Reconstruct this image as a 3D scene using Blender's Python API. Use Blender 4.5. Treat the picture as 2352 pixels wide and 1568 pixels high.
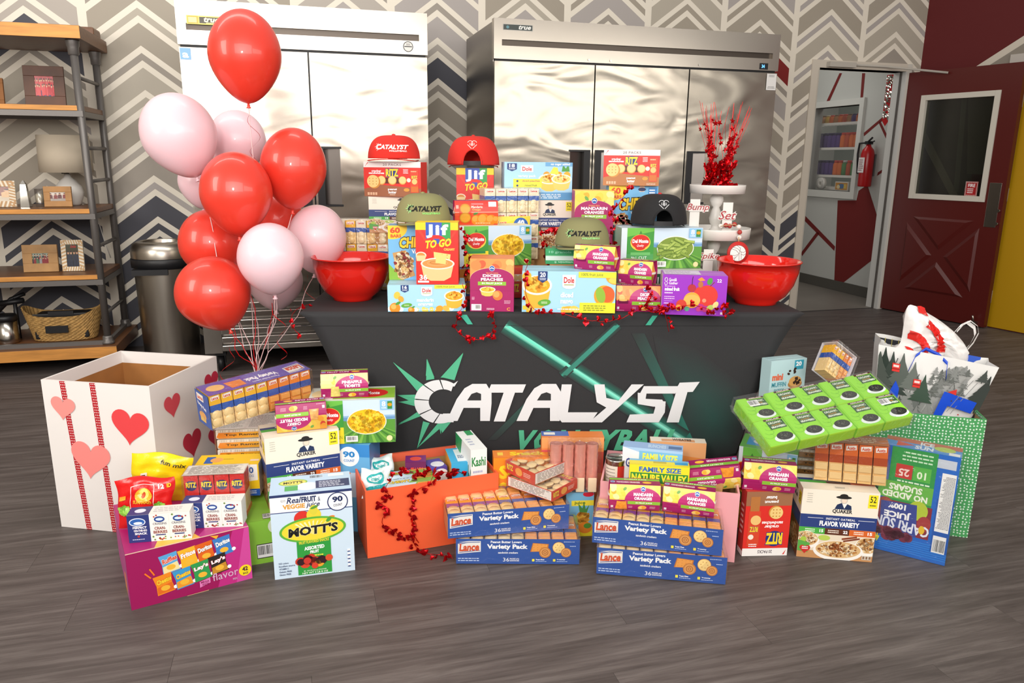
import bpy, bmesh, math, random
from mathutils import Vector, Matrix, Euler
for o in list(bpy.data.objects): bpy.data.objects.remove(o)
SC = bpy.context.scene; COL = SC.collection
rnd = random.Random(7)
pi = math.pi
# ---------------------------------------------------------------- camera
FPX, TH, RO, CH = 1733.88, .237, .0094, 1.2851
_vu = Vector((0, math.sin(TH), math.cos(TH))); _fw = Vector((0, math.cos(TH), -math.sin(TH))); _x = Vector((1, 0, 0))
_rt = _x*math.cos(RO)+_vu*math.sin(RO); _up = -_x*math.sin(RO)+_vu*math.cos(RO)
cam = bpy.data.cameras.new('camera'); cam.sensor_width = 36; cam.lens = FPX/2352*36; cam.clip_start = .05
co = bpy.data.objects.new('camera', cam); COL.objects.link(co)
co.matrix_world = Matrix(((_rt.x, _up.x, -_fw.x, 0), (_rt.y, _up.y, -_fw.y, 0), (_rt.z, _up.z, -_fw.z, CH), (0, 0, 0, 1)))
SC.camera = co
# ---------------------------------------------------------------- world, lights, exposure
SC.view_settings.view_transform = 'Standard'; SC.view_settings.look = 'None'
SC.view_settings.exposure = -.08; SC.view_settings.gamma = 1; SC.view_settings.use_curve_mapping = False
W = bpy.data.worlds.new('room_light'); SC.world = W; W.use_nodes = True
W.node_tree.nodes['Background'].inputs[0].default_value = (1, .95, .9, 1)
W.node_tree.nodes['Background'].inputs[1].default_value = .56
def area(name, loc, target, size, power, col=(1, .96, .9), sy=None):
    l = bpy.data.lights.new(name, 'AREA'); l.energy = power; l.color = col; l.size = size
    if sy: l.shape = 'RECTANGLE'; l.size_y = sy
    o = bpy.data.objects.new(name, l); COL.objects.link(o); o.location = loc
    o.rotation_euler = (Vector(target)-Vector(loc)).to_track_quat('-Z', 'Y').to_euler(); return o
area('flash_softbox', (-.45, -.1, 1.75), (-.2, 3, .7), .28, 20)
area('bounce_wall_left', (.0, -.8, 2.3), (-.9, 4.4, 1.1), 3.8, 118, (1, .96, .92), sy=1.7)
area('wall_fill_light', (-1.6, 3.1, 2.98), (-1.7, 5.6, 1.2), 2.6, 34, (1, .97, .92), sy=.5)  # added fill lamp that brightens the left of the back wall
area('bounce_wall_right', (3.6, .2, 2.1), (2.0, 5.0, 1.2), 3.4, 56, (1, .94, .86), sy=1.0)
area('shelf_fill_light', (-3.6, 1.0, 2.2), (-2.0, 4.4, 1.0), 1.6, 95, (1, .95, .88))  # added fill lamp brightening the shelf unit, not a real window
# ---------------------------------------------------------------- pixel -> place helpers
CAMP = Vector((0, 0, CH))
def ray(px, py):
    return _fw + _rt*((px-1176)/FPX) + _up*(-(py-784)/FPX)
def at_z(px, py, z=0.0):
    r = ray(px, py); return CAMP + r*((z-CH)/r.z)
def at_y(px, py, Y):
    r = ray(px, py); return CAMP + r*(Y/r.y)
def on_plane(px, py, O, N):
    r = ray(px, py); return CAMP + r*((Vector(O)-CAMP).dot(N)/r.dot(N))
# ---------------------------------------------------------------- materials
def lin(h):
    if not isinstance(h, str): return tuple(h)[:3]
    v = [int(h[i:i+2], 16)/255 for i in (0, 2, 4)]
    return tuple(c/12.92 if c <= .04045 else ((c+.055)/1.055)**2.4 for c in v)
MATS = {}
def mat(name, col='888888', rough=.5, metal=0, bump=0, bscale=200, var=0, vscale=8, vc=False, trans=0, coat=0, sss=0, emit=0, aniso=None):
    if name in MATS: return MATS[name]
    m = bpy.data.materials.new(name); m.use_nodes = True; nt = m.node_tree; b = nt.nodes['Principled BSDF']
    c = lin(col); b.inputs['Base Color'].default_value = (*c, 1); b.inputs['Roughness'].default_value = rough
    b.inputs['Metallic'].default_value = metal; b.inputs['Coat Weight'].default_value = coat
    if trans: b.inputs['Transmission Weight'].default_value = trans
    if sss: b.inputs['Subsurface Weight'].default_value = sss; b.inputs['Subsurface Radius'].default_value = (.02, .01, .01)
    if emit: b.inputs['Emission Color'].default_value = (*c, 1); b.inputs['Emission Strength'].default_value = emit
    tc = nt.nodes.new('ShaderNodeTexCoord')
    if vc:
        a = nt.nodes.new('ShaderNodeAttribute'); a.attribute_name = 'Col'; nt.links.new(a.outputs['Color'], b.inputs['Base Color'])
    elif var:
        n = nt.nodes.new('ShaderNodeTexNoise'); n.inputs['Scale'].default_value = vscale; n.inputs['Detail'].default_value = 6
        if aniso:
            mp = nt.nodes.new('ShaderNodeMapping'); mp.inputs['Scale'].default_value = aniso
            nt.links.new(tc.outputs['Object'], mp.inputs[0]); nt.links.new(mp.outputs[0], n.inputs['Vector'])
        else: nt.links.new(tc.outputs['Object'], n.inputs['Vector'])
        r = nt.nodes.new('ShaderNodeValToRGB'); r.color_ramp.elements[0].position = .3; r.color_ramp.elements[1].position = .7
        r.color_ramp.elements[0].color = (*[x*(1-var) for x in c], 1); r.color_ramp.elements[1].color = (*[min(1, x*(1+var)) for x in c], 1)
        nt.links.new(n.outputs[0], r.inputs[0]); nt.links.new(r.outputs[0], b.inputs['Base Color'])
    if bump:
        n = nt.nodes.new('ShaderNodeTexNoise'); n.inputs['Scale'].default_value = bscale; n.inputs['Detail'].default_value = 4
        nt.links.new(tc.outputs['Object'], n.inputs['Vector'])
        bp = nt.nodes.new('ShaderNodeBump'); bp.inputs['Strength'].default_value = bump; bp.inputs['Distance'].default_value = .004
        nt.links.new(n.outputs[0], bp.inputs['Height']); nt.links.new(bp.outputs[0], b.inputs['Normal'])
    MATS[name] = m; return m
PRINT = mat('printed_board', vc=True, rough=.42, bump=.03, bscale=60)
MATTE = mat('painted_matte', vc=True, rough=.75)
GLOSS = mat('glossy_print', vc=True, rough=.22, bump=.12, bscale=45)
FOILP = mat('foil_film', vc=True, rough=.25, bump=.5, bscale=38)
CLOTH = mat('cloth', vc=True, rough=.9, bump=.1, bscale=900)
def film(name, fac, tint='ffffff', bs=30, st=.8):
    m = bpy.data.materials.new(name); m.use_nodes = True; nt = m.node_tree; nt.nodes.clear()
    o = nt.nodes.new('ShaderNodeOutputMaterial'); mx = nt.nodes.new('ShaderNodeMixShader'); t = nt.nodes.new('ShaderNodeBsdfTransparent')
    t.inputs[0].default_value = (*lin(tint), 1)
    g = nt.nodes.new('ShaderNodeBsdfGlossy'); g.inputs['Roughness'].default_value = .18
    lw = nt.nodes.new('ShaderNodeLayerWeight'); lw.inputs[0].default_value = .35
    ma = nt.nodes.new('ShaderNodeMath'); ma.operation = 'MULTIPLY_ADD'; ma.inputs[1].default_value = .35; ma.inputs[2].default_value = fac
    nt.links.new(lw.outputs['Facing'], ma.inputs[0]); nt.links.new(ma.outputs[0], mx.inputs[0])
    n = nt.nodes.new('ShaderNodeTexNoise'); n.inputs['Scale'].default_value = bs; n.inputs['Detail'].default_value = 3; n.inputs['Distortion'].default_value = 1.5
    tc = nt.nodes.new('ShaderNodeTexCoord'); nt.links.new(tc.outputs['Object'], n.inputs['Vector'])
    b = nt.nodes.new('ShaderNodeBump'); b.inputs['Strength'].default_value = st; b.inputs['Distance'].default_value = .006
    nt.links.new(n.outputs[0], b.inputs['Height']); nt.links.new(b.outputs[0], g.inputs['Normal'])
    nt.links.new(t.outputs[0], mx.inputs[1]); nt.links.new(g.outputs[0], mx.inputs[2]); nt.links.new(mx.outputs[0], o.inputs[0])
    MATS[name] = m; return m
FILM = film('clear_wrap_film', .06)
CARD = mat('corrugated_card', 'b98a55', rough=.85, var=.08, vscale=30)
REDFOIL = mat('red_foil', 'c8101a', rough=.2, metal=.85)
STEEL = mat('brushed_steel', 'b9b4ac', rough=.22, metal=1)
BLACK = mat('black_plastic', '17171a', rough=.45)
WHITEP = mat('white_paint', 'e9e6e0', rough=.5)
# ---------------------------------------------------------------- mesh builder
def tag(o, label=None, cat=None, group=None, kind=None):
    if label: o['label'] = label
    if cat: o['category'] = cat
    if group: o['group'] = group
    if kind: o['kind'] = kind
    return o
def root(name, M, label, cat, group=None):
    o = bpy.data.objects.new(name, None); o.empty_display_size = .05; COL.objects.link(o)
    o.matrix_world = M if isinstance(M, Matrix) else Matrix.Translation(Vector(M)); return tag(o, label, cat, group)
class MB:
    def __init__(s): s.v = []; s.f = []; s.c = []; s.m = []; s.sm = []
    def face(s, pts, c=None, m=0, cc=None, smooth=False):
        k = len(s.v); s.v += [tuple(p) for p in pts]; s.f.append(list(range(k, k+len(pts)))); s.c.append(cc or c or 'ffffff'); s.m.append(m); s.sm.append(smooth); return s
    def raw(s, vs, fs, c=None, m=0, smooth=False):
        k = len(s.v); s.v += [tuple(p) for p in vs]
        for f in fs: s.f.append([i+k for i in f]); s.c.append(c or 'ffffff'); s.m.append(m); s.sm.append(smooth)
        return s
    def box(s, x0, x1, y0, y1, z0, z1, c=None, m=0, M=None, cf=None, bev=0):
        if bev:
            bm = bmesh.new(); bmesh.ops.create_cube(bm, size=1)
            for v in bm.verts: v.co = Vector(((x0+x1)/2+v.co.x*(x1-x0), (y0+y1)/2+v.co.y*(y1-y0), (z0+z1)/2+v.co.z*(z1-z0)))
            bmesh.ops.bevel(bm, geom=bm.edges[:], offset=bev, segments=2, affect='EDGES', profile=.6)
            bm.verts.index_update(); bm.normal_update()
            vs = [(M @ v.co) if M else v.co.copy() for v in bm.verts]; k = len(s.v); s.v += [tuple(p) for p in vs]
            for f in bm.faces:
                n = f.normal; col = c
                if cf:
                    a = max(range(3), key=lambda i: abs(n[i])); key = (('left', 'right'), ('front', 'back'), ('bottom', 'top'))[a][n[a] > 0]; col = cf.get(key, c)
                s.f.append([v.index+k for v in f.verts]); s.c.append(col or 'ffffff'); s.m.append(m); s.sm.append(False)
            bm.free(); return s
        p = [Vector((x, y, z)) for z in (z0, z1) for y in (y0, y1) for x in (x0, x1)]
        if M: p = [M @ q for q in p]
        for key, f in (('bottom', (0, 2, 3, 1)), ('top', (4, 5, 7, 6)), ('front', (0, 1, 5, 4)), ('right', (1, 3, 7, 5)), ('back', (3, 2, 6, 7)), ('left', (2, 0, 4, 6))):
            k = len(s.v); 
            s.raw([p[i] for i in f], [(0, 1, 2, 3)], (cf or {}).get(key, c), m)
        return s
    def lathe(s, prof, n=32, c=None, m=0, M=None, smooth=True, a0=0, a1=2*pi, cols=None):
        full = abs(a1-a0-2*pi) < 1e-6; N = n if full else n+1; k = len(s.v)
        for r, z in prof:
            for i in range(N):
                a = a0+(a1-a0)*i/n; p = Vector((r*math.cos(a), r*math.sin(a), z)); s.v.append(tuple(M @ p if M else p))
        for j in range(len(prof)-1):
            for i in range(n):
                a = k+j*N+i; b = k+j*N+(i+1) % N
                s.f.append([a, b, b+N, a+N]); s.c.append((cols[j] if cols else c) or 'ffffff'); s.m.append(m); s.sm.append(smooth)
        return s
    def tube(s, pts, r, n=8, c=None, m=0, cap=True, smooth=True, rf=None):
        pts = [Vector(p) for p in pts]; k = len(s.v); t0 = None
        for i, p in enumerate(pts):
            t = (pts[min(i+1, len(pts)-1)]-pts[max(i-1, 0)]).normalized()
            if t0 is None:
                u = t.orthogonal().normalized()
            else:
                u = (u-t*u.dot(t)); u = u.normalized() if u.length > 1e-6 else t.orthogonal().normalized()
            t0 = t; w = t.cross(u); R = rf(i/(len(pts)-1)) if rf else r
            for j in range(n): a = 2*pi*j/n; s.v.append(tuple(p+(u*math.cos(a)+w*math.sin(a))*R))
        for i in range(len(pts)-1):
            for j in range(n):
                a = k+i*n+j; b = k+i*n+(j+1) % n; s.f.append([a, b, b+n, a+n]); s.c.append(c or 'ffffff'); s.m.append(m); s.sm.append(smooth)
        if cap:
            for q in (list(range(k+n-1, k-1, -1)), list(range(k+(len(pts)-1)*n, k+len(pts)*n))): s.f.append(q); s.c.append(c or 'ffffff'); s.m.append(m); s.sm.append(False)
        return s
    def strip(s, pts, side, w, c=None, m=0):
        k = len(s.v); side = Vector(side)
        for p in pts: s.v.append(tuple(Vector(p)-side*w/2)); s.v.append(tuple(Vector(p)+side*w/2))
        for i in range(len(pts)-1): s.f.append([k+2*i, k+2*i+1, k+2*i+3, k+2*i+2]); s.c.append(c or 'ffffff'); s.m.append(m); s.sm.append(True)
        return s
    def weld(s, d=1e-5):
        key = {}; mp = []; nv = []
        for v in s.v:
            k = tuple(round(c/d) for c in v)
            if k not in key: key[k] = len(nv); nv.append(v)
            mp.append(key[k])
        s.v = nv; s.f = [[mp[i] for i in f] for f in s.f]; return s
    def mesh(s, name, mats):
        me = bpy.data.meshes.new(name); me.from_pydata(s.v, [], s.f)
        for m in (mats if isinstance(mats, (list, tuple)) else [mats]): me.materials.append(m)
        me.polygons.foreach_set('material_index', s.m); me.polygons.foreach_set('use_smooth', s.sm)
        at = me.color_attributes.new('Col', 'FLOAT_COLOR', 'CORNER'); buf = []
        for f, c in zip(s.f, s.c):
            if isinstance(c, list):
                for q in c: buf += [*lin(q), 1]
            else: buf += [*lin(c), 1]*len(f)
        at.data.foreach_set('color', buf); me.update(); return me
    def build(s, name, mats, parent=None, M=None, label=None):
        o = bpy.data.objects.new(name, s.mesh(name, mats)); COL.objects.link(o)
        if parent: o.parent = parent
        if M is not None: o.matrix_local = M
        if label: o['label'] = label
        return o
def inst(name, me, parent=None, M=None):
    o = bpy.data.objects.new(name, me); COL.objects.link(o)
    if parent: o.parent = parent
    if M is not None: o.matrix_local = M
    return o
def struct(name, mb, mats, parent=None, M=None):
    o = mb.build(name, mats, parent, M); o['kind'] = 'structure'; return o
T3 = Matrix.Translation
def ROT(a, ax='Z'): return Matrix.Rotation(a, 4, ax)
# ---------------------------------------------------------------- flat print on faces
_TX = {}
def glyphs(txt, off=0, sp=1.0):
    k = (txt, off, sp)
    if k not in _TX:
        cu = bpy.data.curves.new('t', 'FONT'); cu.body = txt; cu.size = 1; cu.offset = off; cu.resolution_u = 2; cu.space_character = sp; cu.fill_mode = 'FRONT'
        ob = bpy.data.objects.new('t', cu); me = ob.to_mesh()
        _TX[k] = ([tuple(v.co[:2]) for v in me.vertices], [list(p.vertices) for p in me.polygons])
        ob.to_mesh_clear(); bpy.data.objects.remove(ob); bpy.data.curves.remove(cu)
    return _TX[k]
class Face:
    """flat printed artwork in percent coordinates of one panel"""
    STEP = .00005
    def __init__(s, O, U, V, N, lift=.0003, proj=None, flip=False, cut=None):
        s.cut = cut
        s.O, s.U, s.V, s.N = Vector(O), Vector(U), Vector(V), Vector(N).normalized()
        if flip: s.O = s.O+s.U+s.V; s.U = -s.U; s.V = -s.V
        s.w, s.h = s.U.length, s.V.length; s.k = 0; s.mb = MB(); s.lift = lift; s.proj = proj
    def pt(s, x, y):
        p = s.O+s.U*(x/100)+s.V*(y/100); h = s.lift+s.k*s.STEP
        return s.proj(p, h) if s.proj else p+s.N*h
    def up(s): s.k += 1
    def clip(s, pts, ax, lim, sg):
        if all((p[ax]-lim)*sg >= -1e-9 for p in pts): return pts
        o = []
        for i in range(len(pts)):
            a, b = pts[i-1], pts[i]; da, db = (a[ax]-lim)*sg, (b[ax]-lim)*sg
            if (da >= 0) != (db >= 0): t = da/(da-db); o.append((a[0]+(b[0]-a[0])*t, a[1]+(b[1]-a[1])*t))
            if db >= 0: o.append(b)
        return o
    def put(s, pts, c, cc=None):
        """keep a shape inside its panel; on curved panels cut it along the panel's own facets"""
        if cc is None:
            for ax, lim, sg in ((0, 0, 1), (0, 100, -1), (1, 0, 1), (1, 100, -1)):
                pts = s.clip(pts, ax, lim, sg)
                if len(pts) < 3: return
            if s.cut:
                ps = [pts]
                for ax in (0, 1):
                    n = s.cut[ax]; out = []
                    for p in ps:
                        lo, hi = min(q[ax] for q in p), max(q[ax] for q in p)
                        for k in range(max(0, int(lo*n/100)), min(n-1, int(hi*n/100))+1):
                            q = s.clip(s.clip(p, ax, 100*k/n, 1), ax, 100*(k+1)/n, -1)
                            if len(q) > 2: out.append(q)
                    ps = out
                for p in ps: s.mb.face([s.pt(*q) for q in p], c)
                return
        s.mb.face([s.pt(*p) for p in pts], c, cc=cc)
    def P(s, pts, c, cc=None): s.put(list(pts), c, cc); s.up(); return s
    def R(s, x0, y0, x1, y1, c, cc=None): return s.P([(x0, y0), (x1, y0), (x1, y1), (x0, y1)], c, cc)
    def E(s, cx, cy, rx, ry, c, n=20, rot=0, a0=0, a1=360, up=True):
        pts = []
        for i in range(n if a1-a0 == 360 else n+1):
            a = math.radians(a0+(a1-a0)*i/n); x, y = rx*math.cos(a)*s.w, ry*math.sin(a)*s.h; q = math.radians(rot)
            pts.append((cx+(x*math.cos(q)-y*math.sin(q))/s.w, cy+(x*math.sin(q)+y*math.cos(q))/s.h))
        s.put(pts, c)
        if up: s.up()
        return s
    def C(s, cx, cy, r, c, n=20, up=True): return s.E(cx, cy, r*s.h/s.w, r, c, n, up=up)
    def L(s, pts, wd, c, closed=False):
        """stroke, wd in percent of height"""
        P = [Vector((x*s.w/100, y*s.h/100)) for x, y in pts]; wd = wd*s.h/200
        n = len(P); 
        for i in range(n if closed else n-1):
            a, b = P[i], P[(i+1) % n]; d = (b-a)
            if d.length < 1e-9: continue
            d = d.normalized(); q = Vector((-d.y, d.x))*wd; e = d*wd*.5
            s.put([(p.x/s.w*100, p.y/s.h*100) for p in (a-q-e, b-q+e, b+q+e, a+q-e)], c)
        s.up(); return s
    def ring(s, cx, cy, rx, ry, wd, c, n=28, a0=0, a1=360):
        return s.L([(cx+rx*math.cos(math.radians(a0+(a1-a0)*i/n)), cy+ry*math.sin(math.radians(a0+(a1-a0)*i/n))) for i in range(n+1)], wd, c)
    def T(s, txt, x0, y0, x1, y1, c, b=0, sh=0, rot=0, o=None, ow=.035, sp=1.0, arc=0):
        """text stretched into the rectangle; b bold, sh shear, o outline colour"""
        b = min(b, .045); vs0, _ = glyphs(txt, b, sp)
        if not vs0: return s
        xs = [v[0] for v in vs0]; ys = [v[1] for v in vs0]; a, bb, lo, hi = min(xs), max(xs), min(ys), max(ys)
        for off, col in (((b+ow, o),) if o else ())+((b, c),):
            vs, fs = glyphs(txt, off, sp); q = math.radians(rot); W_, H_ = (x1-x0)*s.w, (y1-y0)*s.h; out = []; o2 = []
            for x, y in vs:
                u = (x-a)/(bb-a)-.5; v = (y-lo)/((hi-lo) or 1)-.5
                X = u*W_+v*H_*sh; Y = v*H_ - arc*u*u*H_
                X, Y = X*math.cos(q)-Y*math.sin(q), X*math.sin(q)+Y*math.cos(q)
                o2.append(((x0+x1)/2+X/s.w, (y0+y1)/2+Y/s.h))
            if s.cut:
                for ff in fs: s.put([o2[i] for i in ff], col)
            else: s.mb.raw([s.pt(*p) for p in o2], fs, col)
            s.up()
        return s
    def heart(s, cx, cy, r, c, rot=0):
        pts = []; q = math.radians(rot)
        for i in range(48):
            t = 2*pi*i/48; x = 16*math.sin(t)**3/17; y = (13*math.cos(t)-5*math.cos(2*t)-2*math.cos(3*t)-math.cos(4*t))/17
            x, y = x*math.cos(q)-y*math.sin(q), x*math.sin(q)+y*math.cos(q)
            pts.append((cx+x*r*s.h/s.w, cy+y*r))
        return s.P(pts, c)
    def scat(s, cx, cy, rx, ry, n, sz, cols, seed=1, k=6, layers=3, asp=1.4):
        """heap of small pieces (kernels, flakes); sz percent of height"""
        R = random.Random(seed)
        for L_ in range(layers):
            for i in range(n//layers):
                a = R.uniform(0, 2*pi); q = math.sqrt(R.random()); z = sz*R.uniform(.75, 1.25)
                s.E(cx+rx*q*math.cos(a), cy+ry*q*math.sin(a), z*s.h/s.w, z/asp, R.choice(cols), k, rot=R.uniform(0, 180), up=False)
            s.up()
        return s
    def lines(s, x0, y0, x1, y1, n, c, wd=.45, seed=3, al='l'):
        """rows of fine unreadable small print"""
        R = random.Random(seed); hh = (y1-y0)/n
        for i in range(n):
            y = y1-hh*(i+.5); x = x0; e = x0+(x1-x0)*R.uniform(.72, 1)
            if al == 'c': d = (x1-e)/2; x += d; e += d
            while x < e:
                q = min(e, x+(x1-x0)*R.uniform(.05, .16)); s.mb.face([s.pt(*p) for p in ((x, y-hh*wd/2), (q, y-hh*wd/2), (q, y+hh*wd/2), (x, y+hh*wd/2))], c); x = q+(x1-x0)*.025
        s.up(); return s
    def bars(s, x0, y0, x1, y1, c='222222', bg='f2f2f0', seed=5):
        s.R(x0, y0, x1, y1, bg); R = random.Random(seed); x = x0+(x1-x0)*.06
        while x < x1-(x1-x0)*.08:
            w = (x1-x0)*R.choice((.015, .03, .045)); s.mb.face([s.pt(*p) for p in ((x, y0+(y1-y0)*.22), (x+w, y0+(y1-y0)*.22), (x+w, y1-(y1-y0)*.08), (x, y1-(y1-y0)*.08))], c); x += w+(x1-x0)*R.choice((.02, .035))
        s.up(); return s
    def nutri(s, x0, y0, x1, y1, bg='f4f4f2', c='333333', seed=2):
        s.R(x0, y0, x1, y1, bg); s.lines(x0+(x1-x0)*.05, y0+(y1-y0)*.05, x1-(x1-x0)*.05, y1-(y1-y0)*.05, max(3, int((y1-y0)*s.h/100/.005)), c, .4, seed); return s
    def build(s, name, parent, m=None, label=None):
        if not s.mb.f: return None
        return s.mb.build(name, m or PRINT, parent, label=label)
def faces(w, h, d):
    return dict(front=((0, 0, 0), (w, 0, 0), (0, 0, h), (0, -1, 0)), top=((0, 0, h), (w, 0, 0), (0, d, 0), (0, 0, 1)),
                left=((0, d, 0), (0, -d, 0), (0, 0, h), (-1, 0, 0)), right=((w, 0, 0), (0, d, 0), (0, 0, h), (1, 0, 0)))
def poseM(q): return T3(Vector(q[:3])) @ Euler((q[4], q[5], q[3]), 'XYZ').to_matrix().to_4x4()
def carton(name, q, label, cat='box', cols=None, base='ffffff', arts=None, group=None, flap='top', m=None):
    """a folded board box at pose q with bevelled edges, flap seams and printed panels"""
    w, h, d = q[6:9]; r = root(name, poseM(q), label, cat, group)
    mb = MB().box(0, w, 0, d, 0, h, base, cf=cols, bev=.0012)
    mb.build('carton', m or PRINT, r)
    # tuck flap: a thin overlapping board leaf with its edge
    fl = MB(); fc = (cols or {}).get(flap, base)
    if flap == 'top': fl.box(.004, w-.004, d*.42, d-.002, h-.0002, h+.0005, fc)
    elif flap == 'right': fl.box(w-.0002, w+.0005, .002, d*.6, .004, h-.004, fc)
    elif flap == 'left': fl.box(-.0005, .0002, .002, d*.6, .004, h-.004, fc)
    if flap: fl.build('flap', m or PRINT, r)
    F = faces(w, h, d)
    for side, fn in (arts or {}).items():
        key = side.rstrip('~'); f = Face(*F[key], lift=.0008 if key == flap else .0003, flip=side.endswith('~')); fn(f); f.build(key+'_print', r, m)
    return r
# ================================================================ THE SETTING
AL = .2719
WM = T3(Vector((-.36, 5.70, 0))) @ ROT(AL)          # wall frame: x along the wall, -y out of it
WN = Vector((math.sin(AL), -math.cos(AL), 0)); WE = Vector((math.cos(AL), math.sin(AL), 0)); WO = Vector((-.36, 5.70, 0))
def wp(px, py, n):                                   # picture point on the plane n in front of the wall -> (s, z)
    p = on_plane(px, py, WO+WN*n, WN); return (p-WO).dot(WE), p.z
def chevron():
    m = bpy.data.materials.new('chevron_mural'); m.use_nodes = True; nt = m.node_tree; B = nt.nodes['Principled BSDF']; B.inputs['Roughness'].default_value = .7
    L = nt.links.new
    def M(op, a, b=None, c=None):
        n = nt.nodes.new('ShaderNodeMath'); n.operation = op
        for i, v in enumerate((a, b, c)):
            if v is None: continue
            if isinstance(v, (int, float)): n.inputs[i].default_value = v
            else: L(v, n.inputs[i])
        return n.outputs[0]
    tc = nt.nodes.new('ShaderNodeTexCoord'); sp = nt.nodes.new('ShaderNodeSeparateXYZ'); L(tc.outputs['Object'], sp.inputs[0])
    s, z = sp.outputs[0], sp.outputs[2]
    u = M('DIVIDE', M('SUBTRACT', s, .13), .64); col = M('FLOOR', u); fr = M('ABSOLUTE', M('SUBTRACT', M('FRACT', u), .5))
    ph = .06
    for k, v in ((-5, .10), (-4, .079), (-3, .0), (-2, .19), (-1, .22), (0, .03), (1, .215), (2, .055), (3, .206), (4, .047), (5, .18)):
        t = M('MULTIPLY', M('COMPARE', col, k, .1), v); ph = t if ph == .06 else M('ADD', ph, t)
    t = M('DIVIDE', M('ADD', M('SUBTRACT', M('SUBTRACT', z, ph), 0), M('MULTIPLY', fr, .75*.64)), .27)
    t = M('SUBTRACT', 20, t)                        # counts down from the top of each cream line
    b = M('FLOOR', t); f = M('FRACT', t)
    c1 = M('LESS_THAN', f, .165); c2 = M('MULTIPLY', M('GREATER_THAN', f, .33), M('LESS_THAN', f, .495))
    st = M('GREATER_THAN', fr, .46); cream = M('MAXIMUM', M('MAXIMUM', c1, c2), st)
    wide = M('GREATER_THAN', f, .495)
    cid = M('ADD', M('MULTIPLY', b, 2), wide)
    cb = nt.nodes.new('ShaderNodeCombineXYZ'); L(cid, cb.inputs[0]); L(col, cb.inputs[1])
    wn = nt.nodes.new('ShaderNodeTexWhiteNoise'); L(cb.outputs[0], wn.inputs[0])
    rp = nt.nodes.new('ShaderNodeValToRGB'); rp.color_ramp.interpolation = 'CONSTANT'; L(wn.outputs[0], rp.inputs[0])
    e = rp.color_ramp.elements; e[0].color = (*lin('a1988a'), 1); e[1].position = .3; e[1].color = (*lin('aea69d'), 1)
    for p, h in ((.5, '9c948a'), (.65, 'aaa39f'), (.8, 'b0a89a')): q = e.new(p); q.color = (*lin(h), 1)
    # charcoal below about one metre, and one dark wide band between the two coolers
    ztop = M('ADD', M('MULTIPLY', M('SUBTRACT', 20, b), .27), ph)
    dark = M('LESS_THAN', M('SUBTRACT', ztop, M('MULTIPLY', wide, .12)), 1.075)
    dk2 = M('MULTIPLY', M('MULTIPLY', M('COMPARE', col, -1, .1), wide), M('COMPARE', ztop, 2.11, .05))
    dk3 = M('MULTIPLY', M('MULTIPLY', M('COMPARE', col, -5, .1), wide), M('COMPARE', ztop, 2.26, .09))
    dark = M('MAXIMUM', M('MAXIMUM', dark, dk2), dk3)
    red = M('MULTIPLY', M('MULTIPLY', M('COMPARE', col, 3, .1), wide), M('MULTIPLY', M('COMPARE', ztop, 2.366, .1), M('GREATER_THAN', M('FRACT', u), .5)))
    red = M('MULTIPLY', red, 1)
    def mix(fac, a, bcol):
        n = nt.nodes.new('ShaderNodeMix'); n.data_type = 'RGBA'; L(fac, n.inputs[0])
        for i, v in ((6, a), (7, bcol)):
            if isinstance(v, str): n.inputs[i].default_value = (*lin(v), 1)
            else: L(v, n.inputs[i])
        return n.outputs[2]
    c = mix(dark, rp.outputs[0], '4a4a52'); c = mix(red, c, '7c120e'); c = mix(cream, c, 'e4dccd')
    L(c, B.inputs['Base Color']); return m
CHEV = chevron()
def wallbox(name, boxes, mats, parent=None, **k):
    mb = MB()
    for b in boxes: mb.box(*b, **k)
    o = struct(name, mb, mats, parent, None)
    if not parent: o.matrix_world = WM
    return o
OP0, OP1, OPZ = 2.93, 3.80, 2.03
wb = wallbox('wall_back', [(-4.6, OP0, 0, .12, 0, 3.0), (OP0, OP1, 0, .12, OPZ, 3.0), (OP1, 3.94, 0, .12, 0, 3.0)], CHEV)
mb = MB(); mb.box(OP0-.06, OP0, -.012, .13, 0, OPZ+.06, 'cdc4b6'); mb.box(OP1, OP1+.045, -.012, .13, 0, OPZ+.06, 'cdc8be'); mb.box(OP0, OP1, -.012, .13, OPZ, OPZ+.06, 'cdc4b6')
mb.box(OP1-.02, OP1, .03, .05, 0, OPZ, '55504c')
mb.box(OP1-.012, OP1, -.012, .13, 0, OPZ, 'c9c8c4').box(OP0, OP0+.012, -.012, .13, 0, OPZ, 'bdb6aa')
o = struct('trim_1', mb, MATTE); o.matrix_world = WM
# right wall with painted shapes and the yellow door
RM = WM @ T3(Vector((3.94, 0, 0))) @ ROT(math.atan2(-.977, .212))
RN = (RM.to_3x3() @ Vector((0, -1, 0))).normalized(); RO_ = RM.translation
RI = RM.inverted()
def rp_(px, py, off=0): p = RI @ on_plane(px, py, RO_+RN*off, RN); return p.x, p.z
mb = MB().box(-.0, 6.0, 0, .12, 0, 3.0, '5c0d10'); wr = struct('wall_right', mb, MATTE); wr.matrix_world = RM
a, b = rp_(2258, 148), rp_(2352, 88)
sl = (b[1]-a[1])/(b[0]-a[0])
mb = MB(); x0 = a[0]-.1; z0 = a[1]-.1*sl
mb.face([(x0, -.002, z0-.04), (x0+3, -.002, z0+3*sl-.04), (x0+3, -.002, z0+3*sl+.02), (x0, -.002, z0+.02)], 'cfc6b8')
mb.face([(x0, -.0015, z0-.03), (x0+.1, -.0015, 1.2), (x0+3, -.0015, 1.2), (x0+3, -.0015, z0+3*sl-.03)], '8c8479')
mb.build('painted_stripe', MATTE, wr); mb = MB()
def rq(pts, c, y): mb.face([(rp_(*p)[0], y, rp_(*p)[1]) for p in pts], c)
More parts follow.
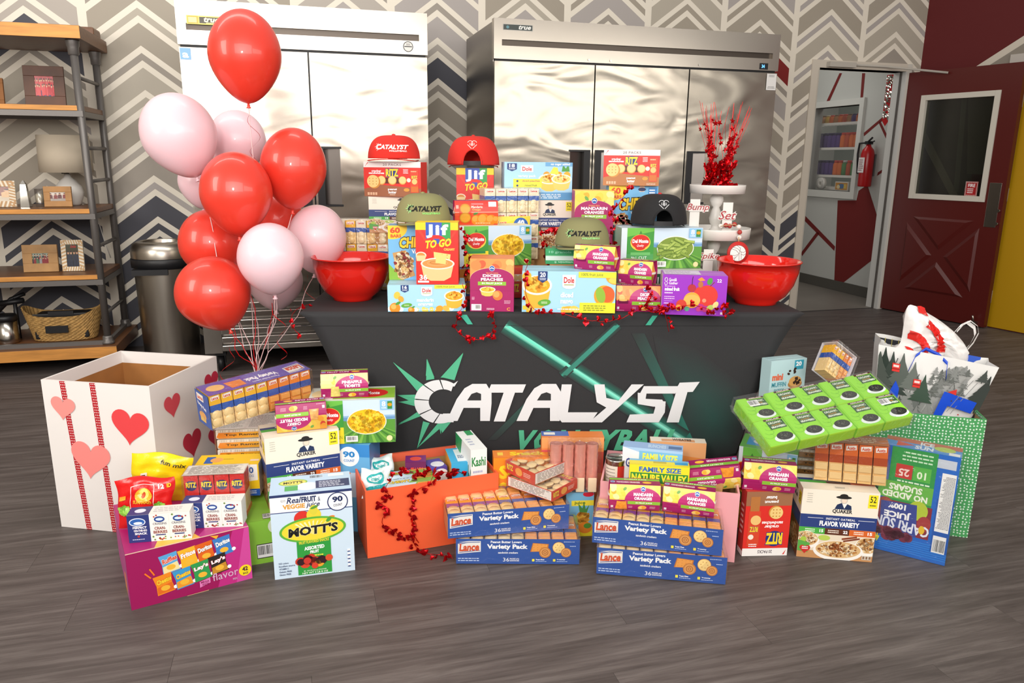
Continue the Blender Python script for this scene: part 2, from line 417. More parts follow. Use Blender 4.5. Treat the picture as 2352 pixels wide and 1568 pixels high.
rq([(2085, 200), (2250, 180), (2225, 480), (2075, 480)], '55554c', -.0004); rq([(2080, 240), (2112, 296), (2200, 480), (2070, 480)], '232125', -.0008)
rq([(2108, 270), (2120, 290), (2212, 470), (2198, 480), (2104, 300)], 'b5ab98', -.0012); rq([(2212, 195), (2224, 195), (2202, 440), (2190, 440)], '8a8a7c', -.0012)
xa = rp_(2235, 741)[0]; xb = rp_(2267, 751)[0]
mb.build('painted_shapes', MATTE, wr)
mb = MB().box(xa-.02, xb, -.018, 0, 0, 2.09, 'bcb5ae').box(xb, xb+.95, -.018, 0, 2.05, 2.12, 'bcb5ae').box(xb+.95, xb+1.02, -.018, 0, 0, 2.12, 'bcb5ae')
o = struct('trim_2', mb, MATTE); o.matrix_world = RM
mb = MB().box(xb+.004, xb+.946, -.012, 0, .008, 2.045, 'b98a08', bev=.002)
d2 = struct('door_2', mb, mat('yellow_door_paint', 'bd9000', rough=.5)); d2.matrix_world = RM
mb = MB()
for z in (.25, 1.05, 1.75): mb.tube([(xb+.003, -.02, z-.05), (xb+.003, -.02, z+.05)], .008, c='9c958a')
mb.build('hinge', MATTE, d2)
mb = MB().box(xb+.33, xb+.8, -.016, -.011, 1.0, 1.5, 'd8d4ca').box(xb+.36, xb+.77, -.018, -.0155, 1.03, 1.47, '7b7f80'); mb.build('window_lite', MATTE, d2)
# floor: base slab and vinyl planks
def floor_mat():
    m = bpy.data.materials.new('dark_oak_vinyl'); m.use_nodes = True; nt = m.node_tree; B = nt.nodes['Principled BSDF']; L = nt.links.new
    tc = nt.nodes.new('ShaderNodeTexCoord'); oi = nt.nodes.new('ShaderNodeObjectInfo')
    ad = nt.nodes.new('ShaderNodeVectorMath'); ad.operation = 'ADD'; L(tc.outputs['Object'], ad.inputs[0])
    sc = nt.nodes.new('ShaderNodeVectorMath'); sc.operation = 'SCALE'; sc.inputs[0].default_value = (7, 13, 5); L(oi.outputs['Random'], sc.inputs[3]); L(sc.outputs[0], ad.inputs[1])
    mp = nt.nodes.new('ShaderNodeMapping'); mp.inputs['Scale'].default_value = (1.1, 16, 1); L(ad.outputs[0], mp.inputs[0])
    n = nt.nodes.new('ShaderNodeTexNoise'); n.inputs['Scale'].default_value = 2.2; n.inputs['Detail'].default_value = 9; n.inputs['Roughness'].default_value = .68; n.inputs['Distortion'].default_value = .35; L(mp.outputs[0], n.inputs['Vector'])
    r = nt.nodes.new('ShaderNodeValToRGB'); e = r.color_ramp.elements; e[0].position = .25; e[0].color = (*lin('3f3835'), 1); e[1].position = .8; e[1].color = (*lin('7b736f'), 1)
    q = e.new(.5); q.color = (*lin('5b5350'), 1); L(n.outputs[0], r.inputs[0])
    hs = nt.nodes.new('ShaderNodeHueSaturation'); L(r.outputs[0], hs.inputs['Color'])
    ma = nt.nodes.new('ShaderNodeMath'); ma.operation = 'MULTIPLY_ADD'; ma.inputs[1].default_value = .12; ma.inputs[2].default_value = .88; L(oi.outputs['Random'], ma.inputs[0]); L(ma.outputs[0], hs.inputs['Value'])
    L(hs.outputs[0], B.inputs['Base Color']); B.inputs['Roughness'].default_value = .5; B.inputs['Specular IOR Level'].default_value = .3
    bp = nt.nodes.new('ShaderNodeBump'); bp.inputs['Strength'].default_value = .18; bp.inputs['Distance'].default_value = .002; L(n.outputs[0], bp.inputs['Height']); L(bp.outputs[0], B.inputs['Normal'])
    return m
FLM = floor_mat()
mb = MB().box(-4.6, 5.6, -6.4, .06, -.05, -.0016, '2c2624'); fo = struct('floor', mb, MATTE); fo.matrix_world = WM
PW, PL = .184, 1.22
pm = MB().box(.0003, PL-.0003, .0003, PW-.0003, -.0015, 0, bev=.0003).mesh('plank', FLM)
for j in range(27):
    off = [0, .47, .86, .2, .66, 1.03, .35][j % 7]
    for i in range(-4, 5):
        x = i*PL-off
        if x > 4.3 or x < -4.2: continue
        if j > 20 and (x > 2.4 or x < -3.0): continue
        o = bpy.data.objects.new('plank', pm); COL.objects.link(o); o.parent = fo; o.matrix_local = T3(Vector((x, -(j+1)*PW+.02, 0)))
# back room seen through the doorway
mb = MB().box(1.5, 4.1, .06, 2.6, -.05, -.001, '6f6a62'); o = struct('floor_back_room', mb, mat('grey_vinyl', '77716a', rough=.5, var=.08, vscale=3)); o.matrix_world = WM
o.name = 'floor.001'
wy0, wy1, wz0, wz1 = .86, 1.56, 1.0, 1.83
mb = MB().box(4.1, 4.2, .12, wy0, 0, 2.7, 'b9bab6').box(4.1, 4.2, wy1, 2.6, 0, 2.7, 'b9bab6').box(4.1, 4.2, wy0, wy1, 0, wz0, 'b9bab6').box(4.1, 4.2, wy0, wy1, wz1, 2.7, 'b9bab6')
wi = struct('wall_back_room', mb, MATTE); wi.matrix_world = WM; wi.name = 'wall_inner'
def ws(px, py):
    p = on_plane(px, py, WO+WE*4.098, WE); return -(p-WO).dot(WN), p.z
def shape(pix, c, x=4.0985): mb2.face([(x, *ws(*p)) for p in pix], c)
mb2 = MB(); RD = '6e1210'
shape([(1924, 460), (1967, 460), (1972, 438), (1992, 424), (2022, 520), (2012, 590), (1938, 648), (1916, 644)], RD)
shape([(1928, 168), (1934, 168), (1905, 233), (1898, 233)], RD); shape([(1980, 168), (1987, 168), (1982, 224), (1976, 224)], RD)
shape([(1984, 305), (1984, 313), (2020, 282), (2042, 268), (2042, 256)], RD); shape([(2018, 282), (2022, 278), (2046, 328), (2040, 330)], RD)
shape([(2056, 168), (2062, 168), (2050, 262), (2044, 262)], RD)
shape([(2016, 396), (2040, 380), (2038, 388), (2014, 404)], RD)
shape([(1848, 494), (1918, 566), (1916, 576), (1846, 505)], RD); shape([(1876, 532), (1882, 536), (1842, 588), (1840, 580)], RD)
mb2.build('painted_shapes', MATTE, wi)
mb = MB().box(4.085, 4.1, .12, 2.6, 0, .1, '4d4a44'); o = struct('baseboard_inner', mb, MATTE); o.matrix_world = WM
mb = MB()
for b in ((wy0-.06, wy0, wz0-.07, wz1+.06), (wy1, wy1+.06, wz0-.07, wz1+.06), (wy0, wy1, wz1, wz1+.06), (wy0, wy1, wz0-.07, wz0)): mb.box(4.07, 4.2, b[0], b[1], b[2], b[3], 'c9c9c4')
w1 = struct('window_1', mb, MATTE); w1.matrix_world = WM
MB().box(4.14, 4.146, wy0, wy1, wz0, wz1).build('pane', film('window_glass', .03, st=0), w1)
mb = MB().box(1.4, 5.2, 2.6, 2.7, 0, 2.7, 'a9a9a4').box(4.2, 5.2, .3, .4, 0, 2.7, 'a9a9a4').box(5.2, 5.3, .3, 2.7, 0, 2.7, '98a09a'); o = struct('wall_far', mb, MATTE); o.matrix_world = WM
mb = MB().box(1.4, 5.3, .12, 2.7, 2.7, 2.75, 'b9b9b4'); o = struct('ceiling_inner', mb, MATTE); o.matrix_world = WM
l = area('back_room_light', WM @ Vector((3.2, 1.2, 2.6)), WM @ Vector((3.4, 1.2, 0)), .9, 10, (1, .98, .92))
l = area('pantry_light', WM @ Vector((4.7, 1.3, 2.6)), WM @ Vector((4.7, 1.3, 0)), .5, 7, (1, .98, .92))
# ---- red door leaf, hinged at the jamb, swung open toward the camera
LM = WM @ T3(Vector((OP1+.02, -.015, 0))) @ ROT(math.atan2(-.975, .235))
LI = LM.inverted(); LN = (LM.to_3x3() @ Vector((0, -1, 0))).normalized()
DW, DH = .92, 2.02
def lp(px, py): p = LI @ on_plane(px, py, LM.translation, LN); return p.x, p.z
MAR = mat('maroon_door_paint', '561410', rough=.35)
x0, x1, z0, z1 = .17, .75, 1.02, 1.80
mb = MB().box(0, x0, 0, .044, .01, DH).box(x1, DW, 0, .044, .01, DH).box(x0, x1, 0, .044, .01, z0).box(x0, x1, 0, .044, z1, DH)
d1 = struct('door_1', mb, MAR); d1.matrix_world = LM
mb = MB()
for b in ((x0-.03, x0+.012, z0-.03, z1+.03), (x1-.012, x1+.03, z0-.03, z1+.03), (x0+.012, x1-.012, z0-.03, z0+.012), (x0+.012, x1-.012, z1-.012, z1+.03)): mb.box(b[0], b[1], -.012, .056, b[2], b[3], 'cfc9bd', bev=.002)
mb.build('window_frame', MATTE, d1)
mb = MB().box(x0, x1, .018, .024, z0, z1); mb.build('pane', film('door_glass', .05, 'b8bcb6', st=0), d1)
f = Face((x1-.15, .0165, z0+.01), (.10, 0, 0), (0, 0, .115), (0, -1, 0)); f.R(0, 0, 100, 100, 'c9c0bc')
for i in range(12): f.P([(i*8.4, 0), (i*8.4+4.2, 0), (i*8.4+8.2, 100), (i*8.4+4, 100)], 'a8161c')
f.R(10, 10, 90, 90, 'a8161c').T('FIRE', 22, 62, 78, 84, 'ffffff', .02).lines(20, 18, 80, 56, 3, 'e8d0d0', .6); f.build('fire_sticker', d1, label='red and white striped sticker reading FIRE')
mb = MB()
def ridge(pts, c='561410'):
    q = [Vector((*p,)) for p in pts]; cx = sum((p for p in q), Vector((0, 0, 0)))/len(q)
    for i in range(len(q)):
        a, b = q[i], q[(i+1) % len(q)]; ai, bi = a.lerp(cx, .22)+Vector((0, -.012, 0)), b.lerp(cx, .22)+Vector((0, -.012, 0)); mb.face([a, b, bi, ai])
    mb.face([p.lerp(cx, .22)+Vector((0, -.012, 0)) for p in q])
X0, X1, Z0, Z1 = .15, .77, .22, .84; cx, cz = (X0+X1)/2, (Z0+Z1)/2; g = .05
for tri in (((X0+g, Z1), (X1-g, Z1), (cx, cz+g)), ((X0+g, Z0), (cx, cz-g), (X1-g, Z0)), ((X0, Z0+g), (X0, Z1-g), (cx-g, cz)), ((X1, Z0+g), (cx+g, cz), (X1, Z1-g))):
    mb = MB(); ridge([(x, -.0005, z) for x, z in tri]); mb.build('raised_panel', MAR, d1)
MB().box(DW-.12, DW-.03, -.003, 0, .80, 1.14, bev=.001).build('push_plate', STEEL, d1, label='brushed steel push plate')
mb = MB(); mb.tube([(DW-.02, -.004, .93), (DW-.02, -.016, .93)], .012).tube([(DW-.02, -.004, .83), (DW-.02, -.016, .83)], .012); mb.build('lock', STEEL, d1)
MB().box(DW-.09, DW-.05, -.03, 0, .02, .05).tube([(DW-.07, -.02, .03), (DW-.07, -.05, .10)], .007).build('door_stop', STEEL, d1)
mb = MB(); mb.tube([WM.inverted() @ (LM @ Vector((.35, -.02, 1.99))), Vector((3.55, -.05, 2.055)), Vector((3.2, -.03, 2.06))], .009, c='b8b2a8'); mb.box(3.0, 3.25, -.06, -.012, 2.035, 2.075, 'b8b2a8')
o = struct('trim_3', mb, MATTE); o.matrix_world = WM
# ---- walls of the room outside the frame, so that steel and glass have a room to reflect
mb = MB().box(-4.6, -4.5, -6.4, 0, 0, 3.0, 'b5ab9c'); o = struct('wall_left', mb, MATTE); o.matrix_world = WM
# ================================================================ BACKGROUND THINGS
def fridge(name, s0, w, ndoors, label, louv):
    r = root(name, WM @ T3(Vector((s0, -.85, 0))), label, 'refrigerator', 'steel coolers against the mural wall')
    D = .80; zb, zh, zt = (.46, 1.865, 2.11) if louv else (.46, 1.865, 2.11)
    MB().box(.006, w-.006, .03, D, .13, 2.10, bev=.004).build('cabinet', mat('cooler_side_steel', '8f8a84', rough=.3, metal=1), r)
    # header with a long recessed slot
    mb = MB(); zs0, zs1 = (1.955, 1.99)
    for b in ((.05, w-.05, zh+.014, zs0), (.05, w-.05, zs1, zt), (0, .05, zh+.014, zt), (w-.05, w, zh+.014, zt)): mb.box(b[0], b[1], -.02, .03, b[2], b[3])
    mb.build('header', HDR, r)
    for q in range(1, ndoors): MB().box(w/ndoors*q-.012, w/ndoors*q+.012, .0, .029, zb, zh).build('dark_gap_strip', BLACK, r)  # black strips added to paint the door gaps dark
    MB().box(.01, w-.01, .0, .029, zh-.012, zh+.022).build('dark_gap_strip', BLACK, r)  # black strip added to paint the gap under the header dark
    MB().box(.05, w-.05, .0, .03, zs0, zs1).build('vent_slot', mat('dark_steel', '57504a', rough=.35, metal=1), r)
    dw = w/ndoors
    hs = {2: ('R', 'L'), 3: ('R', 'L', 'L')}[ndoors]
    for i in range(ndoors):
        a, b = i*dw+.0045, (i+1)*dw-.0045
        hx0, hx1 = (b-.15, b-.02) if hs[i] == 'R' else (a+.02, a+.15)
        nx, nz = 26, 30; hz0, hz1 = 1.01, 1.335
        mb = MB(); xs = sorted(set([a+(b-a)*k/nx for k in range(nx+1)]+[hx0, hx1])); zs = sorted(set([zb+(zh-zb)*k/nz for k in range(nz+1)]+[hz0, hz1])); k0 = len(mb.v)
        R = random.Random(i*7+ndoors)
        ph = [R.uniform(0, 6) for _ in range(8)]
        def dent(x, z):
            u, v = (x-a)/(b-a), (z-zb)/(zh-zb); e = min(1, 8*u*(1-u))*min(1, 10*v*(1-v))
            return -.0006*e*(math.sin(5*u+3*v+ph[0])+.6*math.sin(14*v+2.5*math.sin(3*u+ph[1])+ph[2])+.45*math.sin(9*u-6*v+ph[3])+.35*math.sin(22*v+4*u+ph[4]))
        for z in zs:
            for x in xs: mb.v.append((x, -.02+dent(x, z), z))
        N = len(xs)
        for jz in range(len(zs)-1):
            for jx in range(N-1):
                if xs[jx] >= hx0-1e-6 and xs[jx+1] <= hx1+1e-6 and zs[jz] >= hz0-1e-6 and zs[jz+1] <= hz1+1e-6: continue
                q = jz*N+jx; mb.f.append([q, q+1, q+1+N, q+N]); mb.c.append('ffffff'); mb.m.append(0); mb.sm.append(True)
        for (p, q) in (((a, zb), (b, zb)), ((b, zb), (b, zh)), ((b, zh), (a, zh)), ((a, zh), (a, zb))): mb.face([(p[0], -.02, p[1]), (p[0], .028, p[1]), (q[0], .028, q[1]), (q[0], -.02, q[1])])
        dr = mb.build('door', DOORM, r)
        mb = MB().box(hx0-.008, hx1+.008, -.026, -.0195, hz1, hz1+.012).box(hx0-.008, hx1+.008, -.026, -.0195, hz0-.012, hz0)
        if hs[i] == 'R': mb.box(hx1-.035, hx1+.008, -.026, .02, hz0, hz1).box(hx0, hx1, .018, .022, hz0, hz1)
        else: mb.box(hx0-.008, hx0+.035, -.026, .02, hz0, hz1).box(hx0, hx1, .018, .022, hz0, hz1)
        mb.build('handle_recess', BLACK, dr)
        x_ = (hx0, hx1-.035) if hs[i] == 'R' else (hx0+.035, hx1)
        mb = MB(); mb.face([(x_[0], -.018 if hs[i] == 'R' else .01, hz0), (x_[1], .01 if hs[i] == 'R' else -.018, hz0), (x_[1], .01 if hs[i] == 'R' else -.018, hz1), (x_[0], -.018 if hs[i] == 'R' else .01, hz1)]); mb.build('handle_plate', mat('handle_steel', '8b8580', rough=.3, metal=1), dr)
    if louv:
        for k in range(6): MB().box(.10, w-.10, -.02, .028, .14+k*.052, .175+k*.052, bev=.004).build('louver', STEEL, r)
        for q in (0, w-.10): MB().box(q, q+.10, -.02, .03, .13, .45).build('grille_end', STEEL, r)
    else:
        for k in range(6): MB().box(.10, w-.10, -.02, .028, .14+k*.052, .175+k*.052, bev=.004).build('louver', STEEL, r)
        for q in (0, w-.10): MB().box(q, q+.10, -.02, .03, .13, .45).build('grille_end', STEEL, r)
    for x in (.08, w-.08):
        for y in (.07, D-.1):
            mb = MB(); mb.tube([(x-.016, y, .05), (x+.016, y, .05)], .05, n=20).box(x-.03, x+.03, y-.03, y+.03, .10, .132).box(x-.025, x-.019, y-.02, y+.02, .05, .11).box(x+.019, x+.025, y-.02, y+.02, .05, .11); mb.build('caster', BLACK, r)
    for x in ((w*.46, w*.54) if ndoors == 2 else (w*.31, w*.385, w*.70)): MB().tube([(x, -.02, 1.895), (x, -.025, 1.895)], .007).build('screw', STEEL, r)
    return r
def steel_door():
    m = bpy.data.materials.new('wavy_door_steel'); m.use_nodes = True; nt = m.node_tree; B = nt.nodes['Principled BSDF']; B.inputs['Metallic'].default_value = 1; B.inputs['Base Color'].default_value = (*lin('aba498'), 1)
    B.inputs['Roughness'].default_value = .24
    tc = nt.nodes.new('ShaderNodeTexCoord'); mp = nt.nodes.new('ShaderNodeMapping'); mp.inputs['Scale'].default_value = (1.6, 1, 3.2); nt.links.new(tc.outputs['Object'], mp.inputs[0])
    n = nt.nodes.new('ShaderNodeTexNoise'); n.inputs['Scale'].default_value = 1.3; n.inputs['Detail'].default_value = 1.2; n.inputs['Distortion'].default_value = 1.2; nt.links.new(mp.outputs[0], n.inputs['Vector'])
    b = nt.nodes.new('ShaderNodeBump'); b.inputs['Strength'].default_value = .5; b.inputs['Distance'].default_value = .022; nt.links.new(n.outputs[0], b.inputs['Height'])
    mp2 = nt.nodes.new('ShaderNodeMapping'); mp2.inputs['Scale'].default_value = (2, 2, 900); nt.links.new(tc.outputs['Object'], mp2.inputs[0])
    n2 = nt.nodes.new('ShaderNodeTexNoise'); n2.inputs['Scale'].default_value = 1; nt.links.new(mp2.outputs[0], n2.inputs['Vector'])
    b2 = nt.nodes.new('ShaderNodeBump'); b2.inputs['Strength'].default_value = .05; b2.inputs['Distance'].default_value = .001; nt.links.new(n2.outputs[0], b2.inputs['Height']); nt.links.new(b.outputs[0], b2.inputs['Normal'])
    nt.links.new(b2.outputs[0], B.inputs['Normal']); return m
DOORM = steel_door(); HDR = mat('header_steel', 'b5aea4', rough=.25, metal=1, bump=.2, bscale=1.5)
f1 = fridge('steel_refrigerator', -1.78, 1.375, 2, 'two door stainless steel refrigerator behind the balloons', True)
f2 = fridge('steel_refrigerator', 0, 1.98, 3, 'wide three door stainless steel refrigerator behind the table', False)
f = Face((.055, -.0205, 1.985), (.20, 0, 0), (0, 0, .045), (0, -1, 0)); f.R(0, 0, 100, 100, 'd8c15c').R(3, 8, 30, 92, 'b39a2e').R(33, 14, 97, 86, '3a3320').T('true', 44, 30, 84, 84, 'f6f0c8', .03, .3).R(5, 20, 26, 80, 'e8dc8c').lines(50, 14, 88, 28, 1, 'f0e6a0', .6); f.build('maker_badge', f1, GLOSS, label='gold maker badge')
f = Face((1.23, -.0205, 1.892), (.06, 0, 0), (0, 0, .06), (0, -1, 0)); f.C(50, 50, 50, '4c4c4c', 28).C(50, 50, 42, 'd9d6d0', 28).R(12, 45, 88, 55, '4c4c4c').lines(25, 60, 75, 80, 2, '555555', .5, 3, 'c'); f.build('round_badge', f1, label='round black and white badge')
f = Face((.008, -.0225, 1.80), (.055, 0, 0), (0, 0, .06), (0, -1, 0)); f.R(0, 0, 100, 100, '7aa8d8').T('a', 20, 15, 80, 60, 'eef4fa', .03); f.build('sticker', f1, label='small blue sticker')
f = Face((.055, -.0205, 2.043), (.19, 0, 0), (0, 0, .036), (0, -1, 0)); f.R(0, 0, 100, 100, 'b8b4ac').R(2, 8, 98, 92, '39423f').T('true', 52, 22, 94, 86, 'e8e8e4', .03, .4).E(16, 50, 5, 24, '5a8a94'); f.build('maker_badge', f2, label='dark maker badge')
f = Face((1.835, -.0205, 1.885), (.065, 0, 0), (0, 0, .04), (0, -1, 0)); f.R(0, 0, 100, 100, '101216'); f.build('display', f2)
f = Face((1.85, -.0215, 1.893), (.025, 0, 0), (0, 0, .024), (0, -1, 0)); f.T('34', 5, 5, 95, 95, 'ffffff', .02); f.build('display_digits', f2, mat('lit_display', '58a8ff', emit=3))
f = Face((1.895, -.0245, 1.755), (.075, 0, 0), (0, 0, .105), (0, -1, 0)); f.R(0, 0, 100, 100, 'e6e4e2').lines(15, 78, 85, 94, 2, '8a8a8a', .5, 3, 'c').lines(10, 8, 90, 24, 2, '8a8a8a', .5, 4, 'c'); f.build('paper_label', f2, label='white paper label')
# ---- pipe and plank shelf unit
su = root('pipe_shelf_unit', WM @ T3(Vector((-2.305, -.34, 0))), 'tall shelf unit of black iron pipes and wood boards at left', 'shelf')
WOOD = mat('honey_wood', 'c98a40', rough=.5, var=.2, vscale=5, aniso=(1.2, 14, 10)); WOOD2 = mat('walnut_wood', '6b4324', rough=.4, var=.25, vscale=5, aniso=(1.2, 14, 10)); PIPE = mat('iron_pipe', '6f6b68', rough=.42, metal=.45, bump=.1)
def board(x0, x1, y0, y1, z0, z1):
    mb = MB().box(x0, x1, y0+.001, y1, z0, z1, m=1, bev=.003); mb.box(x0, x1, y0-.0005, y0+.002, z0+.002, z1-.002, m=0); return mb.build('shelf_board', [WOOD, WOOD2], su)
SW = 1.5
board(-SW, 0, -.32, .32, 1.91, 1.98); board(-SW, 0, -.32, .32, .09, .16)
SZ = (1.56, .98, .59)
for z in SZ:
    board(-SW, -.05, -.255, .255, z-.03, z)
    mb = MB().box(-SW, -.045, -.262, -.24, z-.062, z-.031).box(-SW, -.045, .24, .262, z-.062, z-.031).box(-.068, -.045, -.25, .25, z-.062, z-.031); mb.build('shelf_frame', PIPE, su)
MB().box(-SW, -.045, -.262, -.24, .16, .185).box(-.068, -.045, -.25, .25, .16, .185).build('shelf_frame', PIPE, su)
for y in (-.24, .26):
    for x in (-.06, -SW+.08):
        mb = MB().tube([(x, y, .16), (x, y, 1.91)], .021, n=16)
        mb.lathe([(.03, .16), (.036, .162), (.036, .175), (.029, .18), (.029, .20), (.026, .21), (.022, .212)], 20, M=T3(Vector((x, y, 0)))).lathe([(.022, 1.83), (.029, 1.835), (.029, 1.87), (.033, 1.88), (.036, 1.908)], 20, M=T3(Vector((x, y, 0)))); mb.build('pipe_post', PIPE, su)
for x in (-.06, -SW+.08):
    for z in (1.715, 1.325, 1.135, .755, .345): MB().tube([(x, -.24, z), (x, .26, z)], .011, n=10).build('rung', PIPE, su)
for x in (-.14, -SW+.1):
    for y in (-.22, .22): MB().tube([(x-.015, y, .045), (x+.015, y, .045)], .045, n=18).box(x-.02, x+.02, y-.02, y+.02, .045, .09).build('caster', BLACK, su)
MB().box(-.34, -.04, .12, .3, 1.9815, 2.03, bev=.01)
o = MB().box(0, .22, -.09, .09, 0, .05, bev=.012).build('wooden_box', WOOD2); o.matrix_world = WM @ T3(Vector((-2.54, -.17, 1.981))); tag(o, 'low brown box on the top board of the shelf unit', 'box')
# things on the shelves (shelf frame coordinates: s, n)
def frame(px0, px1, pyb, pyt, z, n, fc, art, label, wd=.3, stripe=None, mt=None, lean=.12):
    a, b = wp(px0, pyb, n), wp(px1, pyb, n); w = b[0]-a[0]; h = abs(wp((px0+px1)/2, pyt, n)[1]-z)
    M = WM @ T3(Vector((a[0], -n, z))) @ ROT(-lean, 'X'); r = root('photo_frame', M, label, 'picture frame')
    q = wd*min(w, h); mb = MB()
    for bx in ((0, w, 0, q*.75), (0, w, h-q*.75, h), (0, q*.75, q*.75, h-q*.75), (w-q*.75, w, q*.75, h-q*.75)): mb.box(bx[0], bx[1], -.012, .006, bx[2], bx[3], fc, bev=.002)
    fr = mb.build('frame', mt or MATTE, r)
    if stripe:
        f = Face((0, -.0125, 0), (w, 0, 0), (0, 0, h), (0, -1, 0)); N = 9; qq = q*.75; fx, fy = qq/w*100, qq/h*100
        for i in range(N):
            t = 100/N*i; e = 100/N*.45
            f.P([(0, t), (fx, t+e*1.2), (fx, t+e*2.2), (0, t+e)], stripe); f.P([(100-fx, t+e*1.2), (100, t), (100, t+e), (100-fx, t+e*2.2)], stripe)
            f.P([(t, 0), (t+e, 0), (t+e*2.2, fy), (t+e*1.2, fy)], stripe); f.P([(t+e*1.2, 100-fy), (t+e*2.2, 100-fy), (t+e, 100), (t, 100)], stripe)
        f.build('stripes', r, label='white and tan diagonal stripes')
    f = Face((q*.6, -.008, q*.6), (w-q*1.2, 0, 0), (0, 0, h-q*1.2), (0, -1, 0)); art(f); f.build('photo', r, GLOSS)
    MB().box(w*.4, w*.6, .008, .012, .01, h*.8).face([(w*.45, .01, h*.75), (w*.55, .01, h*.75), (w*.55, .07+lean*h*.4, h*0+.012*lean), (w*.45, .07+lean*h*.4, 0)]).build('easel', mat('felt_black', '1a1818'), r)
    return r
def people(n, cols, sky='8fb4d0', gnd='4a4a4e', seed=1, rows=2, skin='c99a7c'):
    def a(f):
        R = random.Random(seed); f.R(0, 0, 100, 100, sky).R(0, 0, 100, 38, gnd)
        for r_ in range(rows):
            for i in range(n):
                x = 10+80*i/(n-1)+R.uniform(-2, 2); y = 62-22*r_+R.uniform(-3, 3); c = R.choice(cols); wv = 44/n
                f.P([(x-wv, y-30), (x-wv*1.05, y-2), (x-wv*.4, y+6), (x+wv*.4, y+6), (x+wv*1.05, y-2), (x+wv, y-30)], c); f.E(x, y+12, wv*.62, 7, skin, 10); f.E(x, y+16, wv*.62, 4, R.choice(('3a2a20', '5a4030', '222020')), 8)
    return a
def art1(f):
    people(9, ('c0202a', 'b01c28', 'c62a30'), 'a8343a', '303a6a', 3)(f)
sh = lambda i: SZ[i]+.001
frame(60, 153, 237, 151, sh(0), .38, '53301c', art1, 'dark wooden frame with a team photo in red shirts, upper shelf', .36, lean=.1, mt=mat('dark_frame_wood', '53301c', rough=.5, var=.3, vscale=9))
frame(-60, 12, 238, 178, sh(0), .38, '8a5a30', people(3, ('887766',), 'd8d0c8', '887766', 5, 1), 'brown frame cut off by the left picture edge, upper shelf', .25)
frame(-50, 40, 474, 415, sh(1), .42, 'e6dcc8', people(1.5 if 0 else 2, ('c8a070', 'd8d8d8'), '7a3a30', 'b8a890', 8, 1), 'striped frame with portrait photo at the left picture edge', .3, 'b58a58')
frame(104, 168, 477, 428, sh(1), .42, 'a87840', people(4, ('5a2020', '7a2a28'), 'c8bcb0', '9a9088', 9, 1), 'small golden wood frame on the shelf before the table lamp', .38, mt=mat('gold_wood', 'a87840', rough=.5, var=.2, vscale=10))
frame(56, 137, 624, 562, sh(2), .42, 'a9804f', people(7, ('802028', '2a2a30', '8a8a8a', '4a6a4a'), '8a988a', '5a4a44', 11), 'carved light wood frame with a group photo, lower shelf', .42, mt=mat('carved_wood', 'a9804f', rough=.6, var=.2, vscale=12))
def art6(f):
    f.R(0, 0, 100, 100, '3c3a20').R(0, 0, 100, 30, '1d1d20')
    for x in (20, 40, 62, 82): f.R(x-9, 5, x+9, 55, '2b3040').E(x, 62, 7, 7, 'c99a7c').E(x, 67, 7, 4, '3a2a20')
    f.T('Smiles', 40, 82, 80, 94, 'c03030', .02, .3)
frame(146, 197, 627, 551, sh(2), .42, 'e8dfcc', art6, 'tall striped frame with photo of four people, lower shelf', .3, 'c09a68')
# table lamp
r = root('table_lamp', WM @ T3(Vector((-2.56, -.25, sh(1)))), 'white ceramic table lamp with a beige drum shade on the shelf', 'lamp')
MB().lathe([(.0, 0), (.055, 0), (.06, .01), (.075, .05), (.08, .08), (.072, .115), (.045, .15), (.022, .17), (.016, .19), (0, .19)], 32).build('lamp_base', mat('white_ceramic', 'd9d5cf', rough=.3), r)
MB().tube([(0, 0, .185), (0, 0, .23)], .012).tube([(-.03, 0, .195), (.0, 0, .195)], .005).build('lamp_neck', PIPE, r)
MB().lathe([(.142, .20), (.148, .20), (.142, .42), (.138, .42), (.142, .20)], 40).build('lamp_shade', mat('linen_shade', 'c3b6a2', rough=.9, bump=.2, bscale=400), r)
mb = MB().tube([(.05, .05, .0), (.10, .12, -.02), (.12, .2, -.25), (.14, .22, -.36)], .003); mb.build('power_cord', WHITEP, r)
# crystal and candle
r = root('crystal_award', WM @ T3(Vector((-2.755, -.42, sh(1)))), 'clear glass obelisk award on the shelf', 'award')
GL = mat('clear_glass', 'ffffff', rough=.03, trans=1)
mb = MB(); w, h = .034, .155
for z0_, z1_, a_, b_ in ((0, h*.85, w, w*.62), (h*.85, h, w*.62, .004)):
    for i in range(4):
        q = [(math.cos(pi/4+pi/2*k), math.sin(pi/4+pi/2*k)) for k in (i, i+1)]
        mb.face([(q[0][0]*a_, q[0][1]*a_, z0_), (q[1][0]*a_, q[1][1]*a_, z0_), (q[1][0]*b_, q[1][1]*b_, z1_), (q[0][0]*b_, q[0][1]*b_, z1_)])
mb.face([(math.cos(pi/4+pi/2*k)*w, math.sin(pi/4+pi/2*k)*w, 0) for k in (3, 2, 1, 0)])
mb.build('glass', mat('silver_glass', 'd8d4cc', rough=.08, metal=.9), r)
r = root('candle_glass', WM @ T3(Vector((-2.69, -.38, sh(1)))), 'small glass with a cream candle beside the award', 'candle')
MB().lathe([(.0, 0), (.026, 0), (.024, .02), (.027, .105), (.025, .105), (.022, .022), (0, .02)], 24).build('glass', film('cup_glass', .12, st=0), r)
MB().lathe([(0, .022), (.021, .022), (.021, .075), (0, .075)], 20).build('candle', mat('cream_wax', 'e6dcc4', rough=.6), r)
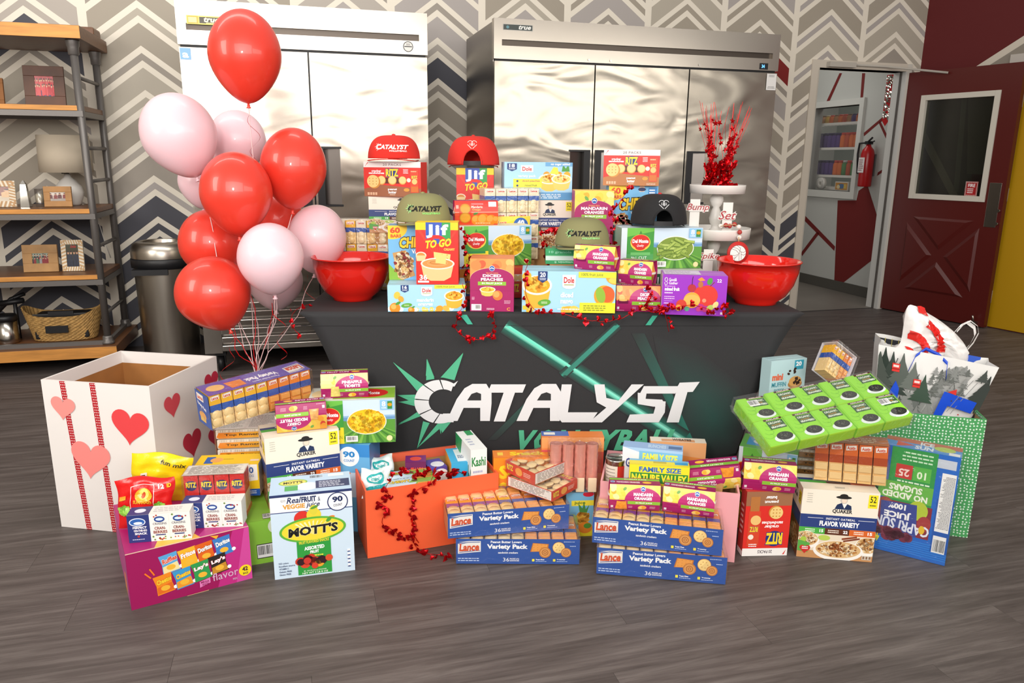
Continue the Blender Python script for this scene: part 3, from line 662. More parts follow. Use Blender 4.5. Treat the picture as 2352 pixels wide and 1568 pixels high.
# woven basket with a black case, steel canister
r = root('woven_basket', WM @ T3(Vector((-2.65, -.36, .161))), 'oval woven straw basket with a blank black tag, bottom shelf', 'basket')
mb = MB(); NB = 72
def bk(t, j, inn=0):
    a = 2*pi*t/NB; q = j/22; rx, ry = .175+.05*q-inn, .10+.025*q-inn; e = abs(math.cos(a)); hh = .155+.055*e**3
    b = .0022*math.sin(j*2.2+(t % 2)*pi)
    ca, sa = math.cos(a), math.sin(a); ca = math.copysign(abs(ca)**.8, ca); sa = math.copysign(abs(sa)**.8, sa)
    return ((rx+b)*ca, (ry+b)*sa, .003+q*hh)
for j in range(23):
    for t in range(NB): mb.v.append(bk(t, j))
for t in range(NB): mb.v.append(bk(t, 22, .008))
for t in range(NB): mb.v.append(bk(t, 1, .008))
for j in range(24):
    for t in range(NB): a = j*NB+t; b = j*NB+(t+1) % NB; mb.f.append([a, b, b+NB, a+NB]); mb.c.append('x'); mb.m.append(0); mb.sm.append(False)
mb.f.append(list(range(24*NB, 25*NB))); mb.c.append('x'); mb.m.append(0); mb.sm.append(False)
mb.c = ['ffffff']*len(mb.f)
mb.build('basket_body', mat('straw', 'b08a50', rough=.8, var=.3, vscale=60, bump=.8, bscale=120), r)
MB().box(-.075, .05, -.132, -.124, .06, .105, bev=.002).build('tag', mat('chalk_black', '141416', rough=.8), r)
r = root('black_case', WM @ T3(Vector((-2.65, -.36, .19))), 'black hard plastic case lying in the straw basket', 'case')
MB().box(-.15, .15, -.085, .085, -.015, .135, bev=.012).build('case_body', BLACK, r)
MB().box(-.15, .15, -.092, -.08, .125, .145, bev=.004).box(-.06, .08, -.095, -.085, .135, .16).build('latch', BLACK, r)
r = root('steel_canister', WM @ T3(Vector((-2.955, -.42, .161))), 'steel canister with a black lid beside the basket', 'canister')
MB().lathe([(0, 0), (.062, 0), (.064, .01), (.064, .14), (0, .14)], 32).build('canister_body', STEEL, r); MB().lathe([(0, .175), (.06, .175), (.066, .165), (.067, .14), (0, .14)], 32).build('lid', BLACK, r)
r = root('wall_tool', WM @ T3(Vector((-2.93, -.3, .161))), 'dark clamp tool standing behind the steel canister', 'tool')
MB().tube([(-.1, 0, .17), (-.02, 0, .25), (.06, 0, .28)], .012).tube([(.0, 0, .0), (.0, 0, .26)], .012).tube([(-.1, .0, .22), (.05, 0, .24)], .018).build('tool_body', BLACK, r)
# ---- trash can
r = root('trash_can', WM @ T3(Vector((-2.02, -.47, 0))) @ Matrix.Diagonal((1.12, 1.12, .965, 1)), 'round stainless steel trash can with a black collar', 'trash can')
CAN = mat('can_steel', 'b8b1a6', rough=.3, metal=1, bump=.08, bscale=3)
MB().lathe([(0, .0), (.145, 0), (.148, .02), (.158, .60), (.158, .64)], 48).build('can_body', CAN, r)
MB().lathe([(.160, .635), (.170, .64), (.172, .69), (.166, .70), (.160, .70)], 48).box(-.14, .04, -.175, -.12, .605, .64).build('collar', BLACK, r)
MB().lathe([(.168, .70), (.168, .74), (.155, .785), (.13, .80), (.115, .802), (.112, .795), (.112, .74)], 48).build('lid', CAN, r)
MB().lathe([(0, .75), (.112, .75)], 32).build('opening', BLACK, r)
# ---- fire extinguisher on the inner wall
r = root('fire_extinguisher', WM @ T3(Vector((4.03, .62, 1.06))), 'red fire extinguisher hanging on the inner wall', 'fire extinguisher')
RED = mat('extinguisher_red', 'b01016', rough=.3)
MB().lathe([(0, 0), (.055, 0), (.06, .01), (.06, .30), (.05, .34), (.025, .37), (.02, .39), (0, .39)], 28).build('cylinder', RED, r)
MB().box(-.03, .03, -.02, .02, .39, .42).tube([(0, .02, .41), (-.02, -.06, .45)], .009).tube([(0, 0, .41), (-.03, .09, .40), (-.03, .10, .3), (-.03, .075, .12)], .010).tube([(0, -.02, .405), (0, -.07, .42)], .006).build('valve_hose', BLACK, r)
MB().box(.055, .069, -.04, .04, .1, .3).build('bracket', mat('grey_metal', '888888', rough=.4, metal=.6), r)
f = Face((-.0615, .04, .13), (0, -.08, 0), (0, 0, .14), (-1, 0, 0)); f.R(0, 0, 100, 100, 'e4dede').lines(10, 10, 90, 90, 6, '8a5a5a', .5); f.build('label_plate', r)
# silver hanging decoration in the doorway
r = root('foil_banner', WM @ T3(Vector((4.05, .46, 1.66))), 'silver sequin strip with red rim hanging in the doorway', 'decoration')
MB().box(-.004, .004, -.045, .045, 0, .40).face([(-.004, -.045, 0), (-.004, 0, -.05), (-.004, .045, 0)]).build('rim', RED, r)
mb = MB(); R = random.Random(4)
for i in range(120):
    y, z = R.uniform(-.036, .036), R.uniform(0, .39); n_ = R.uniform(-.006, .006); e = .009; mb.face([(-.006+n_, y-e, z-e), (-.006-n_, y+e, z-e), (-.006+n_, y+e, z+e), (-.006-n_, y-e, z+e)])
mb.build('sequins', mat('silver_sequin', 'd8d8d0', rough=.12, metal=1), r)['kind'] = 'stuff'
# pantry rack behind the inner window
r = root('wire_rack', WM @ T3(Vector((4.42, 1.75, 0))), 'white wire rack of groceries behind the inner window', 'rack')
RZ = (1.02, 1.15, 1.43, 1.68)
for z in RZ:
    mb = MB()
    for k in range(9): mb.tube([(-.18+k*.045, -1.1, z), (-.18+k*.045, .45, z)], .003, n=5)
    for k in range(26): mb.tube([(-.19, -1.08+k*.06, z-.002), (.19, -1.08+k*.06, z-.002)], .002, n=4)
    mb.box(-.195, -.185, -1.1, .45, z-.02, z+.004); mb.build('wire_shelf', WHITEP, r)
for x in (-.19, .19):
    for y in (-1.1, .45): MB().tube([(x, y, 0), (x, y, 1.95)], .012).build('post', WHITEP, r)
KINDS = [('spice_jar', 'b5482a', 'c23b30', 'jar', 'red capped'), ('purple_bottle', '4a2f78', '2a1d50', 'bottle', 'purple'), ('orange_bottle', 'd0662a', 'b83028', 'bottle', 'orange'), ('jam_jar', 'a9764a', '6b4a30', 'jar', 'brown'), ('green_can', '3f7a44', 'b0b0b0', 'can', 'green'), ('yellow_jar', 'c8a040', 'c0b090', 'jar', 'yellow')]
KM = []
for nm, c, c2, cat, _ in KINDS:
    KM.append((nm, MB().lathe([(0, 0), (.03, 0), (.032, .01), (.032, .11), (.022, .125), (.022, .13)], 14, c).mesh(nm, MATTE), MB().lathe([(0, .15), (.022, .15), (.024, .128), (0, .128)], 14, c2).mesh('cap', MATTE), cat))
R = random.Random(12)
PC = {}
for li, z in enumerate(RZ[1:]):
    for k in range(15 if li < 2 else 14):
        y = .78+k*.068; ki = ([1, 1, 1, 2, 2, 3, 3, 5, 5, 5, 3, 3, 2, 2, 1] if li == 1 else [1, 1, 2, 4, 0, 4, 0, 5, 5, 5, 5, 2, 1, 1, 3])[k] if li < 2 else R.randrange(6)
        ki = ([3, 3, 3, 3, 2, 2, 2, 0, 2, 1, 1, 1, 1, 1, 1] if li == 1 else [5, 5, 5, 0, 0, 4, 0, 4, 2, 2, 1, 1, 1, 1, 1])[k] if li < 2 else ki
        nm, me, cp, cat = KM[ki]; o = bpy.data.objects.new(nm, me); COL.objects.link(o); o.matrix_world = WM @ T3(Vector((4.30, y, z+.003)))
        if li == 2: o.scale = (1, 1, .55)
        cnt = PC.setdefault((ki, li), []); cnt.append(o); ORD = ('rightmost', 'second from right', 'third from right', 'fourth from right', 'fifth from right', 'sixth from right', 'seventh from right', 'eighth from right')
        tag(o, KINDS[ki][4]+' '+cat+' '+ORD[len(cnt)-1]+' of its kind on the '+('lower', 'middle', 'top')[li]+' wire pantry shelf', cat, KINDS[ki][4]+' '+cat+'s on the '+('lower', 'middle', 'top')[li]+' pantry shelf')
        inst('cap', cp, o)
r = root('tape_roll', WM @ T3(Vector((4.17, 1.36, 1.001)))@ROT(pi/2, 'Y'), 'white paper tape roll on the inner window sill', 'roll')
r.matrix_world = WM @ T3(Vector((4.16, 1.42, 1.065))) @ ROT(pi/2, 'Y')
MB().lathe([(.02, -.02), (.06, -.02), (.06, .02), (.02, .02), (.02, -.02)], 28).build('roll', WHITEP, r)
r = root('snack_box', WM @ T3(Vector((4.17, 1.08, 1.001))), 'orange and white box on the inner window sill', 'box')
MB().box(-.02, .02, -.09, .11, 0, .09, 'd8d4cc', bev=.003).build('carton', MATTE, r); f = Face((-.021, .10, .01), (0, -.18, 0), (0, 0, .07), (-1, 0, 0)); f.R(0, 0, 100, 100, 'c98a28').E(50, 50, 30, 35, '3a6a9a').E(25, 40, 14, 28, 'e8d8a8').R(70, 20, 92, 80, 'd8b848'); f.build('front_print', r)
# ================================================================ PRINTED ARTWORK
def fruitcup(f, cx, cy, rx, ry, c='f2a81c', c2='f7c34a', liq='f6b53a', seed=1):
    f.P([(cx-rx, cy), (cx-rx*.78, cy-ry*1.9), (cx-rx*.3, cy-ry*2.35), (cx+rx*.3, cy-ry*2.35), (cx+rx*.78, cy-ry*1.9), (cx+rx, cy)], liq)
    f.E(cx, cy, rx*1.07, ry, 'f4efe4', 28).E(cx, cy, rx*.92, ry*.8, c, 24)
    f.scat(cx, cy+ry*.12, rx*.66, ry*.62, 45, ry*.26, [c, c2, 'e8931a'], seed, 6, 3, 1.3)
def orange(f, cx, cy, r, c='f08c1e', hi='f9b45a', leaf=True):
    f.C(cx, cy, r, c, 22).C(cx-r*.25*f.h/f.w, cy+r*.25, r*.5, hi, 16)
    if leaf: f.E(cx+r*.6*f.h/f.w, cy+r*.9, r*.55*f.h/f.w, r*.25, '4f9a38', 12, rot=30)
def badge(f, x0, y0, x1, y1, n, c='1f3a78', sub=True):
    m = (x0+x1)/2; f.P([(x0, y1), (x0, y0+(y1-y0)*.25), (m, y0), (x1, y0+(y1-y0)*.25), (x1, y1)], c)
    f.T(n, x0+(x1-x0)*.2, y0+(y1-y0)*.5, x1-(x1-x0)*.2, y1-(y1-y0)*.08, 'ffffff', .03)
    if sub: f.lines(x0+(x1-x0)*.15, y0+(y1-y0)*.22, x1-(x1-x0)*.15, y0+(y1-y0)*.45, 2, 'dfe6f4', .5, 2, 'c')
def dole(title, n, art, logo=50, cup=84, juice=True):
    def a(f):
        f.R(0, 0, 100, 100, 'a9d8ee'); f.P([(0, 0), (100, 0), (100, 12), (60, 20), (30, 8), (0, 16)], '9bd0ea')
        A = f.h/f.w
        R = random.Random(len(title))
        for i in range(12): x = R.uniform(2, 98); f.E(x, R.uniform(2, 12), 3.2, 8, R.choice(('f6c23c', 'f9d35a', 'ffffff')), 12, rot=R.uniform(0, 90))
        art(f); badge(f, 17, 72, 27, 100, str(n))
        f.R(logo-7, 66, logo+7, 92, 'fbfaf5').E(logo, 66, 7, 8, 'fbfaf5').T('Dole', logo-5.5, 72, logo+5.5, 87, 'c9252c', .03)
        f.L([(logo-5, 68), (logo+5, 68)], 2, '9aa03a')
        if juice: f.R(60, 86, 100, 100, 'f4e03a').T('100% fruit juice', 63, 88, 86, 97, '5c8a2c', .015).R(98, 0, 100, 4, 'f4e03a')
        ls = title.split('|'); y = 46
        for t in ls: f.T(t, logo-2-len(t)*1.35, y-9 if t[0] in 'mnacdo' else y-9, logo-2+len(t)*1.35, y+4, 'ffffff', .035); y -= 19
        f.lines(logo-12, y-2, logo+12, y+3, 1, 'f4fbff', .5, 2, 'c')
        f.E(24, 24, 7, 8, '5fa838', 16, rot=8).lines(20, 21, 28, 27, 2, 'eef4d8', .4, 3, 'c')
    return a
def art_mandarin(f):
    orange(f, 9, 14, 20); orange(f, 30, 6, 12); fruitcup(f, 85, 58, 12, 20); f.E(66, 10, 5, 12, 'f2a02a', rot=25).E(12, 62, 4, 14, 'f6c44a', rot=-20).E(17, 48, 3.5, 12, 'f2a83a', rot=30).E(74, 12, 4, 10, 'f6b84a', rot=-30)
def art_mango(f):
    fruitcup(f, 16, 66, 15, 24); f.E(5, 88, 5, 10, 'f6c43a', rot=20); f.E(88, 42, 11, 26, 'f0a02c', 26, rot=12).E(91, 46, 8, 20, 'e8622a', 22, rot=12).E(84, 44, 5, 20, '8fb83a', 20, rot=14).E(98, 84, 9, 14, 'f2a632', rot=-15).E(99, 80, 7, 8, 'f8cf5a')
    f.R(62, 0, 100, 25, 'f2e234').lines(66, 4, 96, 20, 3, '7a8a2a', .42).E(50, 4, 8, 12, 'f3b23a').E(56, 8, 5, 9, 'f8cc58').R(1, 6, 6, 16, 'f0d23c')
def art_variety(f):
    for x, c in ((62, 'f0a030'), (80, 'f2a02c'), (92, 'e8b02c')): f.C(x, 66, 10, c)
    f.P([(66, 70), (72, 88), (78, 86), (80, 68)], 'f2e04c').P([(84, 76), (86, 95), (90, 84), (94, 96), (96, 76)], '4f9a3c')
    fruitcup(f, 66, 56, 15, 14, 'f6cf62', 'fae08a', 'f4c85a', 3); fruitcup(f, 84, 56, 14, 13, 'f8d878', 'fbe9a8', 'f6cf6a', 4)
    f.R(13, 33, 55, 56, 'f4e046').T('diced peaches', 26, 47, 52, 53, '9a2f5a', .02).T('mixed fruit', 30, 36, 48, 42, '3f7a30', .02).C(19, 50, 3, '1f3a78').C(19, 38, 3, '1f3a78')
    f.R(0, 0, 100, 20, '5f9fd0').lines(40, 3, 95, 17, 3, 'e4f0fa', .5); f.R(60, 90, 100, 100, '6aa8d8').T('no sugar added', 68, 91, 96, 98.5, 'ffffff', .02)
def A_var(f):
    f.R(0, 0, 100, 100, 'a6d4ee'); art_variety(f); badge(f, 4, 76, 18, 97, '18'); f.R(24, 74, 42, 92, 'fbfaf5').T('Dole', 26, 77, 40, 88, 'c9252c', .03).T('variety pack', 20, 59, 46, 67, 'ffffff', .02)
def A_jif(f):
    f.R(0, 0, 100, 100, 'e2261c')
    for i in range(7): f.P([(50, 40), (i*18-6, 100), (i*18+3, 100)], 'ea3a22')
    f.R(24, 74, 46, 100, '2f55b5').R(46, 74, 64, 100, '3a56b8').R(62, 70, 82, 100, '2f9e4a').R(0, 88, 24, 100, 'f7cf1c').R(82, 88, 100, 100, 'f7cf1c').E(48, 70, 24, 10, 'e2261c').R(42, 66, 56, 74, '2f55b5')
    f.T('Jif', 25, 75, 77, 97, 'ffffff', .045, sp=1.2)
    f.T('TO GO', 22, 60, 84, 73, 'f7d52a', .05, .25, rot=6, o='b01c10', ow=.03).T('CREAMY', 66, 55, 92, 59, 'f4cf5a', .03)
    # cracker and cup
    f.E(12, 47, 13, 6, 'f3e4cc').E(12, 47, 10, 4.4, 'd98a3c').P([(0, 47), (2, 38), (20, 38), (25, 47)], 'e8c890')
    f.P([(42, 53), (82, 49), (78, 30), (44, 34)], 'f1cf7a')
    for i in range(3):
        for j in range(3): f.C(50+i*12, 37+j*5.5+(2-i)*.6, .9, 'c98f3c')
    f.P([(12, 33), (18, 12), (34, 6), (66, 6), (82, 12), (90, 36)], 'e9c48a'); f.E(51, 34, 40, 9.5, 'f6ead4', 30).E(51, 34, 36, 7.5, 'd9914a', 28)
    f.ring(51, 35, 24, 4.5, .9, 'e8b070').ring(48, 36, 14, 2.6, .8, 'c47a32').P([(48, 50), (72, 48), (70, 33), (46, 35)], 'f1cf7a')
    f.T('36', 8, 7, 26, 16, 'ffffff', .03).R(4, 3, 30, 6, 'ffffff')
def A_chewy(n='60'):
    def a(f):
        f.R(0, 0, 100, 100, '76b9e6').P([(0, 0), (0, 30), (30, 0)], '86b83a').E(8, 95, 30, 20, 'f5cf2c', 26).T(n, 4, 86, 24, 97, 'd8431f', .05).T('BARS', 5, 78, 26, 84, 'd8431f', .04)
        f.R(62, 90, 72, 100, 'e8c8b0').E(67, 94, 8, 3, '1f2a5a').R(46, 84, 88, 89, '76b9e6')
        f.R(80, 80, 98, 97, '3f86c8').lines(82, 82, 96, 95, 3, 'ffffff', .5)
        f.T('CHEWY', 22, 60, 94, 80, 'f8cf24', .09, .15, rot=3, o='2a1a10', ow=.06)
        f.R(40, 36, 90, 56, '5aa8e0').T('VARIETY', 46, 49, 84, 56, 'ffffff', .04).T('PACK', 54, 40, 76, 47, 'ffffff', .04)
        f.P([(8, 50), (34, 55), (52, 8), (26, 0), (18, 4)], 'c99a5c'); f.scat(30, 28, 18, 24, 130, 4.2, ['e8d0a0', 'd9b878', 'f4e6c8', 'b9823f', '7a4a22', '8a2020'], 4, 6, 3)
        f.P([(58, 0), (58, 26), (100, 34), (100, 0)], 'd8342a').T('3', 62, 10, 76, 24, 'ffffff', .04).T('FLAVORS', 62, 3, 90, 8, 'ffffff', .02)
    return a
def quaker_man(f, cx, cy, s):
    k = s*f.h/f.w
    f.P([(cx-1.1*k, cy-1.1*s), (cx-.8*k, cy-.4*s), (cx-.2*k, cy-.1*s), (cx+.35*k, cy-.15*s), (cx+1.1*k, cy-.5*s), (cx+1.2*k, cy-1.1*s)], '1f3157')
    f.P([(cx-.2*k, cy-.1*s), (cx+.2*k, cy-.95*s), (cx+.55*k, cy-.2*s)], 'f2f0ea').E(cx+.05*k, cy+.3*s, .5*k, .55*s, 'c9c2b8', 16).E(cx+.1*k, cy+.28*s, .33*k, .42*s, 'efd9c4', 14)
    f.E(cx, cy+.72*s, 1.05*k, .24*s, '23211f', 18).E(cx, cy+.95*s, .55*k, .3*s, '23211f', 16)
def A_quaker(f):
    f.R(0, 0, 100, 100, 'f3e9d8'); quaker_man(f, 54, 84, 9.5); f.T('QUAKER', 41, 67, 67, 73.5, '2a2a2c', .035)
    f.R(86, 78, 98, 97, 'f5e62a').T('52', 88, 86, 96, 95, '1d1d1d', .01).lines(88, 80.5, 96, 83.5, 1, '6a6420', .6, 2, 'c')
    f.lines(6, 80, 14, 95, 5, 'b9b4a8', .3, 5, 'c')
    f.R(0, 45, 100, 64, '2b3f7c').T('INSTANT OATMEAL', 34, 57.5, 72, 60.5, 'ffffff', .02, sp=1.2).T('FLAVOR VARIETY', 26, 48, 78, 55.5, 'ffffff', .06).L([(10, 59), (30, 59)], .5, 'ffffff').L([(76, 59), (97, 59)], .5, 'ffffff')
    f.R(0, 36, 34, 45, '4fae46').T('15', 27, 38.5, 32, 43, 'ffffff', .04).lines(8, 38, 24, 43.5, 2, 'f0ffe8', .5).R(34, 36, 66, 45, '5a2d1a').T('22', 58, 38.5, 64, 43, 'ffffff', .04).lines(38, 38, 56, 43.5, 2, 'f8e8d8', .5).R(66, 36, 100, 45, 'd8662a').T('15', 90, 38.5, 96, 43, 'ffffff', .04).lines(72, 38, 88, 43.5, 2, 'fff0e0', .5)
    f.R(0, 0, 100, 36, 'c9925e').P([(0, 12), (100, 8), (100, 36), (0, 36)], 'e8d9c2')
    for (x, y, rx, ry, sd) in ((10, 28, 18, 13, 1), (92, 24, 17, 14, 2), (54, 15, 33, 15, 3)):
        f.E(x, y-2, rx, ry, 'f7f2ea', 30).E(x, y, rx*.9, ry*.82, 'd9b27c', 28); f.scat(x, y, rx*.78, ry*.66, 150, 2.1, ['e8cfa4', 'd1a56a', 'f0e2c6', 'b98046', '8c5228'], sd, 6, 3)
    f.E(34, 31, 8, 4, 'b8cf5a').E(7, 27, 4, 4, 'a8c84a').scat(52, 18, 10, 5, 40, 1.8, ['7a3f1c', '9a5528'], 7).L([(58, 31), (76, 35)], 2.6, '8a3f22').L([(60, 28), (80, 33)], 2.2, '7a3218')
    f.P([(0, 10), (0, 26), (16, 22), (14, 8)], '5aa848').heart(10, 13, 7.5, 'c8322a').lines(5, 12, 15, 17, 2, 'ffffff', .5, 3, 'c').R(86, 3, 98, 9, 'd8cfc0')
    for i in range(3): f.R(87+i*4, 4, 89.6+i*4, 8, '8a6a50')
def A_quaker_top(f): f.R(0, 0, 100, 100, 'f3e9d8').R(0, 60, 100, 74, '2b3f7c').R(0, 44, 36, 60, '4fae46').R(36, 44, 68, 60, '5a2d1a').R(68, 44, 100, 60, 'd8662a').lines(20, 62, 90, 72, 1, 'ffffff', .5).R(42, 12, 62, 26, 'e8e0d0').lines(44, 13, 60, 25, 3, '777777', .5)
def A_quaker_side(f):
    f.R(0, 0, 100, 100, 'f3e9d8').R(0, 45, 100, 64, '2b3f7c').R(0, 0, 100, 45, '8a5530').R(0, 34, 60, 45, '6a3a20').scat(50, 20, 40, 16, 90, 3, ['c99a60', 'd8b884', 'a8682e'], 5)
    f.R(66, 74, 92, 92, 'f5e62a').T('52', 70, 78, 88, 89, '1d1d1d', .02); quaker_man(f, 34, 84, 7)
def A_ritz(f, inv=False):
    f.R(0, 0, 100, 100, 'dc2f26').R(0, 84, 100, 100, 'f3f0ec').T('20 PACKS', 34, 88.5, 66, 95.5, '9a8a8a' if not inv else '7a6a6a', .02, sp=1.1).P([(3, 86), (7, 98), (9, 98), (3, 88)], 'd8342c')
    f.P([(0, 0), (0, 22), (30, 34), (100, 24), (100, 0)], '9c5f3e' if not inv else 'b9763f')
    f.E(50, 66, 9, 17, '20357c', 26).T('RITZ', 39, 58, 61, 80, 'f8d62a', .06, o='20357c', ow=.05)
    f.T('cracker', 14, 71, 31, 77, 'ffffff', .03).T('sandwiches', 9, 65, 36, 71, 'ffffff', .03)
    f.R(26, 38, 74, 55, '5a2418')
    for x, r in ((31, 13), (50, 13), (68, 12)): f.C(x, 47, r, 'd9a24a', 22).C(x, 48, r*.86, 'f2d08a', 20)
    f.C(18, 42, 19, 'cf8f3c', 26).C(16, 44, 18, 'f0cd82', 26)
    for i in range(3):
        for j in range(3): f.C(10+i*6, 36+j*8, 1.6, 'c48a3a', 8)
    f.T('peanut', 42, 17, 58, 24, 'ffffff', .03).T('butter', 43, 9, 57, 17, 'ffffff', .03).lines(44, 4, 56, 7, 1, 'ffe8d0', .5, 3, 'c')
    f.R(82, 12, 96, 78, 'd8482c').T('RITZ', 84, 52, 94, 61, 'f8d62a', .05, o='20357c').C(89, 44, 8, 'efc57a').R(83, 14, 95, 30, 'd0702c').lines(83, 70, 95, 76, 1, 'f4d0a0').C(79, 48, 6, 'f4ead8')
    f.lines(69, 66, 79, 80, 4, 'ffffff', .4, 5, 'c').E(75, 20, 5, 5, 'e09a3c')
    for i in range(4): f.R(6+i*4.5, 4, 9.6+i*4.5, 12, 'e0b490')
    f.lines(78, 2, 98, 8, 2, 'f0dccb', .4)
def A_ritz_inv(f): A_ritz(f, True)
K_MAG = 'a81c63'
def kr_logo(f, x, y, r): f.C(x, y, r, 'ffffff', 22).E(x, y, r*1.0*f.h/f.w*.9, r*.9, '2f62b0', 22).L([(x-r*.6*f.h/f.w, y-.1*r), (x-.1*r*f.h/f.w, y+.25*r), (x+r*.6*f.h/f.w, y-.1*r)], r*.28, 'ffffff')
def fruit_bg(f, kind, y0=55, y1=100, seed=1):
    R = random.Random(seed); pal = {'mandarin': (('f6d24c', 'f9e07a', 'f0b030', 'fbe8a0'), 'f7d860'), 'peach': (('f08a4a', 'f6a860', 'e0603a', 'f8c070'), 'f29a52'), 'pine': (('f6e48a', 'fbf0b4', 'f0d050'), 'f8e890'), 'cherry': (('e8c24a', 'f0d060', 'd0402c', 'e89a30'), 'e8b848')}[kind]
    f.R(0, y0, 100, y1, pal[1])
    for i in range(16): f.E(R.uniform(4, 96), R.uniform(y0+6, y1-6), R.uniform(6, 12), R.uniform(8, 13)*(.8), R.choice(pal[0]), 16, rot=R.uniform(0, 180))
    if kind != 'peach': f.E(30, y1-14, 4, 5, '6fa84a', rot=40).E(74, y1-22, 3, 4, '5f9c48', rot=-20)
def A_kcup(l1, l2, kind, cupx=25, small='', flipcup=False):
    def a(f):
        f.R(0, 0, 100, 100, K_MAG); fruit_bg(f, kind, 44, 100, 3)
        f.E(66, 46, 36, 46, 'b92d72', 40); f.R(0, 0, 100, 34, K_MAG); f.P([(0, 0), (0, 46), (12, 34), (100, 34), (100, 0)], K_MAG)
        kr_logo(f, 66, 87, 9)
        f.T(l1, 66-len(l1)*2.35, 62, 66+len(l1)*2.35, 74, 'ffffff', .045).T(l2, 66-len(l2)*2.5, 47, 66+len(l2)*2.5, 59, 'ffffff', .045)
        f.R(36, 27, 100, 41, '8fc33c').T('IN FRUIT JUICE', 52, 30, 84, 37, 'ffffff', .03)
        f.E(66, 13, 8, 9, 'f6c04a').E(62, 11, 5, 7, 'f8d070').C(68, 13, 7, 'f2aa34').lines(38, 8, 48, 20, 3, 'e8b0c8', .4).lines(80, 8, 94, 20, 3, 'f0b8c8', .4).R(3, 9, 8, 19, 'e8e0e4').lines(3, 2, 24, 6, 1, 'e0b0c4', .5)
    return a
def A_ktall(l1, l2, kind, n=1):
    def a(f):
        f.R(0, 0, 100, 100, K_MAG); fruit_bg(f, kind, 62, 100, 5)
        f.E(50, 62, 50, 21, K_MAG, 40).R(0, 40, 100, 62, K_MAG); f.ring(50, 62, 50, 21, .7, 'f0c890', 30, 0, 180); kr_logo(f, 50, 82, 5.2)
        f.T('YELLOW CLING' if kind == 'peach' else 'PEELED', 36, 72, 64, 74.5, 'f0a060', .02)
        f.T(l1, 50-len(l1)*4.2, 65.5, 50+len(l1)*4.2, 71, 'ffffff', .04).T(l2, 50-len(l2)*3.6, 58.5, 50+len(l2)*3.6, 64, 'ffffff', .04)
        f.R(18, 50, 82, 57, '8fc33c').T('IN FRUIT JUICE', 27, 51.5, 73, 55.5, 'ffffff', .03)
        fruitcup(f, 40, 42, 17, 5.5, 'f0c038', 'f8d860', 'f2cc60', 4); f.C(63, 31, 9.5, 'e8793a', 22).C(60, 33, 6, 'f4a65a')
        f.R(3, 2, 26, 14, 'eeeaf0').bars(12, 3, 25, 13).lines(4, 22, 12, 28, 3, 'f0c0d8', .5).lines(38, 3, 60, 7, 2, 'f4d8e4', .5).lines(78, 15, 96, 22, 3, 'f0c0d8', .4).T('C', 84, 2, 92, 8, 'f0a040', .03)
    return a
def dm_logo(f, cx, cy, s):
    k = s*f.h/f.w
    f.P([(cx-.2*k, cy+.9*s), (cx, cy+1.35*s), (cx+.2*k, cy+.9*s)], '3f8a34').E(cx, cy, 1.15*k, .92*s, 'f2cf4a', 30).E(cx, cy+.1*s, 1.05*k, .78*s, 'd8261f', 30).E(cx, cy-.5*s, .6*k, .35*s, 'd8261f', 20)
    f.T('Del Monte', cx-.92*k, cy-.05*s, cx+.92*k, cy+.38*s, 'ffffff', .05).T('Quality', cx-.4*k, cy-.52*s, cx+.4*k, cy-.2*s, 'ffffff', .01, .3)
def A_delmonte(kind):
    def a(f):
        f.R(0, 0, 100, 100, 'cfe2f2').R(35, 52, 100, 64, '8fb8dc').R(35, 0, 100, 54, '5b9a3c').P([(35, 54), (60, 48), (100, 56), (100, 60), (35, 60)], '6a9ac8')
        for i in range(13): f.P([(68, 50), (20+i*9, 0), (24+i*9, 0)], '3f7a2c' if i % 2 else '7fb84a')
        f.R(0, 0, 7, 100, 'dfeaf2').R(7, 0, 40, 100, '3f9a3a'); f.P([(7, 78), (40, 92), (40, 100), (7, 100)], '6fc04a')
        if kind == 'corn': f.R(7, 0, 40, 38, 'f1dc2c').R(9, 32, 36, 38, '2f8a4a').T('WHOLE', 14, 21, 33, 28, '7a8a24', .0).T('KERNEL CORN', 10, 11, 38, 19, '7a8a24', .0)
        else: f.R(7, 0, 40, 36, '4f9e58').R(12, 33, 36, 40, '6fbf6a').T('CUT', 22, 23, 32, 30, 'ffffff', .0).T('GREEN BEANS', 10, 12, 38, 20, 'ffffff', .0).T('No.1', 13, 24, 19, 30, 'ffffff', .0)
        dm_logo(f, 23.5, 64, 22)
        f.E(67, 50, 23, 30, 'eaf0e0', 36).E(67, 50, 22, 28, 'e8b81c' if kind == 'corn' else '7d9638', 34)
        if kind == 'corn': f.scat(67, 50, 20, 25.5, 260, 5.2, ['f6c81c', 'fad848', 'eab312', 'f8d030', 'dca010'], 9, 7, 4, 1.25)
        else:
            R = random.Random(6)
            for i in range(34):
                x, y, q = 67+R.uniform(-17, 17), 50+R.uniform(-19, 19), R.uniform(-50, 50); dx, dy = 6*math.cos(math.radians(q)), 10*math.sin(math.radians(q)); col = R.choice(('9db552', 'b3c768', '86a040', 'a8bf5a'))
                f.L([(x-dx, y-dy), (x+dx, y+dy)], 7.5, '63802c').L([(x-dx, y-dy+.8), (x+dx, y+dy+.8)], 5.2, col)
        f.R(83, 76, 99, 99, '8fc6ea').T('8', 85, 84, 89.5, 96, 'ffffff', .02).T('CANS', 84.5, 79, 90, 82.5, 'ffffff', .02).R(91.5, 78, 97, 96, '3a8a40').E(94.3, 88, 2.6, 4, 'd8a020').C(93, 10, 6.5, 'efe2a8').R(42, 4, 56, 18, 'e6eadf').bars(43, 5, 55, 17)
    return a
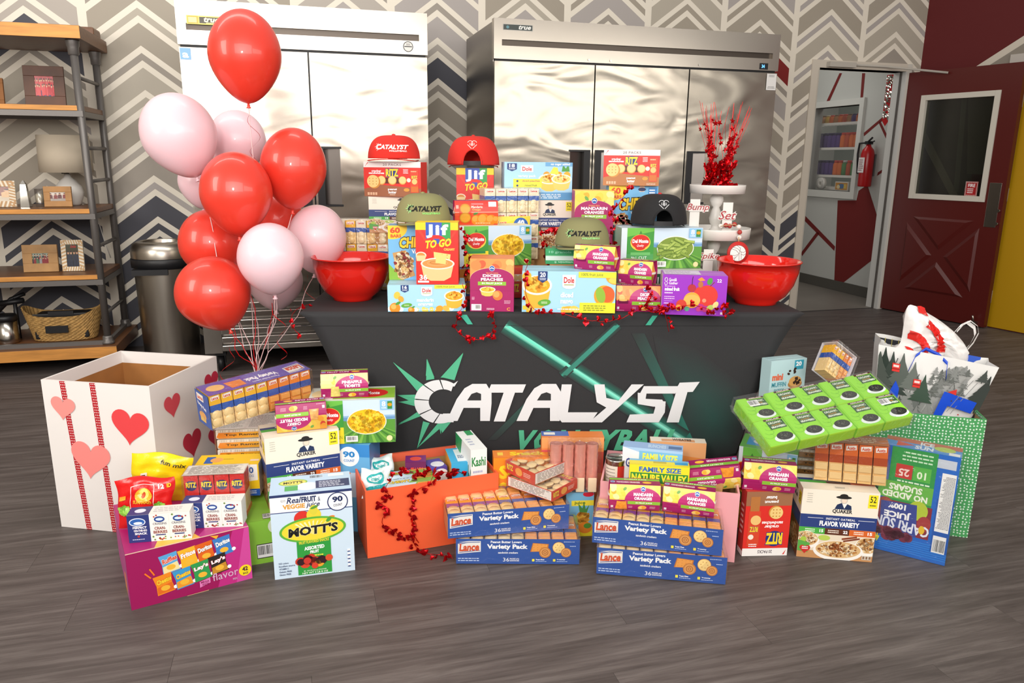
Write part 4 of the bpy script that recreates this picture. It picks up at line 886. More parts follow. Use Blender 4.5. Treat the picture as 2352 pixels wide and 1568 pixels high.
def A_gg(f):
    f.R(0, 0, 100, 100, '9a2fc0').T('Good&', 10, 84, 22, 92, 'ffffff', .01).T('Gather', 10, 76, 24, 83, 'ffffff', .01).ring(5.5, 88, 2, 5, 1.6, 'ffffff').ring(5.5, 79, 2, 4.5, 1.6, 'ffffff', 20, 160, 400)
    f.T('22', 84, 84, 91, 92, 'ffffff', .02).T('mixed fruit', 4, 60, 27, 69, 'ffffff', .05).lines(4, 52, 20, 58, 1, 'f0d8f8', .5).lines(4, 38, 24, 48, 2, 'e8c8f0', .4).lines(4, 70, 24, 73, 1, 'f0d8f8').lines(4, 26, 14, 32, 1, 'e8c8f0').L([(4, 35), (17, 35)], .6, 'e8c8f0')
    f.C(70, 50, 26, 'd8372c', 30).C(62, 54, 20, 'd8372c').L([(74, 74), (80, 84)], 2, '7a4424').E(73, 86, 4, 9, '4f9c3c', rot=-20).C(47, 38, 20, 'f0a43c', 28).E(47, 38, 13, 14, 'f6b65a').C(46, 68, 10, 'b52838').L([(46, 76), (46, 90), (47, 97)], 1.4, '3a1a24').E(59, 78, 4, 8, 'b8723c').P([(54, 90), (60, 96), (66, 88), (58, 86)], 'f0943c')
    f.C(31, 26, 13, 'd2402f').E(27, 18, 5, 8, 'e8a040').C(62, 20, 9, 'b8287c').C(58, 16, 6, 'c83a8a').C(68, 16, 7, 'c03080').E(76, 20, 6, 7, 'b4c860', rot=30).E(84, 28, 4, 9, 'e6d48c', rot=-30).E(40, 16, 4, 6, '58a888').C(66, 38, 5, 'f09070').C(52, 30, 5, 'e8b84a')
    f.lines(70, 4, 90, 7, 1, 'e8c8f0').R(92, 4, 97, 10, 'f0e0f4')
def A_motts(f):
    f.R(0, 0, 100, 100, 'cfe2f2').R(0, 79, 100, 98, 'f2f4f6').R(0, 97, 100, 100, '2b3768').L([(0, 79), (100, 78)], 1.0, '3a4a80')
    f.T('MADE WITH', 13, 91, 19, 94, '8a8a8a').T('Real', 21, 89, 37, 96, '24305c', .02, .25).T('FRUIT', 38, 89, 56, 95.5, '24305c', .05).T('VEGGIE', 15, 82.5, 42, 88, 'e0a03c', .045).T('juice', 44, 81.5, 60, 88.5, '24305c', .02, .25).T('&', 58, 89, 61, 94, '24305c')
    f.C(82, 86, 11.2, '2b3768', 36).C(82, 86, 10, 'f6f6f6', 34).T('90', 75.5, 85.5, 88.5, 92.5, '24305c', .05, rot=4).T('COUNT', 76.5, 80.5, 87.5, 83.5, '24305c', .02, rot=4)
    f.C(38, 70, 9, 'd8342a').C(48, 69, 8, 'd03428').E(52, 73, 9, 8, 'e8d23c').E(52, 79, 5, 6, 'dcd040').E(70, 67, 8, 2.5, 'e8822c', rot=20).E(53, 82, 5, 1.5, '5a9a3c', rot=20)
    f.R(29, 2, 71, 46, '2f9a3f').E(50, 56, 41, 15, '5fb03c', 40, rot=2).E(50, 56, 38, 12.6, 'f3d83a', 40, rot=2)
    for i in range(9): f.P([(50, 50), (28+i*5.5, 66-abs(4-i)*.6), (30+i*5.5, 67-abs(4-i)*.6)], 'faf0b8')
    f.T("MOTT'S", 20, 50, 81, 61, '1c1c1c', .045, .1, rot=3, o='f8f0c0', ow=.02).E(70, 66, 4, 2, '4f9c38', rot=40)
    f.T('FRUIT FLAVORED SNACKS', 32, 40, 69, 43.5, 'f0e040', .02, rot=3).T('ASSORTED', 38, 32, 63, 36.5, 'ffffff', .05, rot=3).T('FRUIT', 45, 27.5, 56, 31, 'ffffff', .05, rot=3).lines(36, 23.5, 64, 26, 1, 'f0e040', .6, 3, 'c')
    f.scat(50, 18, 19, 4.5, 16, 5, ['3f1a24', 'c83a24', 'e8a030', '2a1020', 'd8442c'], 5, 10, 2, 1.1).C(50, 12, 3.6, 'd8402c').C(33, 18, 4.2, '35141e').C(61, 18, 4, '35141e').C(41, 19, 4, 'c8382c').C(68, 20, 4, 'd8502c')
    f.T('80 - 0.8 OZ (22.6 g) POUCHES', 36, 5.5, 64, 7.5, 'f4f8e8', .01).T('NET WT 4 LB 8 OZ', 34, 3, 66, 5, 'f4f8e8', .02)
    for i, t in enumerate(('NO colors', 'Excellent source', 'VITAMIN C', 'Gelatin FREE', 'Gluten FREE')): f.T(t, 6, 18-i*3.4, 8+len(t)*1.1, 20-i*3.4, '3a4a70', .015)
    for i in range(5): f.R(91, 6+i*4.6, 95, 9.6+i*4.6, 'f0f0f4').E(93, 6.5+i*4.6, 2, .7, '3a4a80')
def A_motts_top(f):
    f.R(0, 0, 100, 100, 'bcd6ee').E(28, 62, 18, 18, '8fbf4c', 26).E(28, 62, 16, 14, 'f0dc6a', 26).T("MOTT'S", 16, 55, 40, 69, '3a4a20', .04).E(46, 34, 14, 22, 'e8f0f8', 24).R(56, 18, 98, 60, '2b3768').lines(60, 22, 94, 56, 4, 'e0e8f8', .4).bars(48, 74, 66, 94, bg='c8dcf0').R(72, 78, 92, 94, 'dceaf4').R(18, 16, 34, 42, '4fae5a')
def lance_logo(f, x0, y0, x1, y1):
    w, h = x1-x0, y1-y0
    f.P([(x0, y0+.0*h), (x1, y0+.18*h), (x1, y1), (x1-w*.3, y1-.0*h), (x0+w*.0, y0+.78*h)], 'f3efe8').P([(x0+.02*w, y0+.9*h), (x0+.5*w, y0+1.0*h), (x1, y0+1.0*h), (x1, y0+.9*h), (x0+.5*w, y0+.9*h)], 'f3efe8')
    f.L([(x0+.06*w, y0+.74*h), (x0+.45*w, y0+.9*h), (x1-.04*w, y0+.92*h)], h*.05*1.0, '2f4f9c').L([(x0+.06*w, y0+.1*h), (x0+.5*w, y0+.2*h), (x1-.04*w, y0+.28*h)], h*.05, '2f4f9c')
    f.T('Lance', x0+.07*w, y0+.22*h, x1-.06*w, y0+.82*h, 'd8542a', .045, .15, rot=3)
def cracker_round(f, x, y, r):
    f.C(x, y, r, 'c98a3c', 22).C(x, y, r*.94, 'f0cf88', 20)
    for a in range(6): f.C(x+.5*r*math.cos(a)*f.h/f.w, y+.5*r*math.sin(a), r*.08, 'b9823c', 6)
def cracker_pb(f, x, y, r): f.C(x, y, r, 'c8803a', 20).C(x, y, r*.82, 'e0a05a', 18).ring(x, y, r*.5*f.h/f.w, r*.5, r*.12, 'b86a28', 16).ring(x, y, r*.22*f.h/f.w, r*.22, r*.1, 'b86a28', 10)
def A_tray(f):
    f.R(0, 0, 100, 100, '2a55a5'); lance_logo(f, 1.5, 40, 20, 92)
    f.T('Peanut Butter Lovers', 28, 84, 53, 94, 'ffffff', .03).T('Variety Pack', 25, 56, 58, 80, 'ffffff', .07).T('sandwich crackers', 34, 42, 50, 50, 'ffffff', .025)
    f.T('36', 38, 10, 43, 25, 'ffffff', .0).T('PACKS of 6', 43.5, 18, 51, 24, 'ffffff', .03).T('SANDWICHES', 43.5, 11, 51, 16, 'ffffff', .03).lines(1.5, 9, 23, 26, 2, 'c8d8f4', .42)
    f.P([(60, 50), (62, 86), (75, 82), (74, 52)], 'c9782c').P([(61, 51), (62.5, 84), (74, 80), (73, 53)], 'eea24a')
    for i in range(4):
        for j in range(3): f.C(63+i*3, 58+j*10, 1.2, 'b8682a', 6)
    cracker_pb(f, 72, 48, 22); cracker_round(f, 83, 68, 23); cracker_pb(f, 89, 48, 19)
    for x in (61.5, 78.5): f.R(x, 12, x+2, 22, 'f0e04a').T('Toast Chee' if x < 70 else 'Toasty', x+3, 17, x+10, 22, 'ffffff', .03).lines(x+3, 10, x+14, 14, 1, 'c8d8f4')
    f.lines(87, 90, 98, 94, 1, 'c8d8f4').lines(92, 72, 98, 77, 1, 'c8d8f4')
# ================================================================ THE TABLE
TX, TY, TB, TZ = -.7587, 2.6301, .0436, .751
TM = T3(Vector((TX, TY, 0))) @ ROT(TB)
TW, TD = 1.83, .76
tab = root('display_table', TM, 'folding table with a fitted black stretch cover printed in teal and white', 'table')
MB().box(.02, TW-.02, .02, TD-.02, .715, .742, bev=.006).build('tabletop', WHITEP, tab)
for x in (.27, TW-.27):
    for y in (.13, TD-.13): MB().tube([(x, y, .02), (x, y, .715)], .014, n=12).build('leg', mat('grey_leg', '8a8a8a', rough=.4, metal=.6), tab)
BLK = mat('black_spandex', '2b2b2d', rough=.8, bump=.12, bscale=700)
def inset(z): # how far the stretched cover pulls in at height z
    t = max(0, (.745-z)/.745); return .235*(t**.62)
TILT = .055
mb = MB(); nz, nx, ny = 22, 40, 14
zz = [.745*(1-(i/nz)**1.25) for i in range(nz+1)]
def loop(z, i):
    e = inset(z); t = (.745-z)/.745; yf = TILT*t; yb = TD-TILT*t; pts = []
    for k in range(nx): u = k/nx; pts.append((e+(TW-2*e)*u, yf, z))
    for k in range(ny):
        u = k/ny; s = math.sin(pi*u)*.055*min(1, t*3); fold = .006*math.sin(u*26+z*9)*min(1, t*4); pts.append((TW-e-s+fold, yf+(yb-yf)*u, z))
    for k in range(nx): u = k/nx; pts.append((TW-e-(TW-2*e)*u, yb, z))
    for k in range(ny): u = k/ny; s = math.sin(pi*u)*.055*min(1, t*3); fold = .006*math.sin(u*23+z*8)*min(1, t*4); pts.append((e+s+fold, yb-(yb-yf)*u, z))
    return pts
N = 2*(nx+ny); mb.v += [(min(max(x, .008), TW-.008), min(max(y, .008), TD-.008), TZ-.001) for x, y, z in loop(.745, 0)]
for i, z in enumerate(zz): mb.v += loop(z, i)
for j in range(nz+1):
    for t in range(N): a = j*N+t; b = j*N+(t+1) % N; mb.f.append([a, a+N, b+N, b]); mb.c.append('ffffff'); mb.m.append(0); mb.sm.append(j > 0)
mb.f.append(list(range(N))); mb.c.append('ffffff'); mb.m.append(0); mb.sm.append(False)
cover = mb.build('stretch_cover', BLK, tab)
mb = MB().tube([(x, -.0008+TILT*.045/.745, .70) for x in (.005, .6, 1.2, TW-.005)], .0015, n=5); mb.build('seam', BLK, tab)
# the printed front panel of the cover
PN = Vector((0, -1, -TILT/.745)).normalized()
PO = Vector((0, TILT, 0)); PV = Vector((0, -TILT, .745))
f = Face(PO, (TW, 0, 0), PV, PN, lift=.0006)
WPN = (TM.to_3x3() @ PN).normalized(); WPO = TM @ PO; TI = TM.inverted()
def tp(px, py):
    p = TI @ on_plane(px, py, WPO, WPN); return p.x/TW*100, p.z/.745*100
f.STEP = .00012
def beam(a, b, w, core, edge, base='2b2b2d', white=True, taper=1):
    A, B_ = Vector(tp(*a)), Vector(tp(*b)); asp = f.h/f.w
    d = Vector(((B_.x-A.x)*f.w, (B_.y-A.y)*f.h)).normalized(); n_ = Vector((-d.y/f.w, d.x/f.h))*w
    lays = ((3.2, base, edge), ) if not core else ((3.0, base, edge), (1.0, edge, core))
    for k, c0, c1 in lays:
        for s in (1, -1): f.P([tuple(A), tuple(B_), tuple(B_+n_*s*k*taper), tuple(A+n_*s*k)], None, cc=[c1, c1, c0, c0])
def glow(cx, cy, ring_, core, base='2b2b2d'):
    for i in range(len(ring_)): f.P([tp(cx, cy), tp(*ring_[i]), tp(*ring_[(i+1) % len(ring_)])], None, cc=[core, base, base])
glow(1640, 960, [(1500, 770), (1600, 800), (1700, 880), (1720, 960), (1690, 1040), (1600, 1060), (1540, 980)], '254a44')
f.P([tp(1450, 765), tp(1480, 765), tp(1606, 1040), tp(1590, 1040)], None, cc=['2b2d2d', '2d3a38', '2a8070', '1f6a5c'])
beam((1160, 748), (1570, 1010), 1.05, '8fe8cf', '1c7463', taper=1.3)
beam((1420, 746), (1290, 862), .6, '3c9c86', '235a4e')
f.P([tp(1160, 748), tp(1172, 748), tp(1576, 1012), tp(1566, 1012)], None, cc=['5ce0c0', '7ae8cc', '9ff0dc', '6ce0c4'])
f.P([tp(1410, 747), tp(1424, 747), tp(1302, 862), tp(1290, 858)], None, cc=['3a9484', '3a9484', '35806f', '35806f'])
f.P([tp(1230, 900), tp(1244, 905), tp(1140, 1010), tp(1120, 1010)], None, cc=['2d5a50', '2d5a50', '2b2f30', '2b2f30'])
G = '53b58c'
for t in (((960, 882), (903, 830), (975, 905)), ((1040, 868), (1064, 809), (1012, 866)), ((978, 862), (981, 823), (998, 866)), ((955, 912), (912, 906), (955, 926)), ((955, 922), (915, 922), (955, 932)), ((962, 945), (915, 972), (966, 955)), ((1010, 966), (958, 1028), (1028, 968)), ((1036, 968), (1016, 993), (1006, 966)), ((1004, 966), (1013, 996), (1014, 966))): 
    f.P([tp(*p) for p in t], G)
# starburst spikes
for a, b, c in (((903, 831), (977, 886), (960, 899)), ((1064, 811), (1018, 866), (1044, 872)), ((980, 824), (979, 872), (998, 869)), ((914, 906), (954, 914), (954, 905)), ((914, 922), (955, 926), (953, 916)), ((914, 975), (958, 945), (964, 955)), ((958, 1029), (972, 966), (987, 970)), ((1012, 994), (1008, 970), (1017, 969))): f.P([tp(*p) for p in (a, b, c)], G)
WH = 'e4e4e6'
def arcC(r0, r1, a0, a1, n=16, cx=1010, cy=921, ex=1.0):
    o = [tp(cx+r1*ex*math.cos(math.radians(a0+(a1-a0)*i/n)), cy-r1*.86*math.sin(math.radians(a0+(a1-a0)*i/n))) for i in range(n+1)]
    q = [tp(cx+8+r0*math.cos(math.radians(a0+(a1-a0)*i/n)), cy-r0*.86*math.sin(math.radians(a0+(a1-a0)*i/n))) for i in range(n, -1, -1)]
    f.P(o+q, WH)
arcC(33, 58, 56, 88); arcC(33, 58, 91, 128); arcC(33, 58, 131, 172); arcC(33, 58, 175, 215); arcC(33, 58, 218, 255); arcC(33, 58, 258, 291)
f.P([tp(1008, 968), tp(1042, 968), tp(1042, 948), tp(1018, 948)], WH)
def LT(polys, holes=()):
    for p in polys: f.P([tp(*q) for q in p], WH)
f.P([tp(*q) for q in ((1052, 873), (1032, 886), (1044, 886))], WH)
def strokes(pts, w=19):
    """letter strokes from photo-traced centre lines"""
    q = [Vector(tp(*p)) for p in pts]; k = w*100/f.h*.00158
    f.L([tuple(v) for v in q], k, WH)
# A T A L Y S T drawn as heavy slanted strokes with joined corners
def A_(x):
    f.P([tp(*q) for q in ((x-19, 965), (x+6, 965), (x+20, 935), (x+58, 935), (x+58, 965), (x+80, 965), (x+84, 925), (x+84, 900), (x+72, 880), (x+40, 880), (x+22, 890), (x+4, 915))], WH)
    f.P([tp(*q) for q in ((x+28, 918), (x+38, 903), (x+50, 899), (x+60, 903), (x+60, 918))], '2c2c2e')
A_(1045); A_(1205)
LT([((1128, 881), (1208, 881), (1200, 900), (1120, 900)), ((1158, 896), (1184, 896), (1160, 966), (1134, 966)), ((1352, 881), (1352+1, 881), (1353, 881))][:2])
LT([((1290, 881), (1313, 881), (1304, 945), (1372, 945), (1356, 968), (1290, 968), (1280, 955))])
LT([((1364, 881), (1388, 881), (1392, 912), (1420, 918), (1450, 881), (1478, 881), (1382, 968), (1352, 968), (1392, 934), (1370, 922))])
LT([((1478, 885), (1560, 885), (1550, 902), (1480, 902), (1472, 912), (1470, 900)), ((1464, 900), (1484, 902), (1482, 914), (1520, 916), (1528, 930), (1500, 932), (1464, 926)), ((1500, 918), (1528, 920), (1526, 945), (1512, 968), (1438, 968), (1446, 950), (1500, 948), (1504, 934))])
LT([((1540, 896), (1556, 884), (1560, 877), (1606, 875), (1590, 898), (1540, 900)), ((1552, 898), (1578, 898), (1558, 968), (1530, 968)), ((1500, 885), (1606, 876), (1592, 898), (1500, 900))][:2])
x0, y0 = tp(1186, 1034); x1, y1 = tp(1560, 983)
f.T('VOLLEYBALL', x0-.3, y0, x1, y1, G, .045, .30, sp=1.12)
f.build('front_print', tab, mat('printed_spandex', vc=True, rough=.75, bump=.08, bscale=500), label='teal light beams and white lettering')
# teal beam ends on the edge band
f = Face((0, .0, .70), (TW, 0, 0), (0, 0, .045), (0, -1, 0), lift=.0042)
def tb(px, py): p = TI @ on_plane(px, py, TM.translation, TM.to_3x3() @ Vector((0, -1, 0))); return p.x/TW*100, (p.z-.70)/.045*100
for a, c in (((1056, 722, 1072, 722, 1086, 744, 1074, 744), '3fae92'), ((1498, 724, 1510, 724, 1494, 746, 1482, 746), '3aa488')):
    f.P([tb(a[i], a[i+1]) for i in (0, 2, 4, 6)], c)
f.build('edge_print', tab)
# ================================================================ THINGS ON THE TABLE
POSE = dict(dole_mandarin=[-0.444,2.646,0.751,0.095,-0.0,-0.0,0.277,0.096,0.159], jif_front=[-0.343,2.667,0.848,0.015,-0.0,0.0,0.15,0.219,0.09], chewy_left=[-0.455,2.76,0.848,0.064,-0.0,0.0,0.184,0.199,0.09], toasty_left=[-0.727,3.09,0.751,-0.12,-0.0,0.0,0.223,0.268,0.1], peaches_front=[-0.152,2.671,0.751,-0.014,-0.0,-0.0,0.157,0.19,0.12], mango=[0.034,2.667,0.751,-0.026,-0.0,-0.0,0.334,0.148,0.15], peach_cups=[0.375,2.688,0.751,-0.059,-0.0,-0.0,0.158,0.094,0.12], mixed_fruit=[0.531,2.648,0.751,-0.121,-0.0,-0.0,0.224,0.143,0.119], mandarin_cups_b=[0.38,2.719,0.846,-0.632,-0.0,-0.0,0.111,0.086,0.11], mandarin_cups_a=[0.22,2.744,0.9,-0.427,-0.0,0.0,0.152,0.086,0.109], corn=[-0.21,2.93,0.874,0.311,-0.0,-0.0,0.298,0.157,0.16], beans=[0.426,2.98,0.867,0.109,-0.0,-0.0,0.329,0.16,0.16], quaker_left=[-0.582,3.08,0.99,0.06,0.0,-0.0,0.24,0.144,0.13], ritz_left=[-0.597,3.08,1.135,-0.134,-0.0,0.0,0.233,0.135,0.1], jif_back=[-0.24,3.24,1.022,0.05,-0.0,-0.0,0.157,0.225,0.09], orange_cups=[-0.228,2.98,1.033,0.177,-0.0,-0.0,0.171,0.093,0.11], toasty_right=[-0.114,3.08,0.877,0.289,-0.0,-0.0,0.232,0.29,0.1], quaker_mid=[0.037,3.2,0.919,0.06,-0.0,-0.0,0.214,0.2,0.13], dole_variety=[-0.038,3.2,1.12,0.122,-0.0,-0.0,0.286,0.153,0.12], mandarin_tall=[0.247,3.08,0.944,0.028,-0.0,-0.0,0.158,0.221,0.12], chewy_right=[0.39,3.14,0.944,0.0,0.0,-0.0,0.201,0.24,0.1], ritz_right=[0.363,3.13,1.185,-0.115,0.0,-0.0,0.223,0.141,0.1], green_bars=[0.124,2.858,0.9,-0.0,-0.0,0.0,0.151,0.058,0.09], heart_box=[-1.595,2.451,-0.0,-0.169,-0.0,0.0,0.405,0.544,0.406], flavor_box=[-1.098,1.947,-0.0,0.556,0.0,-0.0,0.342,0.176,0.376], green_carton=[-0.927,2.165,-0.0,0.384,-0.0,0.0,0.172,0.15,0.217], motts_front=[-0.734,2.118,0.0,0.26,0.0,0.0,0.246,0.283,0.136], quaker_floor_left=[-0.783,2.24,0.151,0.45,-0.0,0.0,0.242,0.246,0.14], quaker_floor_right=[0.959,2.293,0.0,-0.149,-0.0,-0.0,0.239,0.245,0.124], ritz_floor=[0.775,2.289,0.0,0.054,-0.0,-0.0,0.154,0.233,0.046], mandarin_ritz=[0.762,2.329,0.234,-0.191,-0.0,-0.0,0.164,0.095,0.11], capri=[1.238,2.358,-0.004,-0.57,0.048,-0.06,0.223,0.377,0.159], austin=[1.009,2.31,0.258,-0.652,0.006,-0.127,0.22,0.137,0.086], tray_d=[0.276,2.169,0.0,-0.146,-0.0,-0.0,0.4,0.091,0.24], tray_c=[0.262,2.195,0.092,-0.201,-0.0,-0.0,0.4,0.088,0.24], tray_b=[-0.175,2.221,0.0,0.007,-0.0,-0.0,0.401,0.088,0.24], tray_a=[-0.2,2.215,0.089,0.194,-0.0,-0.0,0.401,0.086,0.24], orange_box=[-0.469,2.251,0.0,0.36,0.0,0.0,0.456,0.238,0.29], pink_box=[0.299,2.338,0.0,-0.204,0.0,-0.0,0.449,0.243,0.285], mandarin_c1=[0.319,2.243,0.181,-0.077,-0.0,-0.0,0.165,0.094,0.11], mandarin_c2=[0.488,2.231,0.181,-0.284,-0.0,0.0,0.164,0.099,0.11], motts_back=[-0.697,2.454,-0.0,-0.109,-0.0,0.0,0.201,0.328,0.125], corn_floor=[-0.687,2.421,0.329,0.133,-0.0,0.0,0.29,0.155,0.15], pineapple=[-0.645,2.463,0.485,0.179,-0.0,0.0,0.157,0.085,0.11], cherry=[-0.763,2.316,0.398,0.339,0.0,0.0,0.161,0.093,0.1], lance_big=[-0.952,2.28,0.42,0.74,0.05,-0.072,0.354,0.116,0.11], craisin_l=[-1.12,2.017,0.177,0.192,-0.0,0.0,0.174,0.087,0.1], craisin_r=[-1.015,2.108,0.177,0.119,-0.0,0.0,0.177,0.084,0.1], ritz_clear=[-1.022,2.141,0.177,0.134,-0.0,0.0,0.184,0.151,0.1], kashi=[-0.137,2.41,0.021,0.352,0.0,0.0,0.058,0.3,0.187], ritz_tray_low=[-0.011,2.41,0.168,-0.699,0.033,0.034,0.193,0.036,0.141], ritz_tray_up=[-0.017,2.428,0.202,-0.817,0.043,0.057,0.14,0.042,0.186], seaweed=[0.77,2.122,0.421,0.259,0.414,-0.112,0.502,0.047,0.218], muffin=[0.94,2.62,0.333,0.349,0.0,-0.0,0.158,0.25,0.06], naturev=[0.389,2.342,0.01,-0.135,-0.0,-0.0,0.194,0.3,0.059], cereal_blue=[0.379,2.405,0.01,-0.234,0.0,0.0,0.199,0.331,0.081], wheaties=[0.514,2.559,0.01,-0.104,0.0,0.0,0.196,0.297,0.07], juice_box=[0.192,2.41,0.0,0.102,-0.0,-0.0,0.098,0.166,0.1], snack_orange=[-0.06,2.44,-0.0,0.087,-0.0,-0.0,0.194,0.281,0.069], wafer_clear=[0.134,2.38,0.198,0.01,-0.0,-0.0,0.167,0.144,0.08], green_bag=[1.378,2.492,0.0,-0.253,-0.0,-0.0,0.247,0.44,0.2], mandarin_up=[0.599,2.33,0.204,-0.1,0.21,-0.161,0.167,0.09,0.074], yellow_lance=[-1.09,2.28,0.124,0.13,0.0,0.0,0.212,0.15,0.096], ramen_left=[-0.989,2.401,0.059,0.154,-0.0,-0.0,0.141,0.3,0.189], white_bag=[1.365,2.62,0.457,-0.594,1.033,0.066,0.306,0.593,0.14], ramen_right=[0.992,2.5,-0.0,-0.297,0.0,-0.0,0.089,0.308,0.15], green_case=[0.805,2.501,0.0,-0.433,-0.0,-0.0,0.194,0.31,0.14])
PO_ = lambda n, **k: (lambda q: [k.get(a, v) for a, v in zip(('x', 'y', 'z', 'yaw', 'pitch', 'roll', 'w', 'h', 'd'), q)])(POSE[n])
def top_plain(c, txt=None, tc='ffffff', code=None):
    def a(f):
        f.R(0, 0, 100, 100, c)
        if txt: f.T(txt, 20, 20, 80, 60, tc, .03)
        if code: f.bars(*code)
    return a
def PUT(key, name, label, cat, base, art, cols=None, extra=None, group=None, flap='top', **k):
    a = {'front': art}; a.update(extra or {})
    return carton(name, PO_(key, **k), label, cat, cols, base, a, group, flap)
PUT('dole_mandarin', 'fruit_cup_case', 'light blue case of mandarin orange cups at the front left of the table', 'box', 'a9d8ee', dole('mandarin|oranges', 16, art_mandarin))
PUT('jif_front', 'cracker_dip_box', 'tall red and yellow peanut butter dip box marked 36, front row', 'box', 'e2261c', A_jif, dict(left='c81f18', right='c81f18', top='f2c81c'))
PUT('chewy_left', 'granola_bar_box', 'blue granola bar box behind the tall red box on the left', 'box', '76b9e6', A_chewy(), dict(left='8fc03c', top='5a9ed0'), flap='left')
PUT('peaches_front', 'fruit_cup_carton', 'magenta diced peaches carton standing alone at the front centre', 'box', K_MAG, A_ktall('DICED', 'PEACHES', 'peach'), dict(top='e8864a'))
PUT('mango', 'fruit_cup_case', 'wide light blue diced mango case at the front centre', 'box', 'a9d8ee', dole('diced|mango', 20, art_mango))
PUT('mixed_fruit', 'fruit_snack_box', 'purple mixed fruit snack box beside the right red bowl', 'box', '9a2fc0', A_gg, dict(left='e0d8e8', top='b46ad0'), dict(top=lambda f: f.R(3, 10, 60, 90, 'e2d6ec').lines(6, 20, 56, 80, 4, 'b49cc4')))
PUT('corn', 'canned_corn_case', 'green and yellow case of eight corn cans on the table', 'box', '8fc03c', A_delmonte('corn'), dict(top='e8e4c8'))
PUT('beans', 'canned_bean_case', 'green case of eight green bean cans under the black cap', 'box', '7fb86a', A_delmonte('beans'), dict(top='cfe0ea', left='9cc8b0'))
PUT('quaker_left', 'oatmeal_box', 'cream and navy oatmeal box under the left cracker box', 'box', 'f0e4d0', A_quaker, dict(left='e6d6bc'))
PUT('ritz_left', 'cracker_box', 'red cracker sandwich box under the solid red cap', 'box', 'dc2f26', A_ritz, dict(top='e8e4e0'))
PUT('jif_back', 'cracker_dip_box', 'red peanut butter dip box under the red mesh cap', 'box', 'e2261c', A_jif, dict(top='f2c81c'))
PUT('quaker_mid', 'oatmeal_box', 'cream and navy oatmeal box at the centre back of the table', 'box', 'f0e4d0', A_quaker, dict(right='f0d848'))
PUT('dole_variety', 'fruit_cup_case', 'light blue variety fruit cup case topping the centre back stack', 'box', 'a6d4ee', A_var)
PUT('mandarin_tall', 'fruit_cup_carton', 'tall magenta mandarin oranges carton behind the right olive cap', 'box', K_MAG, A_ktall('MANDARIN', 'ORANGES', 'mandarin'), dict(top='f2c860'))
PUT('chewy_right', 'granola_bar_box', 'blue granola bar box under the right cracker box', 'box', '76b9e6', A_chewy())
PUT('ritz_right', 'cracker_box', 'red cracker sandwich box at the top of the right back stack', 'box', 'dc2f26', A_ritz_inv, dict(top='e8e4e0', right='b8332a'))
def A_green(f):
    f.R(0, 0, 100, 100, '2f9a5c').R(0, 24, 100, 52, 'd8e4da').T('10 granola bars', 8, 66, 92, 86, '8fd0a8', .02).T('3 vitamin 5', 22, 6, 78, 18, 'bfe6cc', .02, rot=180).R(0, 52, 100, 56, '7ac08c')
PUT('green_bars', 'granola_bar_box', 'green and white bar box lying under the right olive cap', 'box', '2f9a5c', A_green, y=2.845, z=.901)
